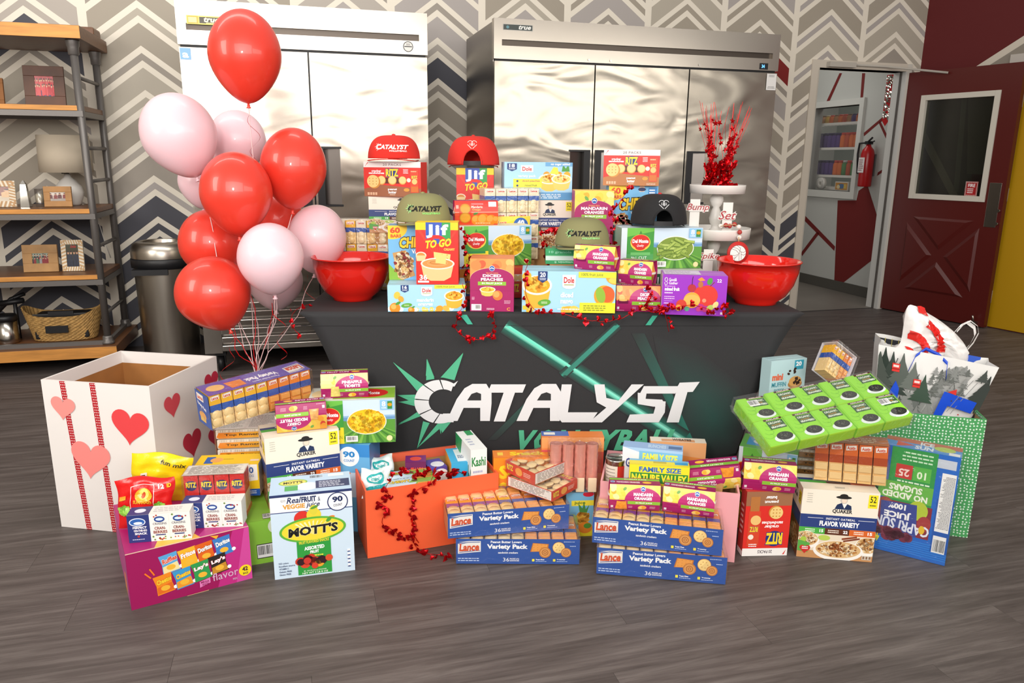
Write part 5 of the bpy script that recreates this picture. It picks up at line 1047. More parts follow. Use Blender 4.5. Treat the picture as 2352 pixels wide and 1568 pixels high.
def cups_pack(key, name, label, art, kind='mandarin', ends='LR', flip=False, cupside=None, group=None, q=None, **k):
    """cardboard sleeve round two stacks of fruit cups set rim to rim; the cups bulge out at the open ends"""
    q = list(q or PO_(key, **k)); w, h = q[6:8]; d = q[8] = .074; r = root(name, poseM(q), label, 'fruit cups', group)
    def bul(z): t = max(0, min(.9999, z/h))*8; k = int(t); g = lambda i: .013*abs(i/4-1)**1.6; return g(k)+(g(k+1)-g(k))*(t-k)
    prof = [(bul(h*i/8), h*i/8) for i in range(9)]; prof = prof+[(d-y, z) for y, z in prof[::-1]]; mb = MB()
    for i in range(len(prof)):
        a, b = prof[i], prof[(i+1) % len(prof)]; mb.face([(0, a[0], a[1]), (0, b[0], b[1]), (w, b[0], b[1]), (w, a[0], a[1])][::-1], '8a1850' if i == 8 else K_MAG)
    o = mb.build('sleeve', PRINT, r); so = o.modifiers.new('s', 'SOLIDIFY'); so.thickness = .0012; so.offset = 1
    fp = lambda p, hh: Vector((p.x, bul(p.z)-.0016-hh, p.z))
    f = Face((0, 0, 0), (w, 0, 0), (0, 0, h), (0, -1, 0), flip=flip, proj=fp, cut=(1, 8)); art(f)
    f.build('front_print', r)
    y0 = bul(h); f = Face((0, y0, h), (w, 0, 0), (0, d-2*y0, 0), (0, 0, 1), flip=flip, lift=.0016); f.R(0, 0, 100, 100, '96185a').R(0, 60, 100, 90, '7fb83a').T('IN FRUIT JUICE', 30, 66, 74, 84, 'eef8d8', .03).E(74, 30, 9, 16, 'f2b83c').T('MANDARIN ORANGES' if kind == 'mandarin' else 'FRUIT CUPS', 14, 16, 60, 40, 'f8e0ec', .03); kr_logo(f, 6, 30, 16); f.build('top_print', r)
    col = {'mandarin': 'e8912a', 'peach': 'f0a03a', 'pine': 'ecd070', 'cherry': 'e6a860', 'orange': 'f08c24'}[kind]
    cm = mat('fruit_'+kind, col, rough=.25, var=.25, vscale=90, coat=.6)
    hc = h*.46; me = MB().lathe([(0, 0), (.021, 0), (.0245, .004), (.0315, hc*.9), (.033, hc*.93), (.033, hc), (0, hc)], 22).mesh('cup', cm); rim = MB().lathe([(0, hc+.0015), (.034, hc+.0015), (.0355, hc-.001), (.0335, hc-.0025)], 22).mesh('lid', mat('cup_lid', 'e8e2d8', rough=.3))
    for x in (.031, w-.031):
        for M_ in (T3(Vector((x, d/2, .002))), T3(Vector((x, d/2, h-.002))) @ ROT(pi, 'X')): o = inst('cup', me, r, M_); inst('lid', rim, o)
    if cupside is not None:
        cx, cz, cw, ch = cupside; mb = MB(); n = 10
        for i in range(n):
            for j in range(5):
                def P_(i, j): a = pi*i/n; z = cz-ch/2+ch*j/5; rr = cw/2*(1-.25*((j/5) if not flip else (1-j/5))); return (cx-rr*math.cos(a), bul(z)-.0024-.004*math.sin(a), z)
                mb.face([P_(i, j), P_(i+1, j), P_(i+1, j+1), P_(i, j+1)], smooth=True)
        mb.build('front_cup', cm, r)
    return r
def window_art(art, x0=8, x1=32, c='e0902c', y0=8, y1=44):
    def a(f): art(f); f.R(x0-1.5, y0-2, x1+1.5, y1+2, '7a1048').R(x0, y0, x1, y1, c).E((x0+x1)/2, y1, (x1-x0)/2, 4, 'f0c070', 16)
    return a
cups_pack('mandarin_cups_a', 'fruit_cup_pack', 'magenta mandarin orange cup pack on the mango case', window_art(A_kcup('MANDARIN', 'ORANGES', 'mandarin'), 8, 30, '7a1048', 38, 46), w=.152, z=.901, y=2.72)
cups_pack('peach_cups', 'fruit_cup_pack', 'magenta diced peaches cup pack at the front between two boxes', window_art(A_kcup('DICED', 'PEACHES', 'peach'), 6, 26, '6a0f40', 34, 46), 'peach')
cups_pack('mandarin_cups_b', 'fruit_cup_pack', 'magenta mandarin orange cup pack stacked on the peaches pack', A_kcup('MANDARIN', 'ORANGES', 'mandarin'), yaw=-.45, w=.125, x=.385, y=2.735)
def A_orange_cups(f):
    f.R(0, 0, 100, 100, 'e8502c').R(0, 58, 100, 100, 'e0382c').T('Mandarin', 38, 70, 64, 80, 'f8e8d8', .02).T('Oranges', 40, 58, 60, 68, 'f8c060', .02).R(36, 84, 66, 90, 'f08080').R(78, 76, 96, 96, 'f4f0ec').R(3, 68, 9, 82, 'f0b0a0')
    for x, r in ((50, 26), (66, 34), (84, 28), (97, 20)): f.C(x, 20, r*.8, 'f08a24', 22).C(x-3, 26, r*.5, 'f6a648', 18)
    f.E(48, 48, 6, 5, '4f8a3c', rot=20); f.L([(0, 52), (100, 54)], 1.2, 'f4e0d0').R(10, 6, 38, 92, 'd8401c').E(24, 68, 12, 20, 'c98a20', 26).E(24, 66, 10, 17, 'dba02c', 24).E(24, 30, 13, 22, 'c98a20', 26).E(24, 30, 11, 18, 'e0a030', 24).lines(48, 4, 92, 10, 1, 'f8d8c0')
cups_pack('orange_cups', 'fruit_cup_pack', 'orange red mandarin orange cup pack on the corn case', A_orange_cups, 'orange', z=PO_('corn')[2]+PO_('corn')[7]+.001)
# hidden board boxes that lift the back rows
def riser(x0, x1, y0, y1, z1, lab, z0=TZ+.001, c='b98a55'):
    carton('riser_box', [x0, y0, z0, 0, 0, 0, x1-x0, z1-.001-z0, y1-y0], lab, 'box', None, c, None, None, 'top', CARD)
riser(-.57, -.36, 3.09, 3.22, PO_('quaker_left')[2], 'plain brown riser box under the left oatmeal box')
riser(-.235, -.09, 3.25, 3.34, PO_('jif_back')[2], 'plain brown riser box under the dip box with the mesh cap')
riser(.04, .24, 3.215, 3.33, PO_('quaker_mid')[2], 'plain brown riser box under the centre oatmeal box')
riser(.255, .385, 3.09, 3.2, PO_('mandarin_tall')[2], 'plain brown riser box under the tall mandarin carton')
riser(.42, .57, 3.15, 3.24, PO_('chewy_right')[2], 'plain brown riser box under the right granola bar box')
riser(-.09, .09, 3.13, 3.2, PO_('toasty_right')[2], 'plain brown riser box under the tall clear cracker pack')
riser(.14, .25, 2.846, 2.93, .901, 'plain brown riser box under the green bar box')
def A_redtray(f):
    f.R(0, 0, 100, 100, 'd8402c').R(0, 55, 100, 78, 'f0e6d8')
    for i in range(7): f.C(8+i*14, 66, 11, 'e8c080', 14)
    f.R(0, 0, 100, 14, 'b82a20').T('RITZ', 40, 20, 60, 46, 'f8d62a', .05, o='20357c').R(8, 22, 30, 46, '3a8a50').R(70, 22, 94, 46, 'f0e8e0')
carton('cracker_tray_box', [-.075, 2.93, TZ+.001, .15, 0, 0, .17, PO_('corn')[2]-TZ-.003, .13], 'red and cream cracker box lying under the corn case', 'box', None, 'd8402c', dict(front=A_redtray))
def A_bluebox(f): f.R(0, 0, 100, 100, '3a5a9c').R(0, 60, 100, 100, 'd8882c').scat(50, 40, 40, 20, 60, 8, ['d8a868', 'e8c890', 'b8783a'], 3).R(0, 0, 100, 12, 'c83a2c')
carton('snack_carton', [-.205, 2.885, TZ+.001, .2, 0, 0, .115, PO_('corn')[2]-TZ-.003, .13], 'dark blue snack carton under the left end of the corn case', 'box', None, '2f4a86', dict(front=A_bluebox))
def A_g10(f): f.R(0, 0, 100, 100, '1f5a3a').T('10', 4, 40, 16, 90, 'ffffff', .03).T('PACKETS', 4, 12, 24, 30, 'd8f0e0', .03).R(40, 0, 100, 100, 'e8e6e0')
carton('packet_box', [.545, 2.86, TZ+.001, -.02, 0, 0, .21, PO_('beans')[2]-TZ-.003, .17], 'dark green packet box under the green bean case', 'box', None, 'e6e4de', dict(front=A_g10))
carton('snack_carton', [.44, 2.995, TZ+.001, .08, 0, 0, .1, PO_('beans')[2]-TZ-.003, .13], 'white carton under the left end of the green bean case', 'box', None, 'e6e4de', dict(front=lambda f: f.R(0, 0, 100, 100, 'ece8e0').R(0, 0, 100, 30, '2f7a4c')))
# ---- cracker sleeves and clear wrapped cases
def cracker_sleeve(kind, w=.040, l=.112, h=.075, brand='yellow'):
    """one sleeve of sandwich crackers: printed half, blue band, crackers showing through"""
    c = {'round': ('efb52c', '2f56a8', 'f0cf90'), 'square': ('e8822c', '2f56a8', 'e89a4c'), 'purple': ('f0a830', '7a4a9c', 'f2d69c'), 'pale': ('f0e4c8', '3c62b0', 'f4e2b8'), 'red': ('cc2a26', 'cc2a26', 'f2d8a0'), 'austin': ('d8682a', 'b04a20', 'e8bc78')}[kind]
    mb = MB(); n = 10
    def prof(y): return .94+.06*math.sin(y*pi)
    for i in range(n):
        y0, y1 = l*i/n, l*(i+1)/n; t = (i+.5)/n
        col = c[2] if t < .55 else c[1] if t < .7 else c[0]
        mb.box(.001, w-.001, y0, y1, 0, h*(.93 if t < .5 else .97), col)
    for k in range(2):
        cy = l*(.165+.22*k); R_ = min(w*.45, l*.16)
        if kind in ('square', 'austin'): mb.box(.003, w-.003, cy-l*.085, cy+l*.085, h*.93, h, 'f0a85a' if kind == 'square' else 'ecc88c', bev=.002)
        else: mb.lathe([(R_, h*.90), (R_, h*.965-k*.001), (R_*.9, h-k*.001), (0, h-k*.001)], 16, c[2], M=T3(Vector((w/2, cy, 0))))
    f = Face((.004, l*(.60 if kind == 'red' else .70), h*.972+.001), (w-.008, 0, 0), (0, l*.28, 0), (0, 0, 1)); f.E(50, 60, 46, 44, '2a3566') if kind == 'red' else f.P([(6, 48), (94, 56), (94, 98), (6, 90)], 'f2eee6'); f.T('Lance' if kind not in ('red', 'austin') else ('RITZ' if kind == 'red' else 'Austin'), 8 if kind == 'red' else 14, 44 if kind == 'red' else 56, 92 if kind == 'red' else 86, 88, 'd04a28' if kind != 'red' else 'f8d62a', .04, o=None if kind != 'red' else '20357c')
    mb.v += [tuple(v) for v in []]
    k0 = len(mb.v); mb.v += f.mb.v
    for ff, cc in zip(f.mb.f, f.mb.c): mb.f.append([i+k0 for i in ff]); mb.c.append(cc); mb.m.append(0); mb.sm.append(False)
    return mb
SL = {}
def sleeve(kind, w, l, h, up=False):
    k = (kind, round(w, 3), round(l, 3), round(h, 3))
    if k not in SL: SL[k] = cracker_sleeve(kind, w, l, h).mesh('cracker_pack', GLOSS)
    return SL[k]
def wrap_box(mb, w, h, d, e=.0025, seed=1):
    """loose shrink film around a case: slightly puckered shell"""
    R = random.Random(seed); nx, ny, nz = 10, 6, 5
    def pt(x, y, z): return (x+R_[0], y, z)
    def grid(O, U, V, N, a, b):
        k = len(mb.v); O, U, V, N = map(Vector, (O, U, V, N))
        for j in range(b+1):
            for i in range(a+1):
                ed = i in (0, a) or j in (0, b); p = O+U*(i/a)+V*(j/b)+N*(0 if ed else R.uniform(-.001, .0022)); mb.v.append(tuple(p))
        for j in range(b):
            for i in range(a): q = k+j*(a+1)+i; mb.f.append([q, q+1, q+a+2, q+a+1]); mb.c.append('ffffff'); mb.m.append(0); mb.sm.append(True)
    x0, x1, y0, y1, z0, z1 = -e, w+e, -e, d+e, .0, h+e
    grid((x0, y0, z0), (x1-x0, 0, 0), (0, 0, z1-z0), (0, -1, 0), nx, nz); grid((x0, y0, z1), (x1-x0, 0, 0), (0, y1-y0, 0), (0, 0, 1), nx, ny)
    grid((x0, y1, z0), (0, y0-y1, 0), (0, 0, z1-z0), (-1, 0, 0), ny, nz); grid((x1, y0, z0), (0, y1-y0, 0), (0, 0, z1-z0), (1, 0, 0), ny, nz)
    return mb
def standing(q, name, label, kinds, rows, cat='crackers', card=None, tray=None, filmm=None, group=None, deep=1, gapx=0.001):
    """clear pack with sleeves standing upright, their printed faces to the front"""
    w, h, d = q[6:9]; r = root(name, poseM(q), label, cat, group); n = len(kinds); cw = w/n
    for j in range(rows):
        for i, k in enumerate(kinds):
            me = sleeve(k, cw-gapx, h/rows-.002, d*.9)
            inst('cracker_pack', me, r, T3(Vector((i*cw+gapx/2, d*.95, j*h/rows+.001))) @ ROT(pi/2, 'X'))
    if card: card(r, w, h, d)
    if tray: MB().box(-.001, w+.001, -.001, d+.001, 0, tray[0], tray[1]).build('tray', PRINT, r)
    wrap_box(MB(), w, h, d, .003, n).build('wrap', filmm or FILM, r)
    return r
def toasty_card(x0, x1, z0, z1):
    def c(r, w, h, d):
        f = Face((w*x0, -.004, h*z0), (w*(x1-x0), 0, 0), (0, 0, h*(z1-z0)), (0, -1, 0)); f.R(0, 0, 100, 100, 'f4d23c').P([(0, 62), (100, 100), (0, 100)], 'f8dc58')
        f.T('Lance', 6, 62, 30, 82, 'd8542a', .03, .15, rot=6, o='f8f4ec').T('Toasty', 8, 28, 44, 50, '7a4a20', .02).C(72, 60, 34, '2f62b0', 28).T('40', 61, 56, 83, 84, 'ffffff', .05).T('PACKS', 62, 38, 82, 52, 'ffffff', .04).C(50, 46, 12, 'efc67c').R(62, 2, 94, 16, 'e8e4d8'); f.build('front_label', r, label='yellow card marked 40 packs')
    return c
standing(PO_('toasty_left', w=.26, h=.285, z=TZ+.001, yaw=-.05), 'cracker_case', 'clear wrapped case of cracker sleeves behind the left red bowl', ['pale', 'round', 'pale', 'round', 'pale', 'pale'], 3, card=toasty_card(.22, .84, .05, .44))
standing(PO_('toasty_right', z=PO_('toasty_right')[2]+.002), 'cracker_case', 'tall clear wrapped case of pale cracker sleeves above the corn case', ['pale', 'pale', 'pale', 'pale', 'pale'], 3, card=toasty_card(.2, .82, .3, .62))
# ---- bowls
BRED = mat('red_melamine', 'dc1f14', rough=.12, coat=.5)
def bowl(px0, px1, pyr, pyb, label):
    L_, R_ = at_y((px0), pyr, 2.93), at_y(px1, pyr, 2.93); cx, rr = (L_.x+R_.x)/2, (R_.x-L_.x)/2
    r = root('mixing_bowl', T3(Vector((cx, 2.9, TZ))), label, 'bowl', 'red bowls at the ends of the table'); h = .165; b = rr*.50
    pr = [(0, .004), (b*.96, .004), (b*.96, 0), (b, 0), (b*1.0, .008), (rr*.70, .032), (rr*.86, .075), (rr*.95, .125), (rr*.975, h-.003), (rr*1.0, h-.004), (rr*1.01, h), (rr*.985, h+.002), (rr*.955, h-.001), (rr*.93, .125), (rr*.84, .078), (rr*.68, .038), (b*.9, .012), (0, .010)]
    MB().lathe(pr, 64).build('bowl_body', BRED, r); return r
bowl(722, 901, 604, 708, 'red mixing bowl at the left end of the table'); bowl(1642, 1829, 612, 716, 'red mixing bowl at the right end of the table')
# ---- caps
def cap(px0, px1, pyt, pyb, Y, col, label, back=False, logo=None, yaw=0, green=False, z=None, mesh_col=None, M0=None):
    a, b = at_y(px0, pyb, Y), at_y(px1, pyb, Y); cx = (a.x+b.x)/2; rx = (b.x-a.x)/2; zb = z if z is not None else a.z; hh = abs(at_y((px0+px1)/2, pyt, Y).z-zb)
    r = root('trucker_cap', M0 or T3(Vector((cx, Y+rx*.9, zb))) @ ROT(yaw), label, 'cap'); ry = rx*1.0
    m = mat('cap_'+col, col, rough=.85, bump=.15, bscale=700); mm = mat('cap_mesh_'+(mesh_col or col), mesh_col or col, rough=.8, bump=.35, bscale=600)
    brim = (-rx*1.45 if not back else rx*1.45); fb = -1 if not back else 1
    z0 = .012; H_ = hh-z0
    def S(th, t):  # crown surface: th around, t height 0..1
        ph = t*pi/2; e = math.cos(ph)**.5; x = rx*math.cos(th)*e; y = ry*math.sin(th)*e; front = max(0, fb*math.sin(th))
        z = z0+H_*math.sin(ph)**.85*(1+.0*front)
        x *= 1-.10*t; return Vector((x, y, z))
    NT, NH = 128, 40; crown = MB(); panel = MB(); rear_open = lambda th, t: (back or True) and (fb*-1*math.sin(th)) > 0 and abs(math.cos(th)) < .34*math.sqrt(max(0, 1-(t/.30)**2)) and t < .30
    for i in range(NT):
        a0, a1 = 2*pi*i/NT, 2*pi*(i+1)/NT; mid = (a0+a1)/2
        for j in range(NH):
            t0, t1 = j/NH, (j+1)/NH
            if rear_open(mid, (t0+t1)/2): continue
            tgt = crown if fb*math.sin(mid) > .25 and (t0+t1)/2 < .97 else panel
            q = [S(a0, t0), S(a1, t0), S(a1, t1), S(a0, t1)]
            if j == NH-1: q = q[:3]
            tgt.face(q, smooth=True)
    crown.weld(); panel.weld(); c_ = crown.build('front_panel', m, r); p_ = panel.build('mesh_panel', mm, r)
    for o in (c_, p_):
        so = o.modifiers.new('s', 'SOLIDIFY'); so.thickness = .0015
    arch = []
    for k in range(25):
        g = pi*k/24; cth = .355*math.cos(g); arch.append(S(-fb*math.acos(cth) if True else 0, .313*math.sin(g)))
    MB().tube(arch, .0034, n=8).build('opening_binding', m, r)
    # brim
    mb = MB(); n = 24
    for s in range(n):
        def Bp(k, u): # u 0 root .. 1 edge
            a = pi*k/n; x = rx*.96*math.cos(a)*(1-.04*u); y0 = fb*ry*math.sin(a)*.97; y1 = fb*(ry*.35+rx*1.15*math.sin(a)**.7) if 0 < k < n else y0
            return Vector((x, y0+(y1-y0)*u, .011-.010*u*0-.008*(x/rx)**2))
        for u in range(4): mb.face([Bp(s, u/4), Bp(s+1, u/4), Bp(s+1, (u+1)/4), Bp(s, (u+1)/4)], smooth=True)
    o = mb.weld().build('brim', m, r); so = o.modifiers.new('s', 'SOLIDIFY'); so.thickness = .003
    MB().lathe([(0, .008), (.007, .006), (.008, 0)], 12, M=T3(Vector((0, 0, z0+H_-.002)))).build('button', mat('button_red', 'c8202a') if back and col == '1c1c1e' else m, r)
    # snap strap across the rear opening
    mb = MB(); k = 14
    for i in range(k):
        def sp(i, z): th = (-fb)*pi/2+(i/k-.5)*.80; return Vector((rx*math.cos(th)*1.0, ry*math.sin(th)*1.0, z))
        mb.face([sp(i, .010), sp(i+1, .010), sp(i+1, .028), sp(i, .028)])
    o = mb.build('strap', BLACK, r); so = o.modifiers.new('s', 'SOLIDIFY'); so.thickness = .002
    # embroidery follows the curve of the crown
    def proj(p, h):
        x, z = p.x, p.z; lo, hi = 0.0, 1.0
        t = max(0, min(.98, ((z-z0)/H_))); ph = math.asin(min(1, t**(1/.85))); e = math.cos(ph)**.5; tt = ph/(pi/2)
        xx = x/(1-.10*tt); y = -ry*e*math.sqrt(max(0, 1-(xx/(rx*e))**2)); return Vector((x, y-.0008-h, z))
    f = Face((-rx, 0, 0), (2*rx, 0, 0), (0, 0, hh), (0, -1, 0), proj=proj)
    logo(f); f.build('embroidery', r, CLOTH, label='embroidered emblem'); return r
def star_rays(f, cx, cy, c, s=1):
    for a, l in ((180, 14), (150, 10), (120, 14), (95, 11), (60, 13), (215, 12), (245, 15), (270, 9)):
        q = math.radians(a); A = f.h/f.w*2.2; d = (math.cos(q), math.sin(q)); n_ = (-d[1], d[0]); L_ = l*s
        f.P([(cx+(d[0]*7*s+n_[0]*2.2*s)*A*.5, cy+(d[1]*7*s+n_[1]*2.2*s)), (cx+d[0]*(7*s+L_)*A*.5, cy+d[1]*(7*s+L_)), (cx+(d[0]*7*s-n_[0]*2.2*s)*A*.5, cy+(d[1]*7*s-n_[1]*2.2*s))], c)
def logo_cat(c1, c2, rc, x0=24, x1=82, y0=46, y1=63):
    def a(f):
        star_rays(f, x0+4, (y0+y1)/2, rc, .8); f.T('C', x0-1, y0-1, x0+9, y1+2, c1, .07, .2).T('ATALYST', x0+8, y0, x1, y1, c1, .08, .25).T('VOLLEYBALL', x0+24, y0-9, x1-1, y0-3, c2, .05, .3)
    return a
def logo_heart(c):
    def a(f):
        for s in (-1, 1): f.ring(50+s*3.6, 76, 5.0, 8, 1.3, c, 18, 20 if s > 0 else -40, 220 if s > 0 else 160)
        f.L([(41.5, 72), (50, 58), (58.5, 72)], 1.5, c).L([(46, 70), (46, 77)], 1.2, c).ring(50, 72, 2, 3.6, 1.2, c, 12).L([(54, 70), (54, 77)], 1.2, c)
    return a
rt = lambda k: PO_(k)[2]+PO_(k)[7]+.001
cap(836, 958, 309, 370, 3.045, 'd42a1e', 'red cap with white lettering facing forward on the left cracker box', False, logo_cat('f4f0ec', 'f4f0ec', 'f4f0ec'), z=rt('ritz_left'))
cap(1023, 1146, 311, 384, 3.20, 'd4281c', 'red mesh cap seen from behind on the back dip box', True, logo_heart('f0e6e0'), z=rt('jif_back'))
cap(901, 1030, 446, 514, 2.74, '8c8a5c', 'olive cap with black lettering on the left granola bar box', False, logo_cat('1c1c1c', '8fe07a', 'a8f09a'), z=rt('chewy_left'), yaw=.12)
cap(1278, 1407, 504, 563, 2.77, '87855a', 'olive cap with black lettering lying on the green bar box', False, logo_cat('1c1c1c', '9ae08a', 'a8f09a'), z=.962, yaw=-.08)
cap(1457, 1589, 448, 522, 2.96, '1c1c1e', 'black mesh cap seen from behind on the green bean case', True, logo_heart('e8e8ea'), z=rt('beans'))
# ---- three tier stand, signs, beads, foil centrepiece
SX, SY = at_y(1636, 600, 3.19).x, 3.19
r = root('tiered_stand', T3(Vector((SX, SY, TZ))), 'white turned-wood tiered tray stand with three round plates', 'stand')
zt = at_y(1636, 424, 3.19).z-TZ; zm = at_y(1636, 522, 3.19).z-TZ
WD = mat('white_wood', 'e6e2dc', rough=.45)
def plate(z, rr, hh): MB().lathe([(0, z-hh*.6), (rr*.93, z-hh*.6), (rr*.95, z-hh), (rr*.975, z-hh), (rr, z-.004), (rr, z), (rr*.97, z), (rr*.95, z-hh*.5), (0, z-hh*.5)], 56).build('plate', WD, r)
plate(zt, .113, .034); plate(zm, .146, .042); plate(.06, .13, .04)
def spindle(z0, z1):
    H_ = z1-z0; pr = [(0, 0), (.024, 0), (.024, .06), (.016, .10), (.014, .16), (.022, .22), (.026, .34), (.020, .50), (.013, .60), (.022, .66), (.028, .76), (.027, .84), (.018, .90), (.016, .95), (.026, 1.0), (0, 1.0)]
    MB().lathe([(a, z0+b*H_) for a, b in pr], 28).build('spindle', WD, r)
spindle(zm-.02, zt-.022); spindle(.03, zm-.026); MB().lathe([(0, .0), (.06, 0), (.06, .012), (.03, .02), (0, .02)], 32).build('foot', WD, r)
def sign(px, py, Y, w, h, txt, label, z=None, post=None):
    p = at_y(px, py, Y); r = root('word_sign', T3(p), label, 'sign')
    v0, _ = glyphs(txt, .015); xs = [v[0] for v in v0]; ys = [v[1] for v in v0]; a, b, lo, hi = min(xs), max(xs), min(ys), max(ys); mb = MB(); vs, fs = glyphs(txt, .055)
    def mp(x, y): u, v = (x-a)/(b-a)-.5, (y-lo)/(hi-lo)-.5; return (u*w*.84+v*h*.78*.35, 0, v*h*.78+h*.03)
    mb.raw([mp(*v) for v in vs], fs, 'ffffff'); mb.box(-w*.36, w*.40, .0006, .0045, -h*.30, h*.12)
    for v, ff in ((.0045, 1),): mb.raw([(p[0], .005, p[2]) for p in (mp(*q) for q in vs)], [q[::-1] for q in fs], 'ffffff')
    mb.build('backing', WD, r); f = Face((-w/2, 0, -h/2), (w, 0, 0), (0, 0, h), (0, -1, 0)); f.T(txt, 8, 14, 92, 92, 'a8323a', .008, .35); f.build('word_print', r)
    if post: MB().box(post[0]-.02, post[0]+.02, .006, .012, post[1], post[2], bev=.001).build('post', WD, r)
    return r
zmr = TZ+zm+.001-.02
p = at_y(1606, 478, 2.93); sign(1604, 478, 3.09, .105, .044, 'Bump', 'white word sign reading Bump, partly behind the black cap', post=(-.012, zmr-at_y(1604, 478, 3.09).z, .035))
p = at_y(1674, 493, 2.935); sign(1672, 495, 3.09, .078, .045, 'Set', 'white word sign reading Set on the middle tray', post=(0, zmr-at_y(1672, 495, 3.09).z, .052))
sign(1628, 590, 3.04, .10, .04, 'Spike', 'white word sign reading Spike behind the purple box', post=(.0, TZ+.02-at_y(1628, 590, 3.04).z, .03))
# bead string with volleyball tag
BR = mat('bead_red', 'b03a34', rough=.5); BW = mat('bead_white', 'eae4dc', rough=.5)
r = root('bead_garland', T3(at_y(1697, 520, 3.05)), 'red and white wooden bead string hanging over the middle tray', 'beads')
O_ = r.matrix_world.translation
for i, (bx, by, c) in enumerate(((1667, 517, BR), (1687, 515, BR), (1697, 521, BW), (1699, 533, BR), (1698, 545, BW), (1655, 519, BW), (1676, 519, BR))):
    p = at_y(bx, by, 3.05 if i > 1 and i < 5 else 3.07)-O_; MB().lathe([(.0095*math.sin(pi*k/8), -.0095*math.cos(pi*k/8)) for k in range(9)], 14, M=T3(p)).build('bead', c, r)
MB().tube([at_y(x, y, 3.055)-O_ for x, y in ((1655, 519), (1687, 515), (1697, 521), (1699, 533), (1698, 556))], .0015, n=5).build('twine', mat('jute', 'c8a878'), r)
p = at_y(1694, 580, 3.045); r = root('volleyball_tag', T3(p), 'round red tag with a white volleyball hanging from the beads', 'tag')
rr = .043
MB().lathe([(0, 0), (rr, 0), (rr, .006), (0, .006)], 40, M=ROT(pi/2, 'X') @ Matrix.Scale(1.05, 4, (0, 1, 0))).build('disc', mat('tag_red', 'c22a26', rough=.5), r)
f = Face((-rr, -.0063, -rr), (2*rr, 0, 0), (0, 0, 2*rr), (0, -1, 0)); f.C(50, 48, 38, '222222', 36).C(50, 48, 36.5, 'f0eeea', 36)
for pts in (((20, 68), (40, 62), (56, 46), (58, 14)), ((26, 76), (46, 70), (64, 54), (68, 18)), ((44, 84), (60, 72), (56, 46)), ((56, 46), (36, 36), (16, 40)), ((52, 40), (38, 26), (26, 24)), ((64, 54), (76, 52), (84, 58)), ((66, 42), (78, 40), (86, 46)), ((34, 16), (40, 30))): f.L(pts, 1.6, '222222')
f.build('volleyball_print', r); MB().tube([(0, -.003, rr*.95), (0, -.003, rr*1.5)], .002, n=6).build('loop', mat('jute', 'c8a878'), r)
# foil centrepiece
r = root('foil_centrepiece', T3(Vector((SX-.002, SY-.01, TZ+zt-.012))), 'red metallic foil spray with stars on the top tray', 'decoration')
mb = MB(); R = random.Random(5)
nn = 34
for lob, (lx, hh, sp_) in enumerate(((-.026, .105, .035), (.028, .115, .035))):
    for q_ in range(130):      # crumpled leaves of foil standing round each stem
        a = R.uniform(0, 2*pi); z = R.uniform(0, hh*.8); rr_ = (.012+.026*abs(z/hh-.35)**.8)*R.uniform(.5, 1.25); c = Vector((lx+rr_*math.cos(a), rr_*math.sin(a)*.8, z+.004)); L_ = R.uniform(.014, .03)
        d1 = Vector((R.uniform(-.5, .5), R.uniform(-.5, .5), R.uniform(.3, 1))).normalized()*L_; d2 = Vector((R.uniform(-1, 1), R.uniform(-1, 1), R.uniform(-.3, .3))).normalized()*L_*.6
        m_ = c+(d1+d2)*.5+Vector((R.uniform(-.004, .004),)*3); P4 = [c, c+d2, c+d1+d2*.7, c+d1]
        P4 = [Vector((p.x, p.y, max(p.z, .001))) for p in P4]
        for k_ in range(4): mb.face([P4[k_], P4[(k_+1) % 4], m_])
for s in (-1, 1):
    for i in range(9): a = R.uniform(-.6, .6)+(pi if s < 0 else 0); L_ = R.uniform(.05, .085); mb.face([(0, 0, .01), (L_*math.cos(a), L_*math.sin(a)*.6-.02, R.uniform(0, .012)+.001), (L_*.9*math.cos(a+.35), L_*.7*math.sin(a+.35)-.02, R.uniform(.01, .035))])
mb.build('foil_base', REDFOIL, r, label='crumpled red foil base')
wires = MB(); stars = []
STAR = MB()
for sgn in (-1, 1):
    pts = [Vector(((.013 if i % 2 == 0 else .0055)*math.cos(pi/2+pi*i/5), 0, (.013 if i % 2 == 0 else .0055)*math.sin(pi/2+pi*i/5))) for i in range(10)]
    for i in range(10): STAR.face([(0, sgn*.003, 0), pts[i], pts[(i+1) % 10]])
STM = STAR.mesh('foil_star', REDFOIL)
for i in range(46):
    side = -1 if i % 2 else 1; bx = side*.025; tilt = side*R.uniform(-.05, .30)+R.uniform(-.12, .12); L_ = R.uniform(.20, .31); dy = R.uniform(-.12, .12); bend = R.uniform(-.05, .05)
    P_ = [Vector((bx+tilt*L_*t+bend*L_*t*t, dy*L_*t, .05+L_*t*.95)) for t in (0, .33, .66, 1)]
    MB().tube(P_, .0008, n=4, cap=False).build('wire', REDFOIL, r)
    for t in (([R.uniform(.2, .5), R.uniform(.35, .65), R.uniform(.5, .85)] if i % 3 else [R.uniform(.3, .7), R.uniform(.2, .5)])):
        k = int(t*3); p = P_[k].lerp(P_[k+1], t*3-k); inst('foil_star', STM, r, T3(p) @ Euler((R.uniform(-.9, .9), R.uniform(0, 6), R.uniform(-1, 1))).to_matrix().to_4x4() @ Matrix.Scale(R.uniform(.7, 1.15), 4))
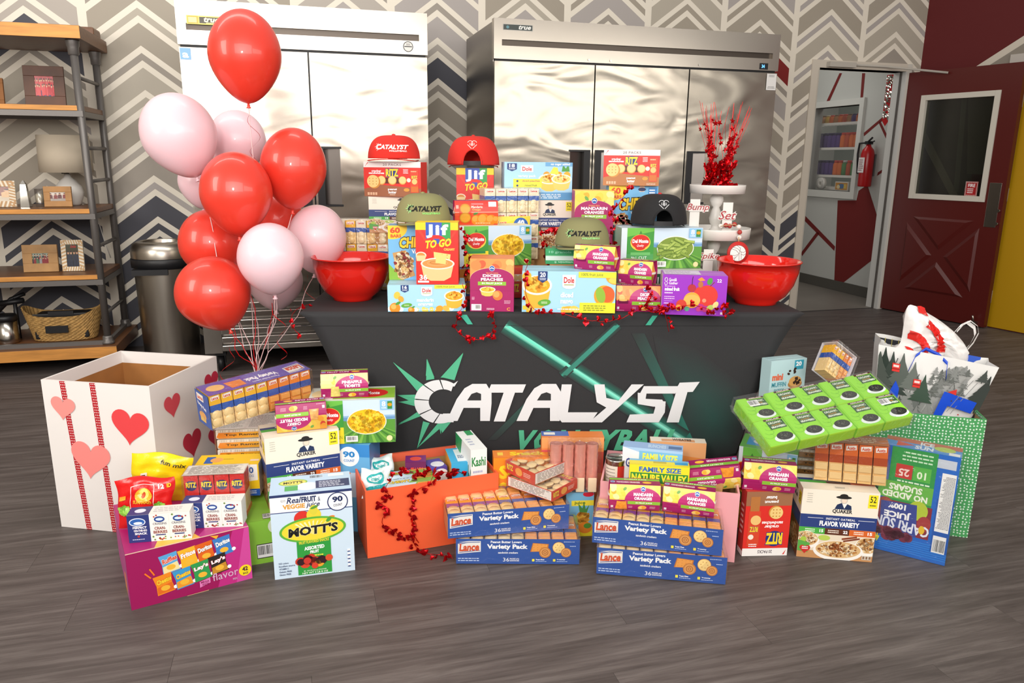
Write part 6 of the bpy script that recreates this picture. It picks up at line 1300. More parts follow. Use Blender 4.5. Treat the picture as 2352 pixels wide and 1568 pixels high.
# ---- heart garlands of red foil on wire
def heart_mesh():
    mb = MB(); pts = []
    for i in range(16):
        t = 2*pi*i/16; pts.append((.0105*math.sin(t)**3, (.0105*(13*math.cos(t)-5*math.cos(2*t)-2*math.cos(3*t)-math.cos(4*t))/16)))
    for y in (-.0022, .0022):
        for i in range(16): mb.face([(0, y, 0), (pts[i][0], 0, pts[i][1]), (pts[(i+1) % 16][0], 0, pts[(i+1) % 16][1])], smooth=False)
    return mb.mesh('foil_heart', REDFOIL)
HM = heart_mesh()
def garland(pts, label, n, seed=1, spread=.012, sc=1.0):
    """pts: world points; wire with hearts every few centimetres"""
    R = random.Random(seed); pts = [Vector(p) for p in pts]; o0 = pts[0].copy(); r = root('heart_garland', T3(o0), label, 'garland')
    q = []
    for i in range(len(pts)-1):
        p0, p1, p2, p3 = pts[max(i-1, 0)], pts[i], pts[i+1], pts[min(i+2, len(pts)-1)]
        for k in range(6):
            t = k/6; q.append(.5*((2*p1)+(p2-p0)*t+(2*p0-5*p1+4*p2-p3)*t*t+(3*p1-p0-3*p2+p3)*t**3)-o0+Vector((R.uniform(-1, 1), R.uniform(-.3, .3), R.uniform(-1, 1)))*.0015)
    q.append(pts[-1]-o0); MB().tube(q, .0011, n=5).build('wire', REDFOIL, r)
    for i in range(n):
        t = (i+R.uniform(.2, .8))/n*(len(q)-1); k = int(t); p = q[k].lerp(q[min(k+1, len(q)-1)], t-k)
        off = Vector((R.uniform(-1, 1)*spread, -abs(R.uniform(.002, .008)), R.uniform(-1, 1)*spread))
        inst('heart', HM, r, T3(p+off) @ Euler((R.uniform(-.5, .5), R.uniform(0, 2*pi), R.uniform(-.9, .9))).to_matrix().to_4x4() @ Matrix.Scale(sc*R.uniform(.6, 1.2), 4))
    return r
PXY = lambda L_, Y: [at_y(x, y, Y) for x, y in L_]
FY = 2.612
garland(PXY([(1062, 650), (1068, 690), (1058, 712)], 2.64)+PXY([(1052, 728), (1046, 752), (1062, 770), (1085, 780), (1112, 776), (1130, 762), (1136, 738), (1130, 722), (1136, 712)], FY), 'red heart garland looping over the table edge below the peaches carton', 26, 2)
garland(PXY([(1062, 528), (1074, 545), (1066, 565), (1078, 590), (1072, 612), (1070, 650)], 2.86), 'red heart garland hanging down in front of the corn case', 18, 3)
garland(PXY([(1213, 600), (1205, 640), (1212, 690)], 2.645)+PXY([(1240, 716), (1280, 718), (1320, 728), (1360, 736), (1390, 738), (1430, 730), (1465, 712), (1500, 708), (1522, 712), (1530, 730), (1536, 762)], FY), 'red heart garland along the front edge under the mango case', 34, 4)
garland(PXY([(1480, 660), (1500, 685), (1478, 705)], 2.655)+PXY([(1508, 718), (1522, 700), (1546, 706), (1530, 712)], 2.615), 'red heart garland in front of the peaches cup pack', 18, 5)
garland(PXY([(1250, 560), (1252, 600), (1262, 580), (1248, 540), (1262, 528), (1285, 534)], 2.90), 'red heart garland bunched beside the corn case and olive cap', 22, 6)
garland(PXY([(1412, 580), (1406, 540), (1416, 510), (1402, 490), (1420, 470), (1440, 440), (1452, 430)], 2.96), 'red heart garland climbing between the mandarin carton and black cap', 20, 7)
garland(PXY([(1552, 706), (1590, 700), (1640, 712), (1668, 700), (1676, 716), (1664, 724)], 2.60), 'red heart garland lying before the purple box corner', 20, 8)
garland([Vector((-.75, 2.75, TZ+.006)), Vector((-.79, 2.70, .742)), Vector((-.80, 2.66, .70)), at_y(690, 768, 2.62)], 'short red heart garland at the left corner of the table', 7, 9)
# ================================================================ THINGS ON THE FLOOR
def open_box(q, name, label, cat, outer, inner, t=.006, lip=None, deco=None, wav=0, m=None, group=None):
    w, h, d = q[6:9]; r = root(name, poseM(q), label, cat, group); mb = MB()
    for b in ((0, w, 0, t, 0, h), (0, w, d-t, d, 0, h), (0, t, t, d-t, 0, h), (w-t, w, t, d-t, 0, h), (t, w-t, t, d-t, 0, t)): mb.box(*b, outer)
    mb.build('wrapped_walls', m or PRINT, r)
    mb = MB(); e = t+.0006; lp_ = lip or .02
    for (a, b) in (((e, e), (w-e, e)), ((w-e, e), (w-e, d-e)), ((w-e, d-e), (e, d-e)), ((e, d-e), (e, e))): mb.face([(a[0], a[1], t), (a[0], a[1], h-lp_), (b[0], b[1], h-lp_), (b[0], b[1], t)])
    mb.face([(e, e, t+.0006), (w-e, e, t+.0006), (w-e, d-e, t+.0006), (e, d-e, t+.0006)]); mb.build('card_lining', mat(inner+'_card', inner, rough=.85, var=.06, vscale=20), r)
    if deco: deco(r, w, h, d)
    return r
# --- heart box
def deco_h(r, w, h, d):
    for O_, U_, N_, hs in (((0, 0, 0), (w, 0, 0), (0, -1, 0), ((18, 83, 9, 'f0938c', -8), (79, 74, 13.5, 'e2464a', -8), (38, 50, 14.5, 'ef8a84', -8))), ((w, 0, 0), (0, d, 0), (1, 0, 0), ((27, 82, 9, 'd8505c', 0), (88, 84, 9, 'c03048', 0), (50, 50, 11, 'b83044', 0), (85, 45, 8, 'c83850', 0)))):
        for a_ in hs: f = Face(O_, U_, (0, 0, h), N_, lift=.0022); f.heart(*a_); f.build('paper_heart', r)
    for x0, x1 in ((17.5, 25), (45.5, 50)):
        f = Face((0, 0, 0), (w, 0, 0), (0, 0, h), (0, -1, 0), lift=.0008); f.P([(x1, 0), (x1+5, 0), (x0+5, 100), (x0, 100)], 'b3202a')
        for k in range(60):
            for j in range(3): t = k/60; x = x1+(x0-x1)*t; f.C(x+.9+1.55*j+(k % 2)*.6, (k+.5)/60*100, .38, 'f0dcd8', 5, up=False)
        f.build('ribbon', r, label='red ribbon with white dots')
WRAPW = mat('white_wrap_paper', 'e6e1dd', rough=.55, bump=.35, bscale=9)
q = PO_('heart_box'); q[2] = .001; open_box(q, 'heart_box', 'tall open white box with paper hearts and dotted red ribbons', 'box', 'ece8e2', 'a06a34', .008, .045, deco_h, m=WRAPW)
# --- flavour mix box
def chipbag(f, cx, cy, c, t, tc='ffffff', s=1, rot=6, c2=None, oc=None):
    w, h = 8.2*s, 20*s; q = math.radians(rot); A = f.h/f.w
    def P_(x, y): X, Y_ = x*w*f.w, y*h*f.h; return (cx+(X*math.cos(q)-Y_*math.sin(q))/f.w, cy+(X*math.sin(q)+Y_*math.cos(q))/f.h)
    f.P([P_(-.5, -.5), P_(-.44, 0), P_(-.52, .5), P_(.52, .5), P_(.44, 0), P_(.5, -.5)], c)
    if c2: f.P([P_(-.46, -.45), P_(-.42, -.1), P_(.42, -.02), P_(.46, -.45)], c2)
    f.E(cx+w*.05, cy-h*.22, w*.26, h*.14, 'f0b838', 12); f.T(t, cx-w*.42, cy+h*.06, cx+w*.42, cy+h*.32, tc, .05, .1, rot=rot+6, o=oc)
    f.C(cx+w*.62, cy-h*.28, 3.4, 'ffffff', 12)
def A_flavor(f):
    f.R(0, 0, 100, 100, '9c0f57').P([(70, 0), (100, 0), (100, 100), (86, 100)], 'c02a80').P([(86, 0), (100, 0), (100, 100), (96, 100)], 'd0489a')
    for x, y, c, t, tc, c2, oc in ((33, 68, '5aa8dc', 'Ruffles', 'e05a3c', 'f4e0a0', 'ffffff'), (48, 70, 'f2b62c', 'Fritos', 'ffffff', None, 'c03020'), (62, 73, 'e0641c', 'Doritos', 'ffffff', None, '201818'), (77, 76, '3f7fc8', 'Doritos', 'ffffff', None, '201818'), (27, 33, 'f08a1c', 'Cheetos', 'f8d030', 'e06a1c', 'a03018'), (42.5, 35, '3a9ad0', 'Cheetos', 'f8d030', 'e8962c', 'a03018'), (57.5, 40, '2f9a50', "Lay's", 'ffffff', None, 'c82020'), (72, 45, '2a2420', "Lay's", 'ffffff', 'c88a2c', 'c82020')): chipbag(f, x, y, c, t, tc, 1.75, 8, c2, oc)
    f.T('flavor', 66, 15, 88, 29, 'd8b0cc', .005, rot=2).T('MIX', 83, 7, 87, 11, 'd8b0cc', .01).C(94, 20, 10.5, 'f5d820', 26).T('42', 91.5, 19, 96.5, 27, '3a1030', .05).T('BAGS', 92, 12.5, 96.4, 16.5, '3a1030', .03)
    f.P([(55, 9), (64, 14), (64, 24), (55, 20)], 'e07ab8').T('MEGA', 56, 16, 63, 20, '8a1050', .03).T('SIZE', 57, 11.5, 62.5, 15, '8a1050', .03)
    f.L([(13, 60), (17, 50)], 2.4, 'f07a1c').L([(17, 66), (20, 54)], 2.4, 'f07a1c').P([(67, 100), (72, 92), (74, 98)], 'f0b030')
    f.P([(44, 0), (62, 0), (62, 1.2), (44, .8)], 'c9a07a')
def A_flavor_top(f): f.R(0, 0, 100, 100, 'a8186a').P([(55, 0), (100, 0), (100, 60)], 'c23a86').P([(22, 0), (60, 0), (52, 20), (28, 16)], 'f0b848').R(90, 10, 99, 60, 'e4d8dc').R(0, 0, 100, 1.5, 'd8b8a0')
PUT('flavor_box', 'chip_variety_box', 'large magenta chip variety box at the front left corner of the display', 'box', '9c0f57', A_flavor, dict(left='b84a8c', top='a8186a', right='c23a86'), dict(top=A_flavor_top, left=lambda f: f.R(0, 0, 100, 100, 'b84c8e').P([(60, 0), (75, 0), (75, 40), (60, 30)], 'e8a040')), flap=None)
def A_craisin(f):
    f.R(0, 0, 100, 100, 'f2efe9').R(0, 0, 35, 100, '2a3878'); f.E(16, 74, 13, 15, 'e8eef8', 24).E(16, 74, 11.5, 12, '2f62b0', 24).E(17, 70, 7, 5, 'ffffff', 16)
    for i, t in enumerate(('PERFECT', 'ON-THE-GO', 'SNACK')): f.T(t, 8+i*1.2, 50-i*11, 30, 58-i*11, 'ffffff', .04)
    f.lines(6, 8, 30, 14, 1, 'c8d0e8'); f.C(16, 22, 4, 'b83a34')
    R = random.Random(4)
    for x in (51, 81):
        f.E(x, 80, 8.5, 11, '2a4a90', 22).E(x, 80, 6, 5, 'd8e8f8', 14).T('CRAISINS', x-11, 60, x+11, 68, '5a5a68', .01).T('CRAN-', x-9, 42, x+9, 53, '8a4038', .03).T('BERRIES', x-11, 28, x+11, 39, '8a4038', .03).R(x-8, 21, x+8, 25, '2a3878')
    for i in range(26): x = R.uniform(38, 98); y = R.choice((R.uniform(4, 18), R.uniform(4, 18), R.uniform(84, 96))); f.C(x, y, R.uniform(2.2, 3.6), R.choice(('a8323a', 'b84a40', '6a8a3c')), 9, up=False)
    f.up(); f.L([(66, 10), (66, 96)], .6, 'd8d4cc')
for k, lab, dx in (('craisin_l', 'white and navy dried cranberry box at the front of the magenta box', 0), ('craisin_r', 'white and navy dried cranberry box before the clear cracker pack', .015)):
    q = PO_(k, d=.055); q[0] += dx; carton('cranberry_box', q, lab, 'box', dict(left='2a3878'), 'f2efe9', dict(front=A_craisin, top=lambda f: f.R(0, 0, 100, 100, 'ece8e2').R(0, 0, 35, 100, '2a3878').E(18, 50, 9, 24, 'd8e0f0').lines(40, 20, 96, 80, 3, 'b8b8b8')), None, None)
def red_top(r, w, h, d): f = Face((0, 0, h), (w, 0, 0), (0, d, 0), (0, 0, 1), lift=.003); f.R(0, 0, 100, 100, 'd8d0c6').nutri(2, 8, 98, 92, 'e2dcd2', '6a6058'); f.build('top_label', r)
q = PO_('ritz_clear', d=.08); q[0] += .004; q[1] += .03; q[2] += .001; q[7] = .142; standing(q, 'cracker_case', 'clear wrapped pack of four red cracker sleeves on the magenta box', ['red']*4, 1, card=red_top, tray=(.012, 'c23a2c'))
def A_yel(f):
    f.R(0, 0, 100, 100, 'f4ca1c').R(0, 0, 100, 22, '2456b0').P([(72, 100), (98, 100), (98, 50), (80, 46)], 'f4f2ee').T('10', 80, 72, 92, 92, '2a5aa8', .03).T('PACKS', 80, 60, 92, 68, '8aa0c8', .02).lines(80, 6, 98, 18, 2, 'e0e8f8', .5)
    lance_logo(f, 12, 58, 40, 96)
def A_yel_top(f): f.R(0, 0, 100, 100, 'f4ca1c').R(12, 20, 26, 80, '2f62b0').E(30, 50, 10, 22, 'e8a85a').lines(40, 50, 60, 62, 1, 'a08a20').R(84, 30, 98, 46, 'f0d8c8')
q = PO_('yellow_lance'); PUT('yellow_lance', 'cracker_box', 'yellow and blue cracker box marked 10 behind the clear cracker pack', 'box', 'f4ca1c', A_yel, dict(right='d8d4c8', top='f4ca1c'), dict(top=A_yel_top, right=lambda f: f.nutri(4, 4, 96, 96, 'e0dcd4')), z=.178, h=.112, x=-1.045, y=2.32, w=.205)
# pillow bags
def pillow(name, M, w, h, th, label, cat, base, art, m=None, seed=1, group=None, crimp=.05, puff=1, part='film'):
    r = root(name, M, label, cat, group); R = random.Random(seed); nx, nz = 18, 18; ph = [R.uniform(0, 6) for _ in range(6)]
    def S(u, v, s):
        e = (max(0, 4*u*(1-u))**.5)*(max(0, 4*v*(1-v))**.45); wr = .0035*(math.sin(19*u+7*v+ph[0])+math.sin(11*v-13*u+ph[1])+.7*math.sin(31*v+ph[2]))*e
        x = (u-.5)*w*(1-.10*math.sin(pi*v)**2*(1 if abs(u-.5) > .3 else .5))+.004*math.sin(9*v+ph[3]); z = v*h+.006*math.sin(7*u+ph[4])*(v > .5)
        return Vector((x, s*(th/2*e*puff+(wr if s < 0 else wr*.6)*-1)+(.0006*s), z))
    mb = MB()
    for s in (-1, 1):
        k = len(mb.v)
        for j in range(nz+1):
            for i in range(nx+1): mb.v.append(tuple(S(i/nx, j/nz, s)))
        for j in range(nz):
            for i in range(nx):
                a = k+j*(nx+1)+i; q = [a, a+1, a+nx+2, a+nx+1]; mb.f.append(q if s < 0 else q[::-1]); mb.c.append(base); mb.m.append(0); mb.sm.append(True)
    mb.build(part, m or FOILP, r)
    def proj(p, hh): u, v = max(0, min(1, p.x/w+.5)), max(0, min(1, p.z/h)); q = S(u, v, -1); return Vector((q.x, q.y-.0012-hh*6, q.z))
    if art: f = Face((-w/2, 0, 0), (w, 0, 0), (0, 0, h), (0, -1, 0), proj=proj, cut=(18, 18)); art(f); f.build('front_print', r, m or FOILP)
    return r
def grid_fill(f, x0, y0, x1, y1, c, n=8, m=8):
    for i in range(n):
        for j in range(m):
            a, b, p, q = x0+(x1-x0)*i/n, x0+(x1-x0)*(i+1)/n, y0+(y1-y0)*j/m, y0+(y1-y0)*(j+1)/m; f.mb.face([f.pt(a, p), f.pt(b, p), f.pt(b, q), f.pt(a, q)], c)
    f.up(); return f
def A_sun(f):
    f.E(50, 66, 15, 13, 'f0b030').E(50, 68, 9, 10, 'f8e070').E(50, 66, 4, 6, 'c8502c')
    for a, b in (((28, 20), (28, 84)), ((28, 84), (66, 88)), ((66, 88), (72, 20))): f.L([(a[0]+(b[0]-a[0])*t/8, a[1]+(b[1]-a[1])*t/8) for t in range(9)], 1.1, 'f6ece8')
    f.T('SUN-MAID', 34, 50, 66, 57, 'f0b030', .04).T('RAISIN', 40, 42, 58, 46, 'f4c030', .04).T('mini', 34, 29, 66, 40, 'ffffff', .07).T('SNACKS', 36, 20, 66, 27, 'ffffff', .07).T('12', 73, 82, 83, 91, 'ffffff', .05).scat(15, 40, 9, 8, 60, 5, ['8fc848', 'a8d860', '6aa83c'], 3).scat(80, 46, 8, 8, 60, 5, ['8fc848', 'a8d860', '6aa83c'], 4).R(6, 62, 18, 70, 'f0a030').T('ID', 88, 84, 95, 92, 'f4d030', .04)
def A_lays(f): f.T("fun mix", 50, 80, 92, 88, '3a3a20', .02).R(20, 40, 32, 62, 'e8e0d0').R(23, 44, 29, 58, '403830')
fz = PO_('flavor_box')[7]+.002
p = at_y(352, 1178, 2.16); pillow('snack_bag', T3(Vector((p.x, 2.12, fz))) @ ROT(.2) @ ROT(-.12, 'X'), .17, .155, .05, 'shiny red bag of raisin mini snacks on the magenta box', 'bag', 'd81c1c', A_sun, seed=2)
p = at_y(352, 1120, 2.25); pillow('chip_bag', T3(Vector((p.x-.01, 2.30, fz))) @ ROT(.15) @ ROT(.14, 'Y'), .19, .165, .045, 'bright yellow chip bag behind the red snack bag', 'bag', 'f2d416', A_lays, seed=5)
# --- green cartons
def A_gc(f): f.R(0, 0, 100, 100, '8cc63f').R(32, 12, 96, 46, '2b2b2b').bars(34, 14, 94, 44).E(100, 84, 22, 16, 'dfe8d0')
q = PO_('green_carton'); q[0] += .0; PUT('green_carton', 'green_carton', 'lime green carton with a barcode between the magenta and pale blue boxes', 'box', '8cc63f', A_gc, dict(top='9ad04a'), dict(top=lambda f: f.R(0, 0, 100, 100, '94cb46').R(62, 4, 96, 22, '2b2b2b').bars(63, 6, 95, 21)), w=.085, x=-.843, y=2.20, d=.22)
carton('green_carton', [-.745, 2.315, .001, .45, 0, 0, .2, .146, .12], 'lime green carton on the floor under the large oatmeal box', 'box', None, '8cc63f', None, None, 'top')
PUT('motts_front', 'fruit_snack_box', 'big pale blue fruit snack box marked 90 at the front', 'box', 'cfe2f2', A_motts, dict(top='bcd6ee', right='c0d4ea'), dict(top=A_motts_top), flap=None)
q = PO_('quaker_floor_left'); PUT('quaker_floor_left', 'oatmeal_box', 'large oatmeal box behind the big pale blue fruit snack box', 'box', 'f3e9d8', A_quaker, dict(top='f3e9d8'), dict(top=A_quaker_top, left=A_quaker_side), flap=None, y=2.30, x=-.800)
q = PO_('cherry'); q[1] += .02; q[2] = .151+.246+.003; q[0] += -.005
cups_pack(None, 'fruit_cup_pack', 'upside down magenta cherry mixed fruit cup pack on the large oatmeal box', A_kcup('CHERRY', 'MIXED FRUIT', 'cherry'), 'cherry', flip=True, cupside=(q[6]*.75, q[7]*.62, .032, .035), q=q)
def A_m90(f): f.R(0, 0, 100, 100, '6ab0e0').R(0, 86, 100, 100, '3a8ad0').C(66, 86, 11, 'ffffff', 32).T('90', 56, 85, 76, 92, '2f8ad0', .05).T('COUNT', 57, 80, 75, 83, '2f8ad0', .03).R(0, 40, 100, 68, 'c8dcf0').E(30, 60, 18, 5, 'c8c830').E(60, 66, 8, 2, 'e8782c', rot=20)
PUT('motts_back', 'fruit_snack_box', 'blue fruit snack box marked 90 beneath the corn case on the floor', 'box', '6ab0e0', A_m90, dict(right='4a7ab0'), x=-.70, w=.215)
PUT('corn_floor', 'canned_corn_case', 'green case of eight corn cans stacked behind the floor boxes', 'box', '8fc03c', A_delmonte('corn'), dict(top='dfe8e0', right='b8d0b8'), dict(top=lambda f: f.R(0, 0, 100, 100, 'dfe6da').R(28, 10, 100, 90, '8fc03c').E(70, 50, 22, 32, 'd8261f').T('Del Monte', 58, 38, 82, 62, 'ffffff', .03).E(14, 50, 12, 30, 'f0d8a0')), z=.3305)
q = PO_('pineapple'); q[2] = .3305+PO_('corn_floor')[7]+.001; q[1] -= .02; cups_pack(None, 'fruit_cup_pack', 'magenta pineapple tidbits cup pack on top of the corn case', A_kcup('PINEAPPLE', 'TIDBITS', 'pine'), 'pine', cupside=(q[6]*.3, q[7]*.3, .034, .038), q=q)
# --- ramen
def ramen(q, label, rows, c1='e8892a', c2='e8b838', deep=2, group=None):
    w, h, d = q[6:9]; r = root('noodle_case', poseM(q), label, 'noodles', group); ph = h/rows
    def pk(a, b):
        mb = MB().box(.001, w-.001, 0, d/deep-.002, .002, ph-.001, 'e6e0d6', bev=.005)
        f = Face((.004, 0, 0), (w-.008, 0, 0), (0, 0, ph), (0, -1, 0), lift=.0005); f.P([(0, 26), (4, 12), (96, 14), (100, 40), (96, 72), (4, 70)], None, cc=[a, a, b, b, b, a]); f.T('Top Ramen', 14, 30, 74, 58, '2a2420', .03)
        R = random.Random(3)
        for i in range(26): x = 3+i*3.7; f.P([(x, 74), (x+1.6, 74), (x+1.9, 95), (x+.4, 95)], R.choice(('d8cfc0', 'f8f4ec', 'c8bfae')))
        k0 = len(mb.v); mb.v += f.mb.v
        for ff, cc in zip(f.mb.f, f.mb.c): mb.f.append([i+k0 for i in ff]); mb.c.append(cc); mb.m.append(0); mb.sm.append(False)
        return mb.mesh('noodle_pack', GLOSS)
    mes = [pk(c1, c2), pk(c2, 'd8c840')]
    for j in range(rows):
        for k in range(deep): inst('noodle_pack', mes[0 if j > rows*.55 else 1], r, T3(Vector((.001*(j % 3), k*d/deep, j*ph))))
    f = Face((0, 0, h), (w, 0, 0), (0, d, 0), (0, 0, 1), lift=.001); f.R(0, 0, 100, 100, 'e4dfd8'); f.nutri(2, 4, 48, 96, 'ece8e2').nutri(52, 4, 98, 96, 'ece8e2', seed=6); f.build('top_labels', r)
    f = Face((0, d, 0), (0, -d, 0), (0, 0, h), (-1, 0, 0), lift=.001); f.R(0, 0, 100, 100, 'd8a088').lines(8, 4, 92, 92, 12, 'f0d8c8', .5); f.build('side_label', r)
    wrap_box(MB(), w, h, d, .003).build('wrap', FILM, r); return r
q = PO_('ramen_left', z=.001, w=.20, d=.16, y=2.46); q[7] = POSE['ramen_left'][2]+POSE['ramen_left'][7]+.006; q[0] -= .035; ramen(q, 'clear wrapped stack of noodle packs behind the large oatmeal box', 10)
q = [.985, 2.47, .001, -.22, 0, 0, .22, .345, .12]; ramen(q, 'clear wrapped stack of brown noodle packs behind the orange cracker pack', 11, 'a8743c', '8a6038')
# --- big purple topped cracker case lying on the stack
q = PO_('lance_big'); q[2] += .012
def lance_top(r, w, h, d):
    f = Face((0, 0, h), (w, 0, 0), (0, d, 0), (0, 0, 1), lift=.002, flip=True); f.R(0, 0, 100, 100, '5a58b0'); lance_logo(f, 2, 20, 20, 88); f.T('Variety Pack', 28, 30, 60, 66, 'ffffff', .06).T('Peanut Butter Lovers', 30, 74, 56, 86, 'e8e8f8', .02); f.P([(62, 30), (62, 80), (76, 84), (78, 30)], 'e8904a'); f.C(88, 50, 26, 'efc67c'); f.build('top_panel', r, label='purple blue top panel')
    f = Face((0, d, 0), (0, -d, 0), (0, 0, h), (-1, 0, 0), lift=.004); f.R(0, 0, 100, 100, '2f58a8').R(10, 72, 60, 92, 'f2eee6').T('Lance', 14, 76, 56, 88, 'd8542a', .04).T('Variety Pack', 8, 50, 74, 62, 'ffffff', .04, rot=-12).E(40, 28, 26, 12, 'e8a85a').R(20, 10, 60, 22, 'e8c060'); f.build('end_panel', r)
    MB().box(0, w, d*.9, d, 0, h, '8a6a50').build('back_panel', PRINT, r)
standing(q, 'cracker_case', 'long cracker case with a purple top tilted across the noodle stack', ['round']*5+['square']*4, 1, card=lance_top)
# --- cracker trays
def tray_case(q, label, group=None, order=None, hh=None):
    w, h, d = q[6:9]; r = root('cracker_tray', poseM(q), label, 'crackers', group); mb = MB()
    mb.box(0, w, 0, .0015, 0, h, '2a55a5').box(0, w, d-.0015, d, 0, h, '2a55a5').box(0, .0015, .0015, d-.0015, 0, h*.75, 'c9a074').box(w-.0015, w, .0015, d-.0015, 0, h*.75, 'c9a074').box(0, w, .0015, d-.0015, 0, .0015, 'b98a55'); mb.build('tray', PRINT, r)
    f = Face((0, 0, 0), (w, 0, 0), (0, 0, h), (0, -1, 0)); A_tray(f); f.build('front_print', r)
    ks = order or ['purple']*5+['square']*4; cw = (w-.006)/9
    for j in range(2):
        for i in range(9): inst('cracker_pack', sleeve(ks[i] if not (j == 0 and i == 4) else 'round', cw-.002, (d-.008)/2-.002, h*.93), r, T3(Vector((.003+i*cw, .004+j*(d-.008)/2, .003))))
    wrap_box(MB(), w, h, d, .0025, 7).build('wrap', FILM, r); return r
tray_case(PO_('tray_d', z=.003), 'blue cracker tray at the bottom of the right front stack')
tray_case(PO_('tray_c', z=.003+PO_('tray_d')[7]+.004), 'blue cracker tray carrying two mandarin cup packs')
tray_case(PO_('tray_b', z=.003), 'blue cracker tray at the bottom of the left front stack')
tray_case(PO_('tray_a', z=.003+PO_('tray_b')[7]+.004), 'blue cracker tray on top of the left front stack')
zc = .003+PO_('tray_d')[7]+.004+PO_('tray_c')[7]-.001
for k, lab in (('mandarin_c1', 'left of two mandarin orange cup packs on the blue tray'), ('mandarin_c2', 'right of two mandarin orange cup packs on the blue tray')):
    q = PO_(k, z=zc); q[6] *= .98; q[7] = .086; q[1] += .004; cups_pack(None, 'fruit_cup_pack', lab, A_kcup('MANDARIN', 'ORANGES', 'mandarin'), 'mandarin', cupside=(q[6]*.24, q[7]*.22, .04, .032) if k[-1] == '1' else None, q=q)
# --- ritz trays with biscuits showing
def biscuit_tray(q, label, facts):
    w, h, d = q[6:9]; h = max(h, .036); r = root('biscuit_tray', poseM(q), label, 'crackers'); mb = MB()
    mb.box(0, w, 0, .0015, 0, h, 'd0402c').box(0, w, d-.0015, d, 0, h, 'd0402c').box(0, .0015, .0015, d-.0015, 0, h, 'd0402c').box(w-.0015, w, .0015, d-.0015, 0, h, 'd0402c').box(0, w, .0015, d-.0015, 0, .0015, 'c9a074')
    mb.box(0, w, d*.80, d, h-.002, h, 'c8362a'); mb.build('tray', PRINT, r)
    for side in ('front', 'right', 'left'):
        f = Face(*faces(w, h, d)[side])
        if side == facts: f.nutri(2, 6, 98, 94, 'ebe6e0', '5a5048')
        else: f.R(0, 0, 100, 100, 'cf4030').T('RITZ', 4, 30, 26, 80, 'f8d62a', .05, o='20357c').E(46, 50, 12, 34, 'e8a850').lines(62, 30, 92, 70, 3, 'f4d8c8')
        f.build(side+'_print', r)
    f = Face((0, d*.8, h), (w, 0, 0), (0, d*.2, 0), (0, 0, 1), lift=.001)
    for i in range(3): f.T('RITZ', 6+i*32, 20, 30+i*32, 80, 'f8d62a', .06, o='20357c')
    f.build('top_print', r)
    bis = MB().lathe([(.0, 0), (.017, 0), (.0185, .003), (.017, .006), (0, .0065)], 14, 'f0d29a'); bis.lathe([(.016, -.004), (.0165, -.001)], 10, 'c8883c'); me = bis.mesh('biscuit', MATTE)
    nx, ny = max(3, round(w/.042)), max(3, round(d*.8/.036)); R = random.Random(3)
    for i in range(nx):
        for j in range(ny): inst('biscuit', me, r, T3(Vector((w*(i+.5)/nx, d*.8*(j+.5)/ny, h-.012))) @ Euler((R.uniform(-.25, .25), R.uniform(-.25, .25), 0)).to_matrix().to_4x4())
    wrap_box(MB(), w, h, d, .003, 4).build('wrap', FILM, r); return r
q = PO_('ritz_tray_low'); za = .003+PO_('tray_b')[7]+.004+PO_('tray_a')[7]; q[2] = za+.012; q[4] = q[5] = .0; biscuit_tray(q, 'lower red biscuit tray crossed under another tray', 'front')
q = PO_('ritz_tray_up'); q[2] = za+.012+max(.036, PO_('ritz_tray_low')[7])+.008; q[4] = .02; q[5] = .03; biscuit_tray(q, 'upper red biscuit tray showing round biscuits through film', 'right')
# --- orange box and its contents
def deco_o(r, w, h, d): MB().box(-.002, w+.002, d-.008, d+.002, h-.03, h+.002, 'ee6a4a').build('back_lip', PRINT, r)
ORA = mat('orange_wrap_paper', 'f26236', rough=.5, bump=.35, bscale=8)
ob = open_box(PO_('orange_box', z=.001), 'gift_box', 'open box wrapped in bright orange paper full of snacks', 'box', 'ee4a1c', 'b58a54', .006, .012, deco_o, m=ORA)
OM = poseM(PO_('orange_box', z=.001)); OW, OH, OD = PO_('orange_box')[6:9]
def inbox(M, x, y, z, yaw, w, h, d, pitch=0, roll=0):
    Q = M @ T3(Vector((x, y, z))) @ Euler((pitch, roll, yaw)).to_matrix().to_4x4(); e = Q.to_euler(); return [*Q.translation, e.z, e.x, e.y, w, h, d]
def A_kashi(f): f.R(0, 0, 100, 100, 'f0f0ec').T('Kashi', 6, 80, 92, 91, '2f8a4a', .03).lines(14, 66, 88, 76, 2, 'a8b0d0', .5).T('Nutrition Facts', 14, 56, 86, 60, '3a3a3a', .02).L([(14, 52), (86, 52)], 1, '222222').T('Calories 200', 14, 44, 86, 49, '222222', .03).lines(14, 10, 86, 42, 9, '555555', .4)
def A_kashi_l(f): f.R(0, 0, 100, 100, 'f0f0ec').P([(0, 100), (0, 84), (34, 80), (44, 100)], '2f9a5a').T('Kashi', 40, 50, 100, 80, '3a8a7a', .04, rot=-4).E(40, 30, 30, 14, 'a8b8d0')
q = PO_('kashi'); q[7] = POSE['kashi'][2]+POSE['kashi'][7]-.012; q[2] = .012; carton('cereal_box', q, 'white and green cereal box standing in the orange box', 'box', dict(top='f0f0ee'), 'f0f0ec', dict(front=A_kashi, left=A_kashi_l, top=lambda f: f.R(0, 0, 100, 100, 'eef0ee').R(50, 74, 92, 100, '2f9a5a').lines(20, 20, 60, 60, 3, 'a8b0c8')), None, None)
def A_welch(f): f.R(0, 0, 100, 100, '3fb0e0').R(0, 72, 100, 76, '2a90c8').R(10, 40, 90, 66, 'ffffff').T('Welchs', 14, 44, 86, 63, '20357c', .05).E(40, 20, 30, 12, '6a3a8a').E(70, 22, 18, 10, 'd8402c')
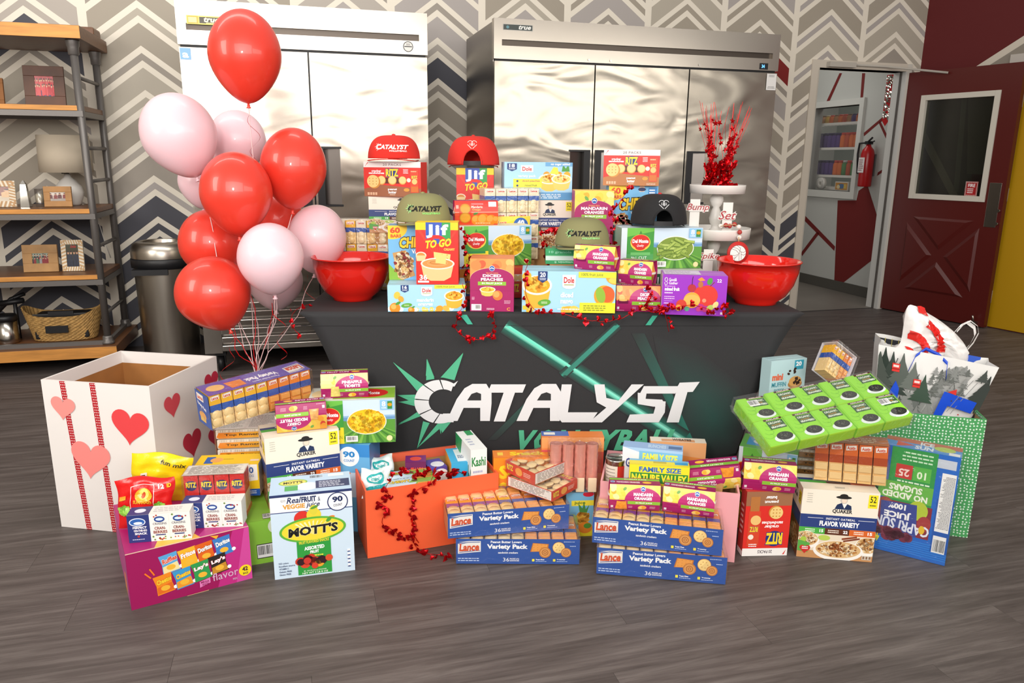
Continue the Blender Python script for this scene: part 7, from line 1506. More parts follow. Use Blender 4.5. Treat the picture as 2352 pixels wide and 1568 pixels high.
carton('fruit_snack_box', inbox(OM, .31, .075, .012, -.12, .085, .25, .14, -.0), 'bright blue fruit snack box standing in the orange box', 'box', dict(top='3fb0e0', left='e8a040'), '3fb0e0', dict(front=A_welch, top=lambda f: f.R(0, 0, 100, 100, '3fb0e0').R(30, 10, 74, 90, 'e8eef4').T('snacks', 36, 30, 68, 60, '5a6a8a', .02)), None, None)
carton('snack_carton', inbox(OM, .165, .15, .012, -.25, .072, .245, .06), 'dark purple snack carton at the back of the orange box', 'box', dict(top='7a1a6a'), '6a1a58', dict(front=lambda f: f.R(0, 0, 100, 100, '6a1a58').T('TAKIS', 20, 70, 80, 92, 'e04a3c', .05, .2), top=lambda f: f.R(0, 0, 100, 100, '7a2070').E(50, 50, 28, 30, 'e04a3c')), None, None)
carton('snack_carton', inbox(OM, .245, .11, .012, .1, .062, .225, .08), 'violet snack carton with a white disc inside the orange box', 'box', dict(top='5a4aa8'), '5a4aa8', dict(front=lambda f: f.R(0, 0, 100, 100, '5a4aa8').C(60, 84, 14, 'f0f0f4').R(10, 40, 90, 60, '8a7ac8'), top=lambda f: f.R(0, 0, 100, 100, '5a4aa8').C(60, 40, 30, 'e8e8f0')), None, None)
def A_ch2(f): f.R(0, 0, 100, 100, 'c8dcea').P([(44, 0), (100, 0), (100, 100), (60, 100)], '8fb84a').T('CHEWY', 6, 20, 50, 70, 'f8cf24', .08, o='2a1a10', ow=.05).R(62, 70, 96, 96, 'e89a4a').E(58, 36, 6, 18, '5a4030', rot=20)
for k, (yy, lab) in enumerate(((.03, 'front of two chewy granola boxes lying in the orange box'), (.085, 'rear of two chewy granola boxes lying in the orange box'))):
    carton('granola_bar_box', inbox(OM, .075, yy, .193+.006*k, -.03, .17, .04, .05, -.1), lab, 'box', dict(top='c8dcea'), 'c8dcea', dict(front=A_ch2, top=A_ch2), None, None)
carton('riser_box', inbox(OM, .02, .02, .012, 0, .235, .178, .115), 'plain brown riser box inside the orange box under the granola boxes', 'box', None, 'b98a55', None, None, None, CARD)
TEAL = lambda f: f.E(50, 60, 30, 22, '2aa8a8').E(50, 62, 24, 12, 'e8f4f4').T('mini', 36, 54, 64, 66, '2aa8a8', .04).P([(0, 30), (100, 40), (100, 20), (0, 10)], '1f9aa0')
for k, (x, y, zz, lab) in enumerate(((.048, .045, .192, 'teal and white snack bag in the front corner of the orange box'), (.08, .15, .192, 'white and teal snack bag at the back of the orange box'))):
    pillow('snack_bag', OM @ T3(Vector((x, y, zz))) @ ROT(-.1) @ ROT(-.75, 'X'), .10, .10, .03, lab, 'bag', 'e2ecec', TEAL, seed=20+k)
# garlands on the orange box
fo_ = lambda px, py, off=.006: on_plane(px, py, OM.translation+(OM.to_3x3() @ Vector((0, -off, 0))), OM.to_3x3() @ Vector((0, -1, 0)))
garland([fo_(*p) for p in ((905, 1090), (886, 1122), (893, 1140), (872, 1158), (886, 1172), (878, 1200), (900, 1216), (925, 1232), (945, 1240))]+[fo_(962, 1262, .012), at_z(985, 1272, .02), at_z(1010, 1274, .012), at_z(1040, 1282, .012)], 'red heart garland running down the left of the orange box front', 30, 11, .012, 1.2)
garland([fo_(*p) for p in ((1000, 1080), (985, 1110), (952, 1128), (944, 1142), (953, 1160), (944, 1180), (956, 1206), (948, 1224), (962, 1246))], 'red heart garland hanging down the middle of the orange box front', 20, 12, .014, 1.2)
garland([at_y(x, y, 2.30+.02*i) for i, (x, y) in enumerate(((925, 1085), (930, 1075), (960, 1092), (985, 1085), (1000, 1082), (1030, 1084), (1045, 1078), (1062, 1088)))], 'red heart garland draped over the snacks in the orange box', 20, 13, .014, 1.3)
# --- behind the trays
def A_snack(f): f.R(0, 0, 100, 100, 'f28a1c').T('Snack', 10, 72, 90, 90, 'f8d820', .06).T('Crackers!', 8, 50, 92, 68, 'f8d820', .05).scat(50, 24, 38, 18, 60, 9, ['f0a040', 'e88a2c', 'f8c070'], 4)
PUT('snack_orange', 'snack_box', 'orange snack cracker box behind the red biscuit trays', 'box', 'f28a1c', A_snack, dict(top='e87a14'), dict(top=lambda f: f.R(0, 0, 100, 100, 'ee8418').R(8, 30, 18, 70, 'f8d040').T('Snack', 30, 26, 96, 74, 'f8d820', .05)))
q = [.115, 2.52, .12, .02, 0, 0, .215, .20, .07]
carton('cracker_box', [.108, 2.50, .001, .02, 0, 0, .22, .335, .06], 'orange and blue cracker box behind the pink wafer pack', 'box', dict(top='e88a3c'), 'e8823c', dict(front=lambda f: f.R(0, 0, 100, 100, 'ea8a48').R(0, 88, 100, 100, 'f0a060').T('Lance', 60, 90, 84, 97, 'f4e8dc', .03).R(0, 60, 22, 86, 'd0505a').R(86, 60, 100, 84, 'c85040'), top=lambda f: f.R(0, 0, 100, 100, 'e8843c').R(0, 20, 44, 100, '3a62b0').R(4, 40, 22, 80, 'e8e4dc')), None, 'top')
def A_juice(f): f.R(0, 0, 100, 100, '78b8dc').R(0, 0, 100, 18, 'f0dc2c').R(20, 70, 100, 82, 'f0e040').T('juice', 30, 72, 70, 80, '5a7a2c', .03).E(80, 96, 20, 6, 'c8203a').E(60, 40, 24, 18, 'd8a83c').scat(60, 42, 22, 17, 40, 5, ['c88a2c', 'e0b04a', 'b87a28'], 3).P([(50, 56), (44, 76), (60, 64), (64, 80), (72, 62), (84, 72), (76, 54)], '4a8a44').E(24, 36, 20, 16, 'b8cc4a').E(72, 20, 26, 13, 'ec8a2c').E(80, 24, 14, 6, '5a9a3c')
PUT('juice_box', 'juice_carton', 'blue and yellow fruit juice carton beside the left tray stack', 'box', '78b8dc', A_juice, z=.001, d=.085)
q = PO_('wafer_clear', z=PO_('juice_box')[7]+.004, d=.06, y=2.405); q[7] = POSE['wafer_clear'][2]+POSE['wafer_clear'][7]-q[2]
r = root('wafer_pack', poseM(q), 'clear film pack of pink wrapped wafer sleeves', 'crackers'); w, h, d = q[6:9]
PINK = mat('pink_foil_sleeve', 'e8a090', rough=.2, metal=.35, bump=.8, bscale=30)
for i in range(4):
    mb = MB(); n = 12; cw = w/4
    for j in range(n+1):
        for k in range(10): a = 2*pi*k/10; rr = cw*.49*(1+.06*math.sin(j*2.7+k*1.7+i)); mb.v.append((cw*(i+.5)+rr*math.cos(a), d/2+rr*.9*math.sin(a), h*j/n*.98+.002))
    for j in range(n):
        for k in range(10): a = j*10+k; b = j*10+(k+1) % 10; mb.f.append([a, b, b+10, a+10]); mb.c.append('ffffff'); mb.m.append(0); mb.sm.append(True)
    mb.build('sleeve', PINK, r)
    MB().box(cw*i+.006, cw*(i+1)-.006, -.004, .004, .004, h*.32, 'f0dcb8', bev=.003).build('wafer', MATTE, r)
wrap_box(MB(), w, h, d, .006, 9).build('wrap', FILM, r)
# --- pink box and contents
PNK = mat('pink_wrap_paper', 'eba6ac', rough=.5, bump=.35, bscale=9)
PQ = PO_('pink_box', z=.001); PM = poseM(PQ); open_box(PQ, 'gift_box', 'open box wrapped in pale pink paper behind the right trays', 'box', 'eba6ac', 'a8845a', .006, .012, m=PNK)
def A_nv(f): f.R(0, 0, 100, 100, 'f4e02c').T('FAMILY SIZE', 16, 92, 86, 98, '2f6ab8', .04).R(2, 79, 98, 91, '2f8a3c').T('NATURE VALLEY', 4, 80.5, 96, 89.5, 'f8e83c', .05).T('GRANOLA', 30, 62, 80, 69, '3a2a18', .05).scat(50, 20, 40, 16, 90, 5, ['d8a868', 'e8c890', 'b8783a'], 3)
def A_nv_top(f): f.R(0, 0, 100, 100, 'f0dc30').R(40, 40, 62, 70, 'c8b020').R(76, 30, 98, 70, '3a9ad0').R(0, 70, 100, 100, '7ab8d8')
PUT('naturev', 'granola_box', 'yellow and green family size granola box in the pink box', 'box', 'f4e02c', A_nv, dict(top='f0dc30'), dict(top=A_nv_top), z=.012, flap=None, d=.05, x=.392, y=2.325)
def A_cb(f): f.R(0, 0, 100, 100, 'a8c8ea').P([(0, 100), (0, 60), (30, 78), (36, 94)], 'e8e8f0').T('G', 6, 78, 14, 88, '3a4a90', .03).R(28, 85, 100, 97, '7ab8e0').T('FAMILY SIZE', 34, 87, 92, 95, 'f0e84c', .04).E(60, 40, 30, 26, 'e8c890')
PUT('cereal_blue', 'cereal_box', 'pale blue family size cereal box in the pink box', 'box', 'a8c8ea', A_cb, dict(top='9cbce6', left='c8d4ee'), dict(top=lambda f: f.R(0, 0, 100, 100, '9cbce6').T('BUNCHES', 42, 20, 72, 76, 'c8e0f8', .04).R(76, 24, 98, 70, '5a7aa8')), z=.012, flap=None, d=.055)
def A_wh(f): f.R(0, 0, 100, 100, 'f0944a').P([(0, 100), (100, 100), (100, 80), (0, 88)], 'f2b078').P([(0, 60), (30, 64), (70, 50), (100, 60), (100, 30), (0, 30)], '2a2a38')
PUT('wheaties', 'cereal_box', 'orange cereal box at the back of the pink box', 'box', 'f0944a', A_wh, dict(top='f4ead8'), dict(top=lambda f: f.R(0, 0, 100, 100, 'f4ead8').R(20, 10, 80, 60, 'e8a878').T('WHEATIES', 40, 30, 74, 76, '3a2a20', .04)), z=.012, flap=None, x=.50, y=2.545, d=.045)
p = at_y(1415, 1047, 2.44); r = root('food_can', T3(Vector((p.x, 2.43, .012))), 'tall steel food can in the left corner of the pink box', 'can'); hz = p.z-.012
MB().lathe([(0, 0), (.036, 0), (.037, .004), (.036, .008), (.036, hz-.012), (.037, hz-.006), (.037, hz), (.034, hz), (.033, hz-.004), (0, hz-.004)], 36).build('can_body', STEEL, r)
mb = MB(); 
for k in range(30): a0, a1 = pi+pi*k/30, pi+pi*(k+1)/30; mb.face([(.0366*math.cos(a0), .0366*math.sin(a0), .02), (.0366*math.cos(a1), .0366*math.sin(a1), .02), (.0366*math.cos(a1), .0366*math.sin(a1), hz-.02), (.0366*math.cos(a0), .0366*math.sin(a0), hz-.02)], 'c8302c' if 14 < k < 22 else 'e6ded0')
for j in range(12):
    for k in range(3, 13): a0, a1 = pi+pi*k/30, pi+pi*(k+.8)/30; z = hz-.03-j*.012; mb.face([(.0369*math.cos(a0), .0369*math.sin(a0), z-.003), (.0369*math.cos(a1), .0369*math.sin(a1), z-.003), (.0369*math.cos(a1), .0369*math.sin(a1), z), (.0369*math.cos(a0), .0369*math.sin(a0), z)], '8a8478')
mb.build('paper_label', PRINT, r)
q = PO_('mandarin_up'); cups_pack(None, 'fruit_cup_pack', 'upside down mandarin orange cup pack leaning in the pink box', A_kcup('MANDARIN', 'ORANGES', 'mandarin'), 'mandarin', flip=True, cupside=(q[6]*.76, q[7]*.8, .045, .03), q=q)
carton('riser_box', [.545, 2.35, .012, -.25, 0, 0, .16, .24, .09], 'plain brown riser box inside the pink box', 'box', None, 'b98a55', None, None, None, CARD)
# --- right side
PUT('ritz_floor', 'cracker_box', 'red cracker box standing upside down on the floor at right', 'box', 'dc2f26', lambda f: None, dict(left='b8281f', right='b8281f', top='c8382c'), {'front~': lambda f: A_rz(f), 'left': lambda f: f.R(0, 0, 100, 100, 'b02a22').lines(20, 30, 80, 80, 6, 'e8c8c0').R(0, 0, 100, 8, 'e8e4e0')}, flap=None) if False else None
def A_rz(f):
    f.R(0, 0, 100, 100, 'dc2f26').R(0, 88, 100, 100, 'f3f0ec').T('20 PACKS', 34, 91, 66, 96, '4a3a4a', .02).P([(3, 90), (7, 98), (11, 98), (3, 90)], 'd8342c').E(32, 73, 19, 12, '20357c', 26).T('RITZ', 14, 64, 50, 82, 'f8d62a', .06, o='20357c', ow=.05)
    f.T('cracker', 24, 52, 56, 57, 'ffffff', .03).T('sandwiches', 16, 46, 62, 51, 'ffffff', .03).R(0, 0, 100, 22, '9c6a4a').T('peanut', 30, 13, 60, 18, 'ffffff', .03).T('butter', 34, 7, 58, 12, 'ffffff', .03)
    f.C(34, 32, 10, 'cf8f3c', 26).C(32, 33, 9.4, 'f0cd82', 24).R(66, 30, 92, 84, 'd8482c').R(70, 8, 90, 30, 'b8763c').C(76, 44, 7.5, 'efc57a', 20).T('RITZ', 70, 54, 88, 62, 'f8d62a', .05, o='20357c').C(84, 70, 4, 'f4ead8').lines(70, 80, 92, 86, 2, 'ffffff')
    for i in range(3): 
        for j in range(3): f.C(25+i*7, 28+j*5, 1, 'c48a3a', 7)
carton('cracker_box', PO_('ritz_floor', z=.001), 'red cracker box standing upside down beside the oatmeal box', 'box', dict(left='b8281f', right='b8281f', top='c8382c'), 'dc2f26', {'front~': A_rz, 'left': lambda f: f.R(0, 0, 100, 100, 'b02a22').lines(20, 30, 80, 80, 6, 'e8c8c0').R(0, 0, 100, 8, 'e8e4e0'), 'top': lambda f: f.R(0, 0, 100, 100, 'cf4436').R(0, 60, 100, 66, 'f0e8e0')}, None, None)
q = PO_('mandarin_ritz', d=.095); q[2] = PO_('ritz_floor')[7]+.002; q[1] -= .03; cups_pack(None, 'fruit_cup_pack', 'mandarin orange cup pack on the upside down cracker box', A_kcup('MANDARIN', 'ORANGES', 'mandarin'), 'mandarin', q=q)
PUT('quaker_floor_right', 'oatmeal_box', 'large oatmeal box marked 52 standing at the right front', 'box', 'f3e9d8', A_quaker, dict(top='f3e9d8'), dict(top=A_quaker_top, left=A_quaker_side), z=.001, flap=None)
q = PO_('austin'); q[2] = PO_('quaker_floor_right')[7]+.008; q[5] = -.05; q[4] = 0
def aus_top(r, w, h, d): f = Face((0, 0, h), (w, 0, 0), (0, d, 0), (0, 0, 1), lift=.003); f.R(0, 0, 100, 100, 'b8703c').R(8, 20, 26, 90, '3a7a40').lines(40, 20, 96, 80, 3, 'e8d0b0').T('100', 10, 40, 24, 76, 'f0f0e0', .03); f.build('top_label', r)
q[1] += .03; q[3] = -.35; standing(q, 'cracker_case', 'clear pack of orange topped cracker sleeves on the right oatmeal box', ['austin']*5, 1, card=aus_top)
def A_capri(f):
    f.R(0, 0, 100, 100, '1f6ac8')
    for i in range(7): f.R(0, 84+i*2, 100, 84.8+i*2, '2a86dc')
    f.R(0, 40, 22, 90, '1a58b0').nutri(2, 16, 20, 70).bars(3, 74, 20, 90).R(4, 4, 34, 12, 'c8d0dc')
    f.R(28, 0, 88, 50, '2f9a4a').R(28, 32, 100, 48, '6ab84a').T('NO ADDED', 34, 41, 94, 47, 'f4f8e8', .04).T('SUGARS', 42, 34, 86, 40, 'f4f8e8', .04)
    f.lines(34, 2, 84, 12, 3, 'd0f0d0', .4).R(58, 15, 80, 28, 'c83a34').R(34, 15, 57, 28, '5ab84a').T('10', 40, 19, 52, 26, 'e8f8d8', .03).T('25', 62, 19, 76, 26, 'f8e0d8', .03).lines(34, 29, 88, 32, 1, 'e8f8e0')
    f.R(26, 50, 100, 80, '8a2a3a').E(44, 55, 13, 9, 'b8cc3c', 24).E(34, 66, 9, 7, 'a83a3a').E(88, 56, 12, 8, 'a0483a').P([(46, 50), (94, 52), (92, 76), (42, 80)], '3a4a98').T('JUICE', 52, 58.5, 88, 66, 'ffffff', .06).T('100%', 60, 52, 84, 57.5, 'ffffff', .05)
    f.T('CAPRI SUN', 26, 67, 100, 77, 'e8ecf8', .03, rot=-4).E(36, 72, 4, 4, 'e8c030').scat(70, 82, 26, 3, 18, 4, ['5a1a34', '7a2a44'], 2, 10, 2, 1.1).T('40', 90, 84, 98, 92, 'e8e03c', .04)
def A_capri_top(f): f.R(0, 0, 100, 100, '3a8ad8').R(0, 60, 100, 100, 'c8503c').P([(16, 10), (40, 40), (16, 60)], 'd8382c').T('SUN', 40, 10, 64, 46, 'e8f0f8', .05).T('ICE', 46, 50, 64, 86, 'e8f0f8', .05).E(78, 50, 14, 24, 'b8d04a').R(84, 4, 98, 30, 'f0f0f0')
q = PO_('capri', z=.001, pitch=0, roll=0, d=.10); q[1] += .0
r = carton('juice_pouch_case', q, 'tall blue and green juice pouch case with upside down lettering', 'box', dict(top='3a8ad8', left='1f6ac8'), '1f6ac8', {'front~': A_capri, 'top': A_capri_top}, None, None)
wrap_box(MB(), *q[6:9], .003, 3).build('wrap', FILM, r)
def A_gcase(f): A_delmonte('corn')(f)
q = PO_('green_case', z=.001); carton('canned_food_case', q, 'green and blue canned food case under the seaweed packs', 'box', dict(top='8fc060', left='4a9a5a'), '5aa85a', {'front': A_gcase, 'top': lambda f: f.R(0, 0, 100, 100, '6ab058').R(10, 20, 60, 80, '4a9ad0').E(40, 50, 20, 20, 'dce8f0')}, None, None)
# --- seaweed
q = PO_('seaweed'); r = root('seaweed_pack', poseM(q), 'film wrapped tray of ten green seaweed packets tilted on top', 'snack pack'); w, h, d = q[6:9]
def swp(bar=False):
    pw, pd = w/5-.002, d/2-.002; mb = MB().box(0, pw, 0, pd, 0, h, '8fd62a', bev=.006, cf=dict(front='a8dc2c', top='8fd62a'))
    f = Face((0, 0, h), (pw, 0, 0), (0, pd, 0), (0, 0, 1)); f.R(4, 4, 96, 96, '90d830')
    for k in range(4): f.ring(20+k*8, 36+k*14, 14, 9, 1.2, '6ab820', 16, 180, 420)
    f.R(34, 90, 96, 97, '4a1c18').T('KIRKLAND', 44, 91.5, 88, 95.5, 'f0e8e0', .03).R(38, 56, 94, 88, '2f5a2c').T('ORGANIC', 42, 76, 88, 84, 'e8f0e0', .02).T('ROASTED', 50, 69, 80, 73, 'd8963c', .02).T('SEAWEED', 44, 60, 92, 67, 'e8f0e0', .04)
    f.E(62, 20, 34, 15, 'dfe8e4').E(66, 27, 27, 15, '20221e', 22).scat(66, 28, 22, 11, 22, 3, ['5a5e52', '3c4036'], 5, 5, 2, 3)
    if bar: f.bars(30, 60, 66, 84, bg='f0f0f0')
    k0 = len(mb.v); mb.v += f.mb.v
    for ff, cc in zip(f.mb.f, f.mb.c): mb.f.append([i+k0 for i in ff]); mb.c.append(cc); mb.m.append(0); mb.sm.append(False)
    return mb.mesh('seaweed_packet', GLOSS)
m0, m1 = swp(), swp(True); R = random.Random(8)
for i in range(5):
    for j in range(2): inst('seaweed_packet', m1 if (i, j) in ((0, 1), (4, 0)) else m0, r, T3(Vector((i*w/5+.001, j*d/2+.001, R.uniform(-.002, .003)))) @ Euler((R.uniform(-.03, .03), R.uniform(-.04, .04), R.uniform(-.02, .02))).to_matrix().to_4x4())
mb = wrap_box(MB(), w, h, d, .004, 11); R = random.Random(2)
for sx in (-1, 1):
    x0 = -.004 if sx < 0 else w+.004
    for k in range(8): y0, y1 = d*k/8, d*(k+1)/8; e0, e1 = R.uniform(.008, .022), R.uniform(.008, .022); mb.face([(x0, y0, h*.5), (x0, y1, h*.5), (x0+sx*e1, y1, h*.5+R.uniform(-.01, .01)), (x0+sx*e0, y0, h*.5+R.uniform(-.01, .01))])
mb.build('wrap', FILM, r)
# --- behind the seaweed
def A_muf(f): f.R(0, 0, 100, 100, 'b8d8dc').R(66, 84, 92, 98, '3aa0b8').T('20', 70, 89, 86, 96, 'ffffff', .04).E(72, 62, 20, 7, 'b07a3c').E(72, 66, 18, 8, 'd8a45c').E(74, 48, 20, 7, 'a87034').E(74, 51, 18, 7, 'cf9850').scat(72, 66, 14, 6, 12, 2.4, ['3a2418'], 3).scat(66, 82, 24, 6, 8, 2.4, ['3a2418'], 5).T('mini', 6, 70, 36, 80, 'e0643c', .05).T('MUFFIN', 6, 60, 46, 67, '3a90a0', .02).T('BITES', 14, 51, 42, 57, '3a90a0', .02).R(0, 40, 60, 46, '5a2418').T('chocolate Chip', 8, 41, 52, 45, 'f0e0d0', .02)
q = PO_('muffin'); carton('muffin_box', [q[0], q[1]+.02, .331, q[3], 0, 0, q[6], q[2]+q[7]-.331, .055], 'pale blue mini muffin box behind the seaweed packs', 'box', None, 'b8d8dc', dict(front=A_muf), None, 'top')
carton('riser_box', [.97, 2.67, .001, .3, 0, 0, .16, .328, .10], 'plain brown box standing on the floor under the muffin box', 'box', None, 'b98a55', None, None, 'top', CARD)
cq = at_y(1912, 850, 2.60)
r = root('cracker_tray', T3(cq) @ Euler((-.35, .62, .25)).to_matrix().to_4x4(), 'tilted white tray of wrapped crackers behind the seaweed packs', 'crackers')
MB().box(-.055, .055, .035, .037, -.03, .085, 'd8d8e0').box(.053, .055, -.03, .035, -.03, .085, 'd8d8e0').box(-.055, .055, -.03, .035, .083, .085, 'e4e2e4').build('tray', MATTE, r)
for i in range(5): inst('cracker_pack', sleeve('round' if i < 3 else 'square', .020, .105, .05), r, T3(Vector((-.05+i*.0205, .03, -.028))) @ ROT(pi/2, 'X'))
wrap_box(MB(), .11, .115, .07, .004, 12).build('wrap', FILM, r, T3(Vector((-.055, -.035, -.03))))
carton('riser_box', [1.145, 2.60, .001, .1, 0, 0, .12, cq.z-.11, .12], 'plain brown box standing on the floor under the tilted cracker tray', 'box', None, 'b98a55', None, None, 'top', CARD)
# --- green dotted box with the ski print bag and the plastic bag
def dots_mat():
    m = bpy.data.materials.new('green_dotted_paper'); m.use_nodes = True; nt = m.node_tree; B = nt.nodes['Principled BSDF']; B.inputs['Roughness'].default_value = .5; L = nt.links.new
    tc = nt.nodes.new('ShaderNodeTexCoord'); v = nt.nodes.new('ShaderNodeTexVoronoi'); v.voronoi_dimensions = '2D'; v.inputs['Scale'].default_value = 88; v.inputs['Randomness'].default_value = .45; sx = nt.nodes.new('ShaderNodeSeparateXYZ'); L(tc.outputs['Object'], sx.inputs[0]); ad = nt.nodes.new('ShaderNodeMath'); L(sx.outputs[0], ad.inputs[0]); L(sx.outputs[1], ad.inputs[1]); cx = nt.nodes.new('ShaderNodeCombineXYZ'); L(ad.outputs[0], cx.inputs[0]); L(sx.outputs[2], cx.inputs[1]); L(cx.outputs[0], v.inputs['Vector'])
    r = nt.nodes.new('ShaderNodeValToRGB'); r.color_ramp.interpolation = 'CONSTANT'; e = r.color_ramp.elements; e[0].color = (*lin('d8ecd8'), 1); e[1].position = .25; e[1].color = (*lin('4a9e5c'), 1); L(v.outputs['Distance'], r.inputs[0]); L(r.outputs[0], B.inputs['Base Color']); return m
q = PO_('green_bag', z=.001); q = [q[0]-.11, q[1]+.028, .001, q[3], 0, 0, q[6]+.11, q[7], .19]
open_box(q, 'gift_box', 'tall open box wrapped in green paper with white dots', 'box', '4a9e5c', 'a8845a', .004, .012, m=dots_mat())
BL, BR_ = at_y(2018, 790, 2.66), at_y(2294, 843, 2.53)
ax = (BR_-BL); bw = ax.length; yaw = math.atan2(ax.y, ax.x); rollb = -math.asin(ax.z/bw)
BH = .60; Mb = T3(BL) @ Euler((0, rollb, yaw)).to_matrix().to_4x4() @ T3(Vector((0, 0, -BH)))
BH = .60; q = BL.z
r = root('shopping_bag', Mb, 'white shopping bag printed with ski slopes, trees and blue letters', 'bag')
mb = MB(); dd = .15; nx, nz = 12, 14
def bagp(u, v, s):
    wv = .006*math.sin(6*u+5*v)*v; e_ = min(1, (1-v)*1.6); return Vector((bw*(.13*e_+u*(1-.24*e_)), (0 if s < 0 else dd*(.85+.15*v))+wv*(1 if s < 0 else .5), BH*v+.12*(1-v)+(.012*math.sin(5*u+1) if v > .95 and s > 0 else 0)))
for s in (-1, 1):
    k = len(mb.v)
    for j in range(nz+1):
        for i in range(nx+1): mb.v.append(tuple(bagp(i/nx, j/nz, s)))
    for j in range(nz):
        for i in range(nx): a = k+j*(nx+1)+i; mb.f.append([a, a+1, a+nx+2, a+nx+1]); mb.c.append('ecebe8'); mb.m.append(0); mb.sm.append(True)
for u in (0, 1):
    for j in range(nz):
        a0, a1 = bagp(u, j/nz, -1), bagp(u, (j+1)/nz, -1); b0, b1 = bagp(u, j/nz, 1), bagp(u, (j+1)/nz, 1); c0, c1 = (a0+b0)/2-Vector(((u-.5)*.03, 0, 0)), (a1+b1)/2-Vector(((u-.5)*.03, 0, 0))
        mb.face([a0, c0, c1, a1], 'dcdcdc', smooth=False); mb.face([c0, b0, b1, c1], 'dcdcdc', smooth=False)
mb.face([bagp(0, 0, -1), bagp(1, 0, -1), bagp(1, 0, 1), bagp(0, 0, 1)], 'dcdcdc'); mb.build('bag_body', GLOSS, r)
def bproj(p, hh): q_ = bagp(p.x/bw, p.z/BH, -1); return Vector((q_.x, q_.y-.0018-hh, q_.z))
f = Face((0, 0, .26), (bw, 0, 0), (0, 0, BH-.26), (0, -1, 0), proj=bproj, cut=(12, 8))
def tree(x, y, s, c, n=5):
    for i in range(n): t = i/n; wv = s*(1-t)*.42*f.h/f.w; f.P([(x-wv, y+s*t*.9), (x+wv, y+s*t*.9), (x+wv*.12, y+s*(t*.9+.34)), (x-wv*.12, y+s*(t*.9+.34))], c)
    f.R(x-.4, y-s*.12, x+.4, y, c)
R = random.Random(3)
f.P([(44, 26), (60, 82), (72, 92), (84, 84), (70, 30), (56, 8), (40, 10)], 'a8a9a6')
for i in range(40): tree(R.uniform(50, 80), R.uniform(44, 82), R.uniform(8, 16), R.choice(('7c7f7c', '969896', '6a6e6a', '8a8d8a')), 3)
for i in range(26): tree(R.uniform(28, 56), R.uniform(4, 22), R.uniform(14, 30), R.choice(('8b8f8c', '6e7471', 'a0a3a0')), 4)
tree(6, 46, 48, '2f3a34', 7); tree(13, 40, 50, '39433d', 7); tree(22, 50, 42, '59615b', 6); tree(33, 50, 34, '6a716b', 6); tree(44, 36, 34, '3f5245', 6); tree(96, 40, 44, '3c423e', 6); tree(91, 78, 16, '4a504c', 5); tree(24, 18, 20, '4a504c', 5); tree(98, 4, 30, '2e2f34', 5); tree(1.5, 44, 46, '4a524c', 5)
for x, y in ((16, 74), (37, 58)): f.L([(x, y+8), (x+1, y+14)], 1, '555555'); f.R(x-3, y-4, x+4, y+7, 'd83a34').R(x-2, y+2, x+3, y+5, 'e8d8d4').R(x-3, y-1, x+4, y, '8a1c1c')
f.P([(7, 20), (18, 58), (22, 48), (22, 12)], '1f4fd0')
f.P([(58, 0), (64, 56), (95, 50), (94, 34), (71, 38), (68, 18), (88, 12), (87, 0)], '1f4fd0').P([(67, 56), (74, 62), (75, 54)], 'd83a34')
f.L([(72, 30), (84, 78)], .6, '888888').L([(76, 28), (88, 76)], .6, '888888')
for i in range(12): f.C(R.uniform(72, 88), R.uniform(4, 70), 1.0, R.choice(('c03a34', '444444')), 6)
f.build('ski_print', r, GLOSS, label='winter trees, red gondolas and blue letters')
f = Face((bw, dd, .32), (-bw, 0, 0), (0, 0, BH-.32), (0, -1, 0), lift=.003); f.R(54, 84, 66, 100, '2a50c0').R(6, 86, 26, 98, '3a60c8').R(40, 92, 100, 99, '33363c')
for i in range(5): f.L([(70+i*6, 80), (72+i*6, 100)], .8, 'c8b860')
f.build('inside_print', r, GLOSS)
for x0, x1 in ((bw*.30, bw*.62),):
    mb = MB(); P_ = [Vector((x0, -.004, BH-.08)), Vector((x0+.01, -.006, BH-.015)), Vector((x0+.04, .02, BH+.012)), Vector((x1-.04, .02, BH+.0)), Vector((x1-.01, -.006, BH-.02)), Vector((x1, -.004, BH-.08))]
    mb.strip(P_, (.0, .0, 1), .012, '1f4fd0'); o = mb.build('handle', PRINT, r); so = o.modifiers.new('s', 'SOLIDIFY'); so.thickness = .0015
# plastic bag
PBY = 2.69; pc = at_y(2165, 800, PBY); r = root('plastic_bag', T3(Vector((pc.x, PBY, pc.z-.10))), 'crumpled white plastic bag with red rings sticking out of the ski bag', 'bag')
PLA = mat('thin_white_plastic', 'f2efec', rough=.3, bump=.9, bscale=26, sss=.2)
TG = [at_y(x, y, 2.66) for x, y in ((2058, 812), (2078, 790), (2092, 712), (2112, 706), (2140, 722), (2172, 742), (2206, 770), (2232, 805), (2230, 838), (2180, 845), (2120, 835))]
o0 = r.matrix_world.translation; cen = sum(TG, Vector())/len(TG)
mb = MB(); n = len(TG)*4; outl = []
for i in range(len(TG)):
    p0, p1, p2, p3 = TG[i-1], TG[i], TG[(i+1) % len(TG)], TG[(i+2) % len(TG)]
    for k in range(4): t = k/4; outl.append(.5*((2*p1)+(p2-p0)*t+(2*p0-5*p1+4*p2-p3)*t*t+(3*p1-p0-3*p2+p3)*t**3))
RR = random.Random(6); rings = 8
bagpt = {}
def PB(i, j, s):
    q = j/rings; p = cen.lerp(outl[i % n], 1-q) if j < rings else cen; th = .055*math.sqrt(max(0, 1-(1-q)**2)); cr = .008*math.sin(i*.9+j*1.3)+.005*math.sin(i*2.3-j*2.1)
    return Vector((p.x, PBY+s*(th+cr*(q > 0)), p.z))-o0
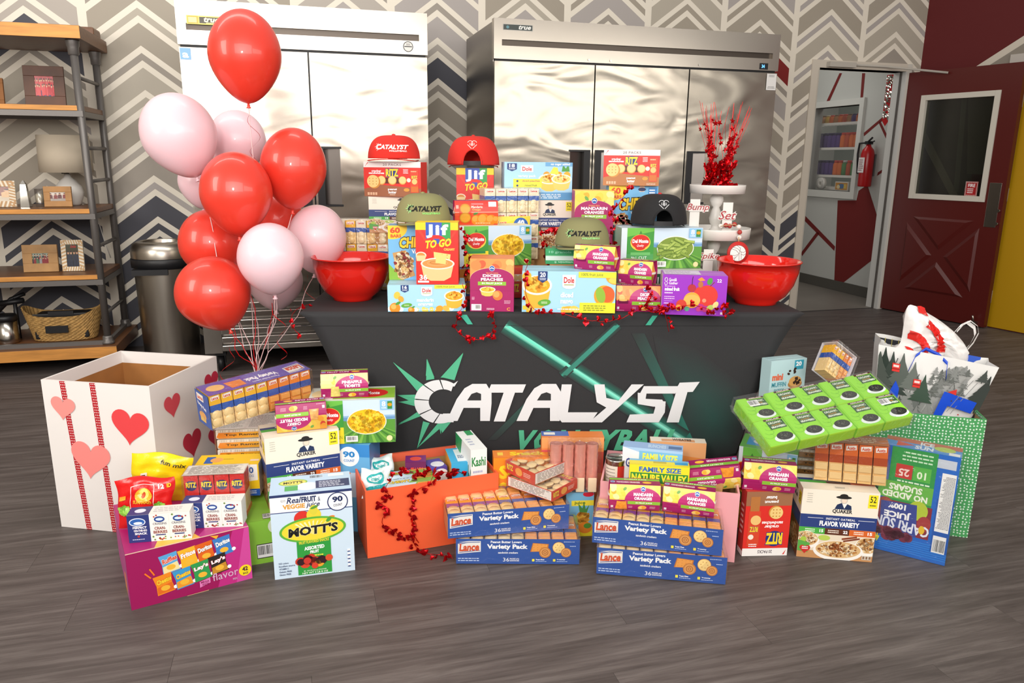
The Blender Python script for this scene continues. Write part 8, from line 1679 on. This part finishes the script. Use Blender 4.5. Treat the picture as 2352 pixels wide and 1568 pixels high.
for s in (-1, 1):
    k = len(mb.v)
    for j in range(rings+1):
        for i in range(n): mb.v.append(tuple(PB(i, j, s)))
    for j in range(rings):
        for i in range(n): a = k+j*n+i; b = k+j*n+(i+1) % n; mb.f.append([a, b, b+n, a+n]); mb.c.append('ffffff'); mb.m.append(0); mb.sm.append(True)
mb.build('bag_body', PLA, r)
mb = MB(); H_ = [at_y(x, y, PBY+.01)-o0 for x, y in ((2190, 765), (2205, 748), (2222, 740), (2238, 752), (2240, 768), (2228, 790), (2215, 805))]; 
mb.strip(H_, (.5, .1, .85), .013); H2 = [p+Vector((.004, -.012, .008)) for p in H_]; mb.strip(H2, (.3, .9, .3), .010); o = mb.build('bag_handle', PLA, r)
def tproj(p, hh):
    # find depth on the front of the crumpled bag
    v = Vector((p.x, 0, p.z)); c = cen-o0; d_ = Vector((v.x-c.x, 0, v.z-c.z)); best, bi = 9, 0
    for i in range(n):
        q_ = outl[i]-o0; e = Vector((q_.x-c.x, 0, q_.z-c.z)); a = d_.normalized().dot(e.normalized()) if d_.length > 1e-5 else 0
        if 1-a < best: best, bi = 1-a, i
    e = outl[bi]-o0; L_ = math.hypot(e.x-c.x, e.z-c.z); q_ = max(0, 1-d_.length/L_)*rings; j = int(q_); t = q_-j
    y = PB(bi, min(j, rings), -1).y*(1-t)+PB(bi, min(j+1, rings), -1).y*t; return Vector((p.x, y-.007-hh*3, p.z))
pp = [at_y(x, y, 2.66)-o0 for x, y in ((2060, 830), (2160, 830), (2060, 705))]
f = Face(pp[0], (pp[1]-pp[0]), (0, 0, (pp[2]-pp[0]).z), (0, -1, 0), proj=tproj, cut=(20, 20))
def tarc(r0, r1, a0, a1, cx=18, cy=12, c='d8241c'):
    for i in range(14):
        b0, b1 = a0+(a1-a0)*i/14, a0+(a1-a0)*(i+1)/14; f.put([(cx+rr_*math.cos(math.radians(b)), cy+rr_*1.0*math.sin(math.radians(b))) for rr_, b in ((r0, b0), (r0, b1), (r1, b1), (r1, b0))], c)
    f.up()
tarc(0.5, 16, 20, 100); tarc(30, 46, 0, 88); tarc(62, 76, 8, 62); tarc(80, 92, 66, 78)
f.lines(74, 20, 100, 34, 3, 'd86a60', .4); f.build('ring_print', r, PLA_P if 'PLA_P' in globals() else PRINT, label='red bullseye rings')
# ================================================================ BALLOONS
LR = mat('red_latex', 'e63d2c', rough=.38, coat=.35, sss=.15); LP = mat('pink_latex', 'f3cfd7', rough=.4, coat=.25, sss=.25)
def balloon(cx, cy, rpx, hpx, Y, col, label, tilt=0, lean=0):
    """cx, cy centre of the body in the picture; rpx half width, hpx half height"""
    c = at_y(cx, cy, Y); k = at_y(cx+rpx, cy, Y).x-c.x; kh = k*hpx/rpx
    M = T3(c) @ ROT(tilt, 'Y') @ ROT(lean, 'X'); r = root('balloon', M, label, 'balloon', 'red balloons' if col is LR else 'pink balloons')
    pr = []
    for i in range(29):
        t = i/28; a = pi*t; z = math.cos(a); R_ = math.sin(a)
        if z < 0: R_ *= (1-.10*z*z*1.2) if z > -.9 else (1-.12*z*z); z *= 1.0
        w_ = R_*(1+.0*z) if z > 0 else R_*(1-.16*(-z)**1.5)
        pr.append((k*w_, kh*z*(1.0 if z > 0 else 1.05)))
    pr[-1] = (k*.03, -kh*1.055)
    MB().lathe(pr[::-1], 48).build('balloon_body', col, r)
    MB().lathe([(.002, -kh*1.05), (.006, -kh*1.05-.004), (.005, -kh*1.05-.010), (.010, -kh*1.05-.016), (.0085, -kh*1.05-.017), (.002, -kh*1.05-.008)], 16).build('knot', col, r)
    return r, M @ Vector((0, 0, -kh*1.05-.008))
BAL = [(563, 128, 81, 100, 2.98, LR, 'topmost red balloon above the whole cluster', 0, 0), (412, 310, 83, 94, 2.92, LP, 'pink balloon at the upper left of the cluster', -.32, 0), (545, 325, 64, 70, 3.22, LP, 'pink balloon behind, between the upper left and topmost balloons', 0, 0),
       (674, 386, 74, 90, 2.96, LR, 'red balloon at the upper right of the cluster', .08, 0), (543, 444, 80, 93, 2.78, LR, 'large red balloon in the middle of the cluster', 0, 0), (728, 548, 66, 77, 3.02, LP, 'pink balloon at the far right beside the left bowl', .12, 0),
       (622, 594, 74, 82, 2.68, LP, 'pink balloon at the lower middle in front', 0, .15), (488, 562, 73, 80, 2.98, LR, 'red balloon half hidden at the left middle', -.2, 0), (491, 674, 84, 85, 2.72, LR, 'lowest red balloon at the lower left', -.3, .1),
       (632, 645, 62, 66, 3.12, LP, 'pink balloon low behind the front pink one', .05, .1), (630, 505, 66, 70, 3.2, LR, 'red balloon mostly hidden behind the middle red one', 0, 0), (462, 418, 50, 58, 3.2, LP, 'small pink balloon peeking out behind the upper left one', 0, 0)]
TIE = at_y(592, 868, 2.80); R = random.Random(9)
RB = mat('red_ribbon', 'c8141c', rough=.3); RW = mat('pale_ribbon', 'e8c4c4', rough=.3)
for i, b in enumerate(BAL):
    r, kn = balloon(*b); inv = r.matrix_world.inverted(); pts = []
    for k in range(13): t = k/12; p = kn.lerp(TIE+Vector((R.uniform(-.008, .008), 0, .0)), t); s = math.sin(pi*t)*.018; pts.append(inv @ (p+Vector((s*math.sin(t*7+i), s*math.cos(t*5+i), -.0*s))))
    MB().tube(pts, .0016, n=5).build('ribbon', RB if b[5] is LR and i % 3 else RW, r)
    if i in (0, 3, 5, 6, 8):
        q = []; p0 = inv @ kn
        for k in range(40): t = k/39; q.append(p0+inv.to_3x3() @ Vector((.012*math.cos(t*14)*(1+t)-.012+.03*math.sin(3*t+i), .012*math.sin(t*14), -.24*t)))
        MB().strip(q, (0, 1, .2), .0045).build('curled_ribbon', RB, r)
# the ends of the ribbons run down to a small foil weight on the floor
r = root('balloon_weight', T3(Vector((TIE.x, TIE.y, .001))), 'red foil balloon weight gathering all the ribbons on the floor', 'weight')
MB().lathe([(0, 0), (.035, 0), (.038, .02), (.02, .045), (.012, .06), (.03, .09), (0, .07)], 12, smooth=False).build('weight_body', REDFOIL, r)
for k in range(7):
    a = k*.9; pts = [Vector((.006*math.cos(a+t*6)*(1+2*(1-t)), .006*math.sin(a+t*6)*(1+2*(1-t)), .06+(TIE.z-.06)*t)) for t in [j/8 for j in range(9)]]; MB().tube(pts, .002, n=5).build('ribbon_end', RB if k % 2 else RW, r)
for k, (dx, L_) in enumerate(((-.14, .30), (-.08, .22), (.10, .26), (-.17, .36))):
    q = [Vector((dx*t**.7, -.03*t, TIE.z-(-.10*math.sin(pi*t))-L_*t+.012*math.sin(t*16)*t)) for t in [j/24 for j in range(25)]]; MB().strip(q, (0, 1, .1), .005).build('curled_ribbon', RB if k != 2 else RW, r)
bpy.context.view_layer.update()
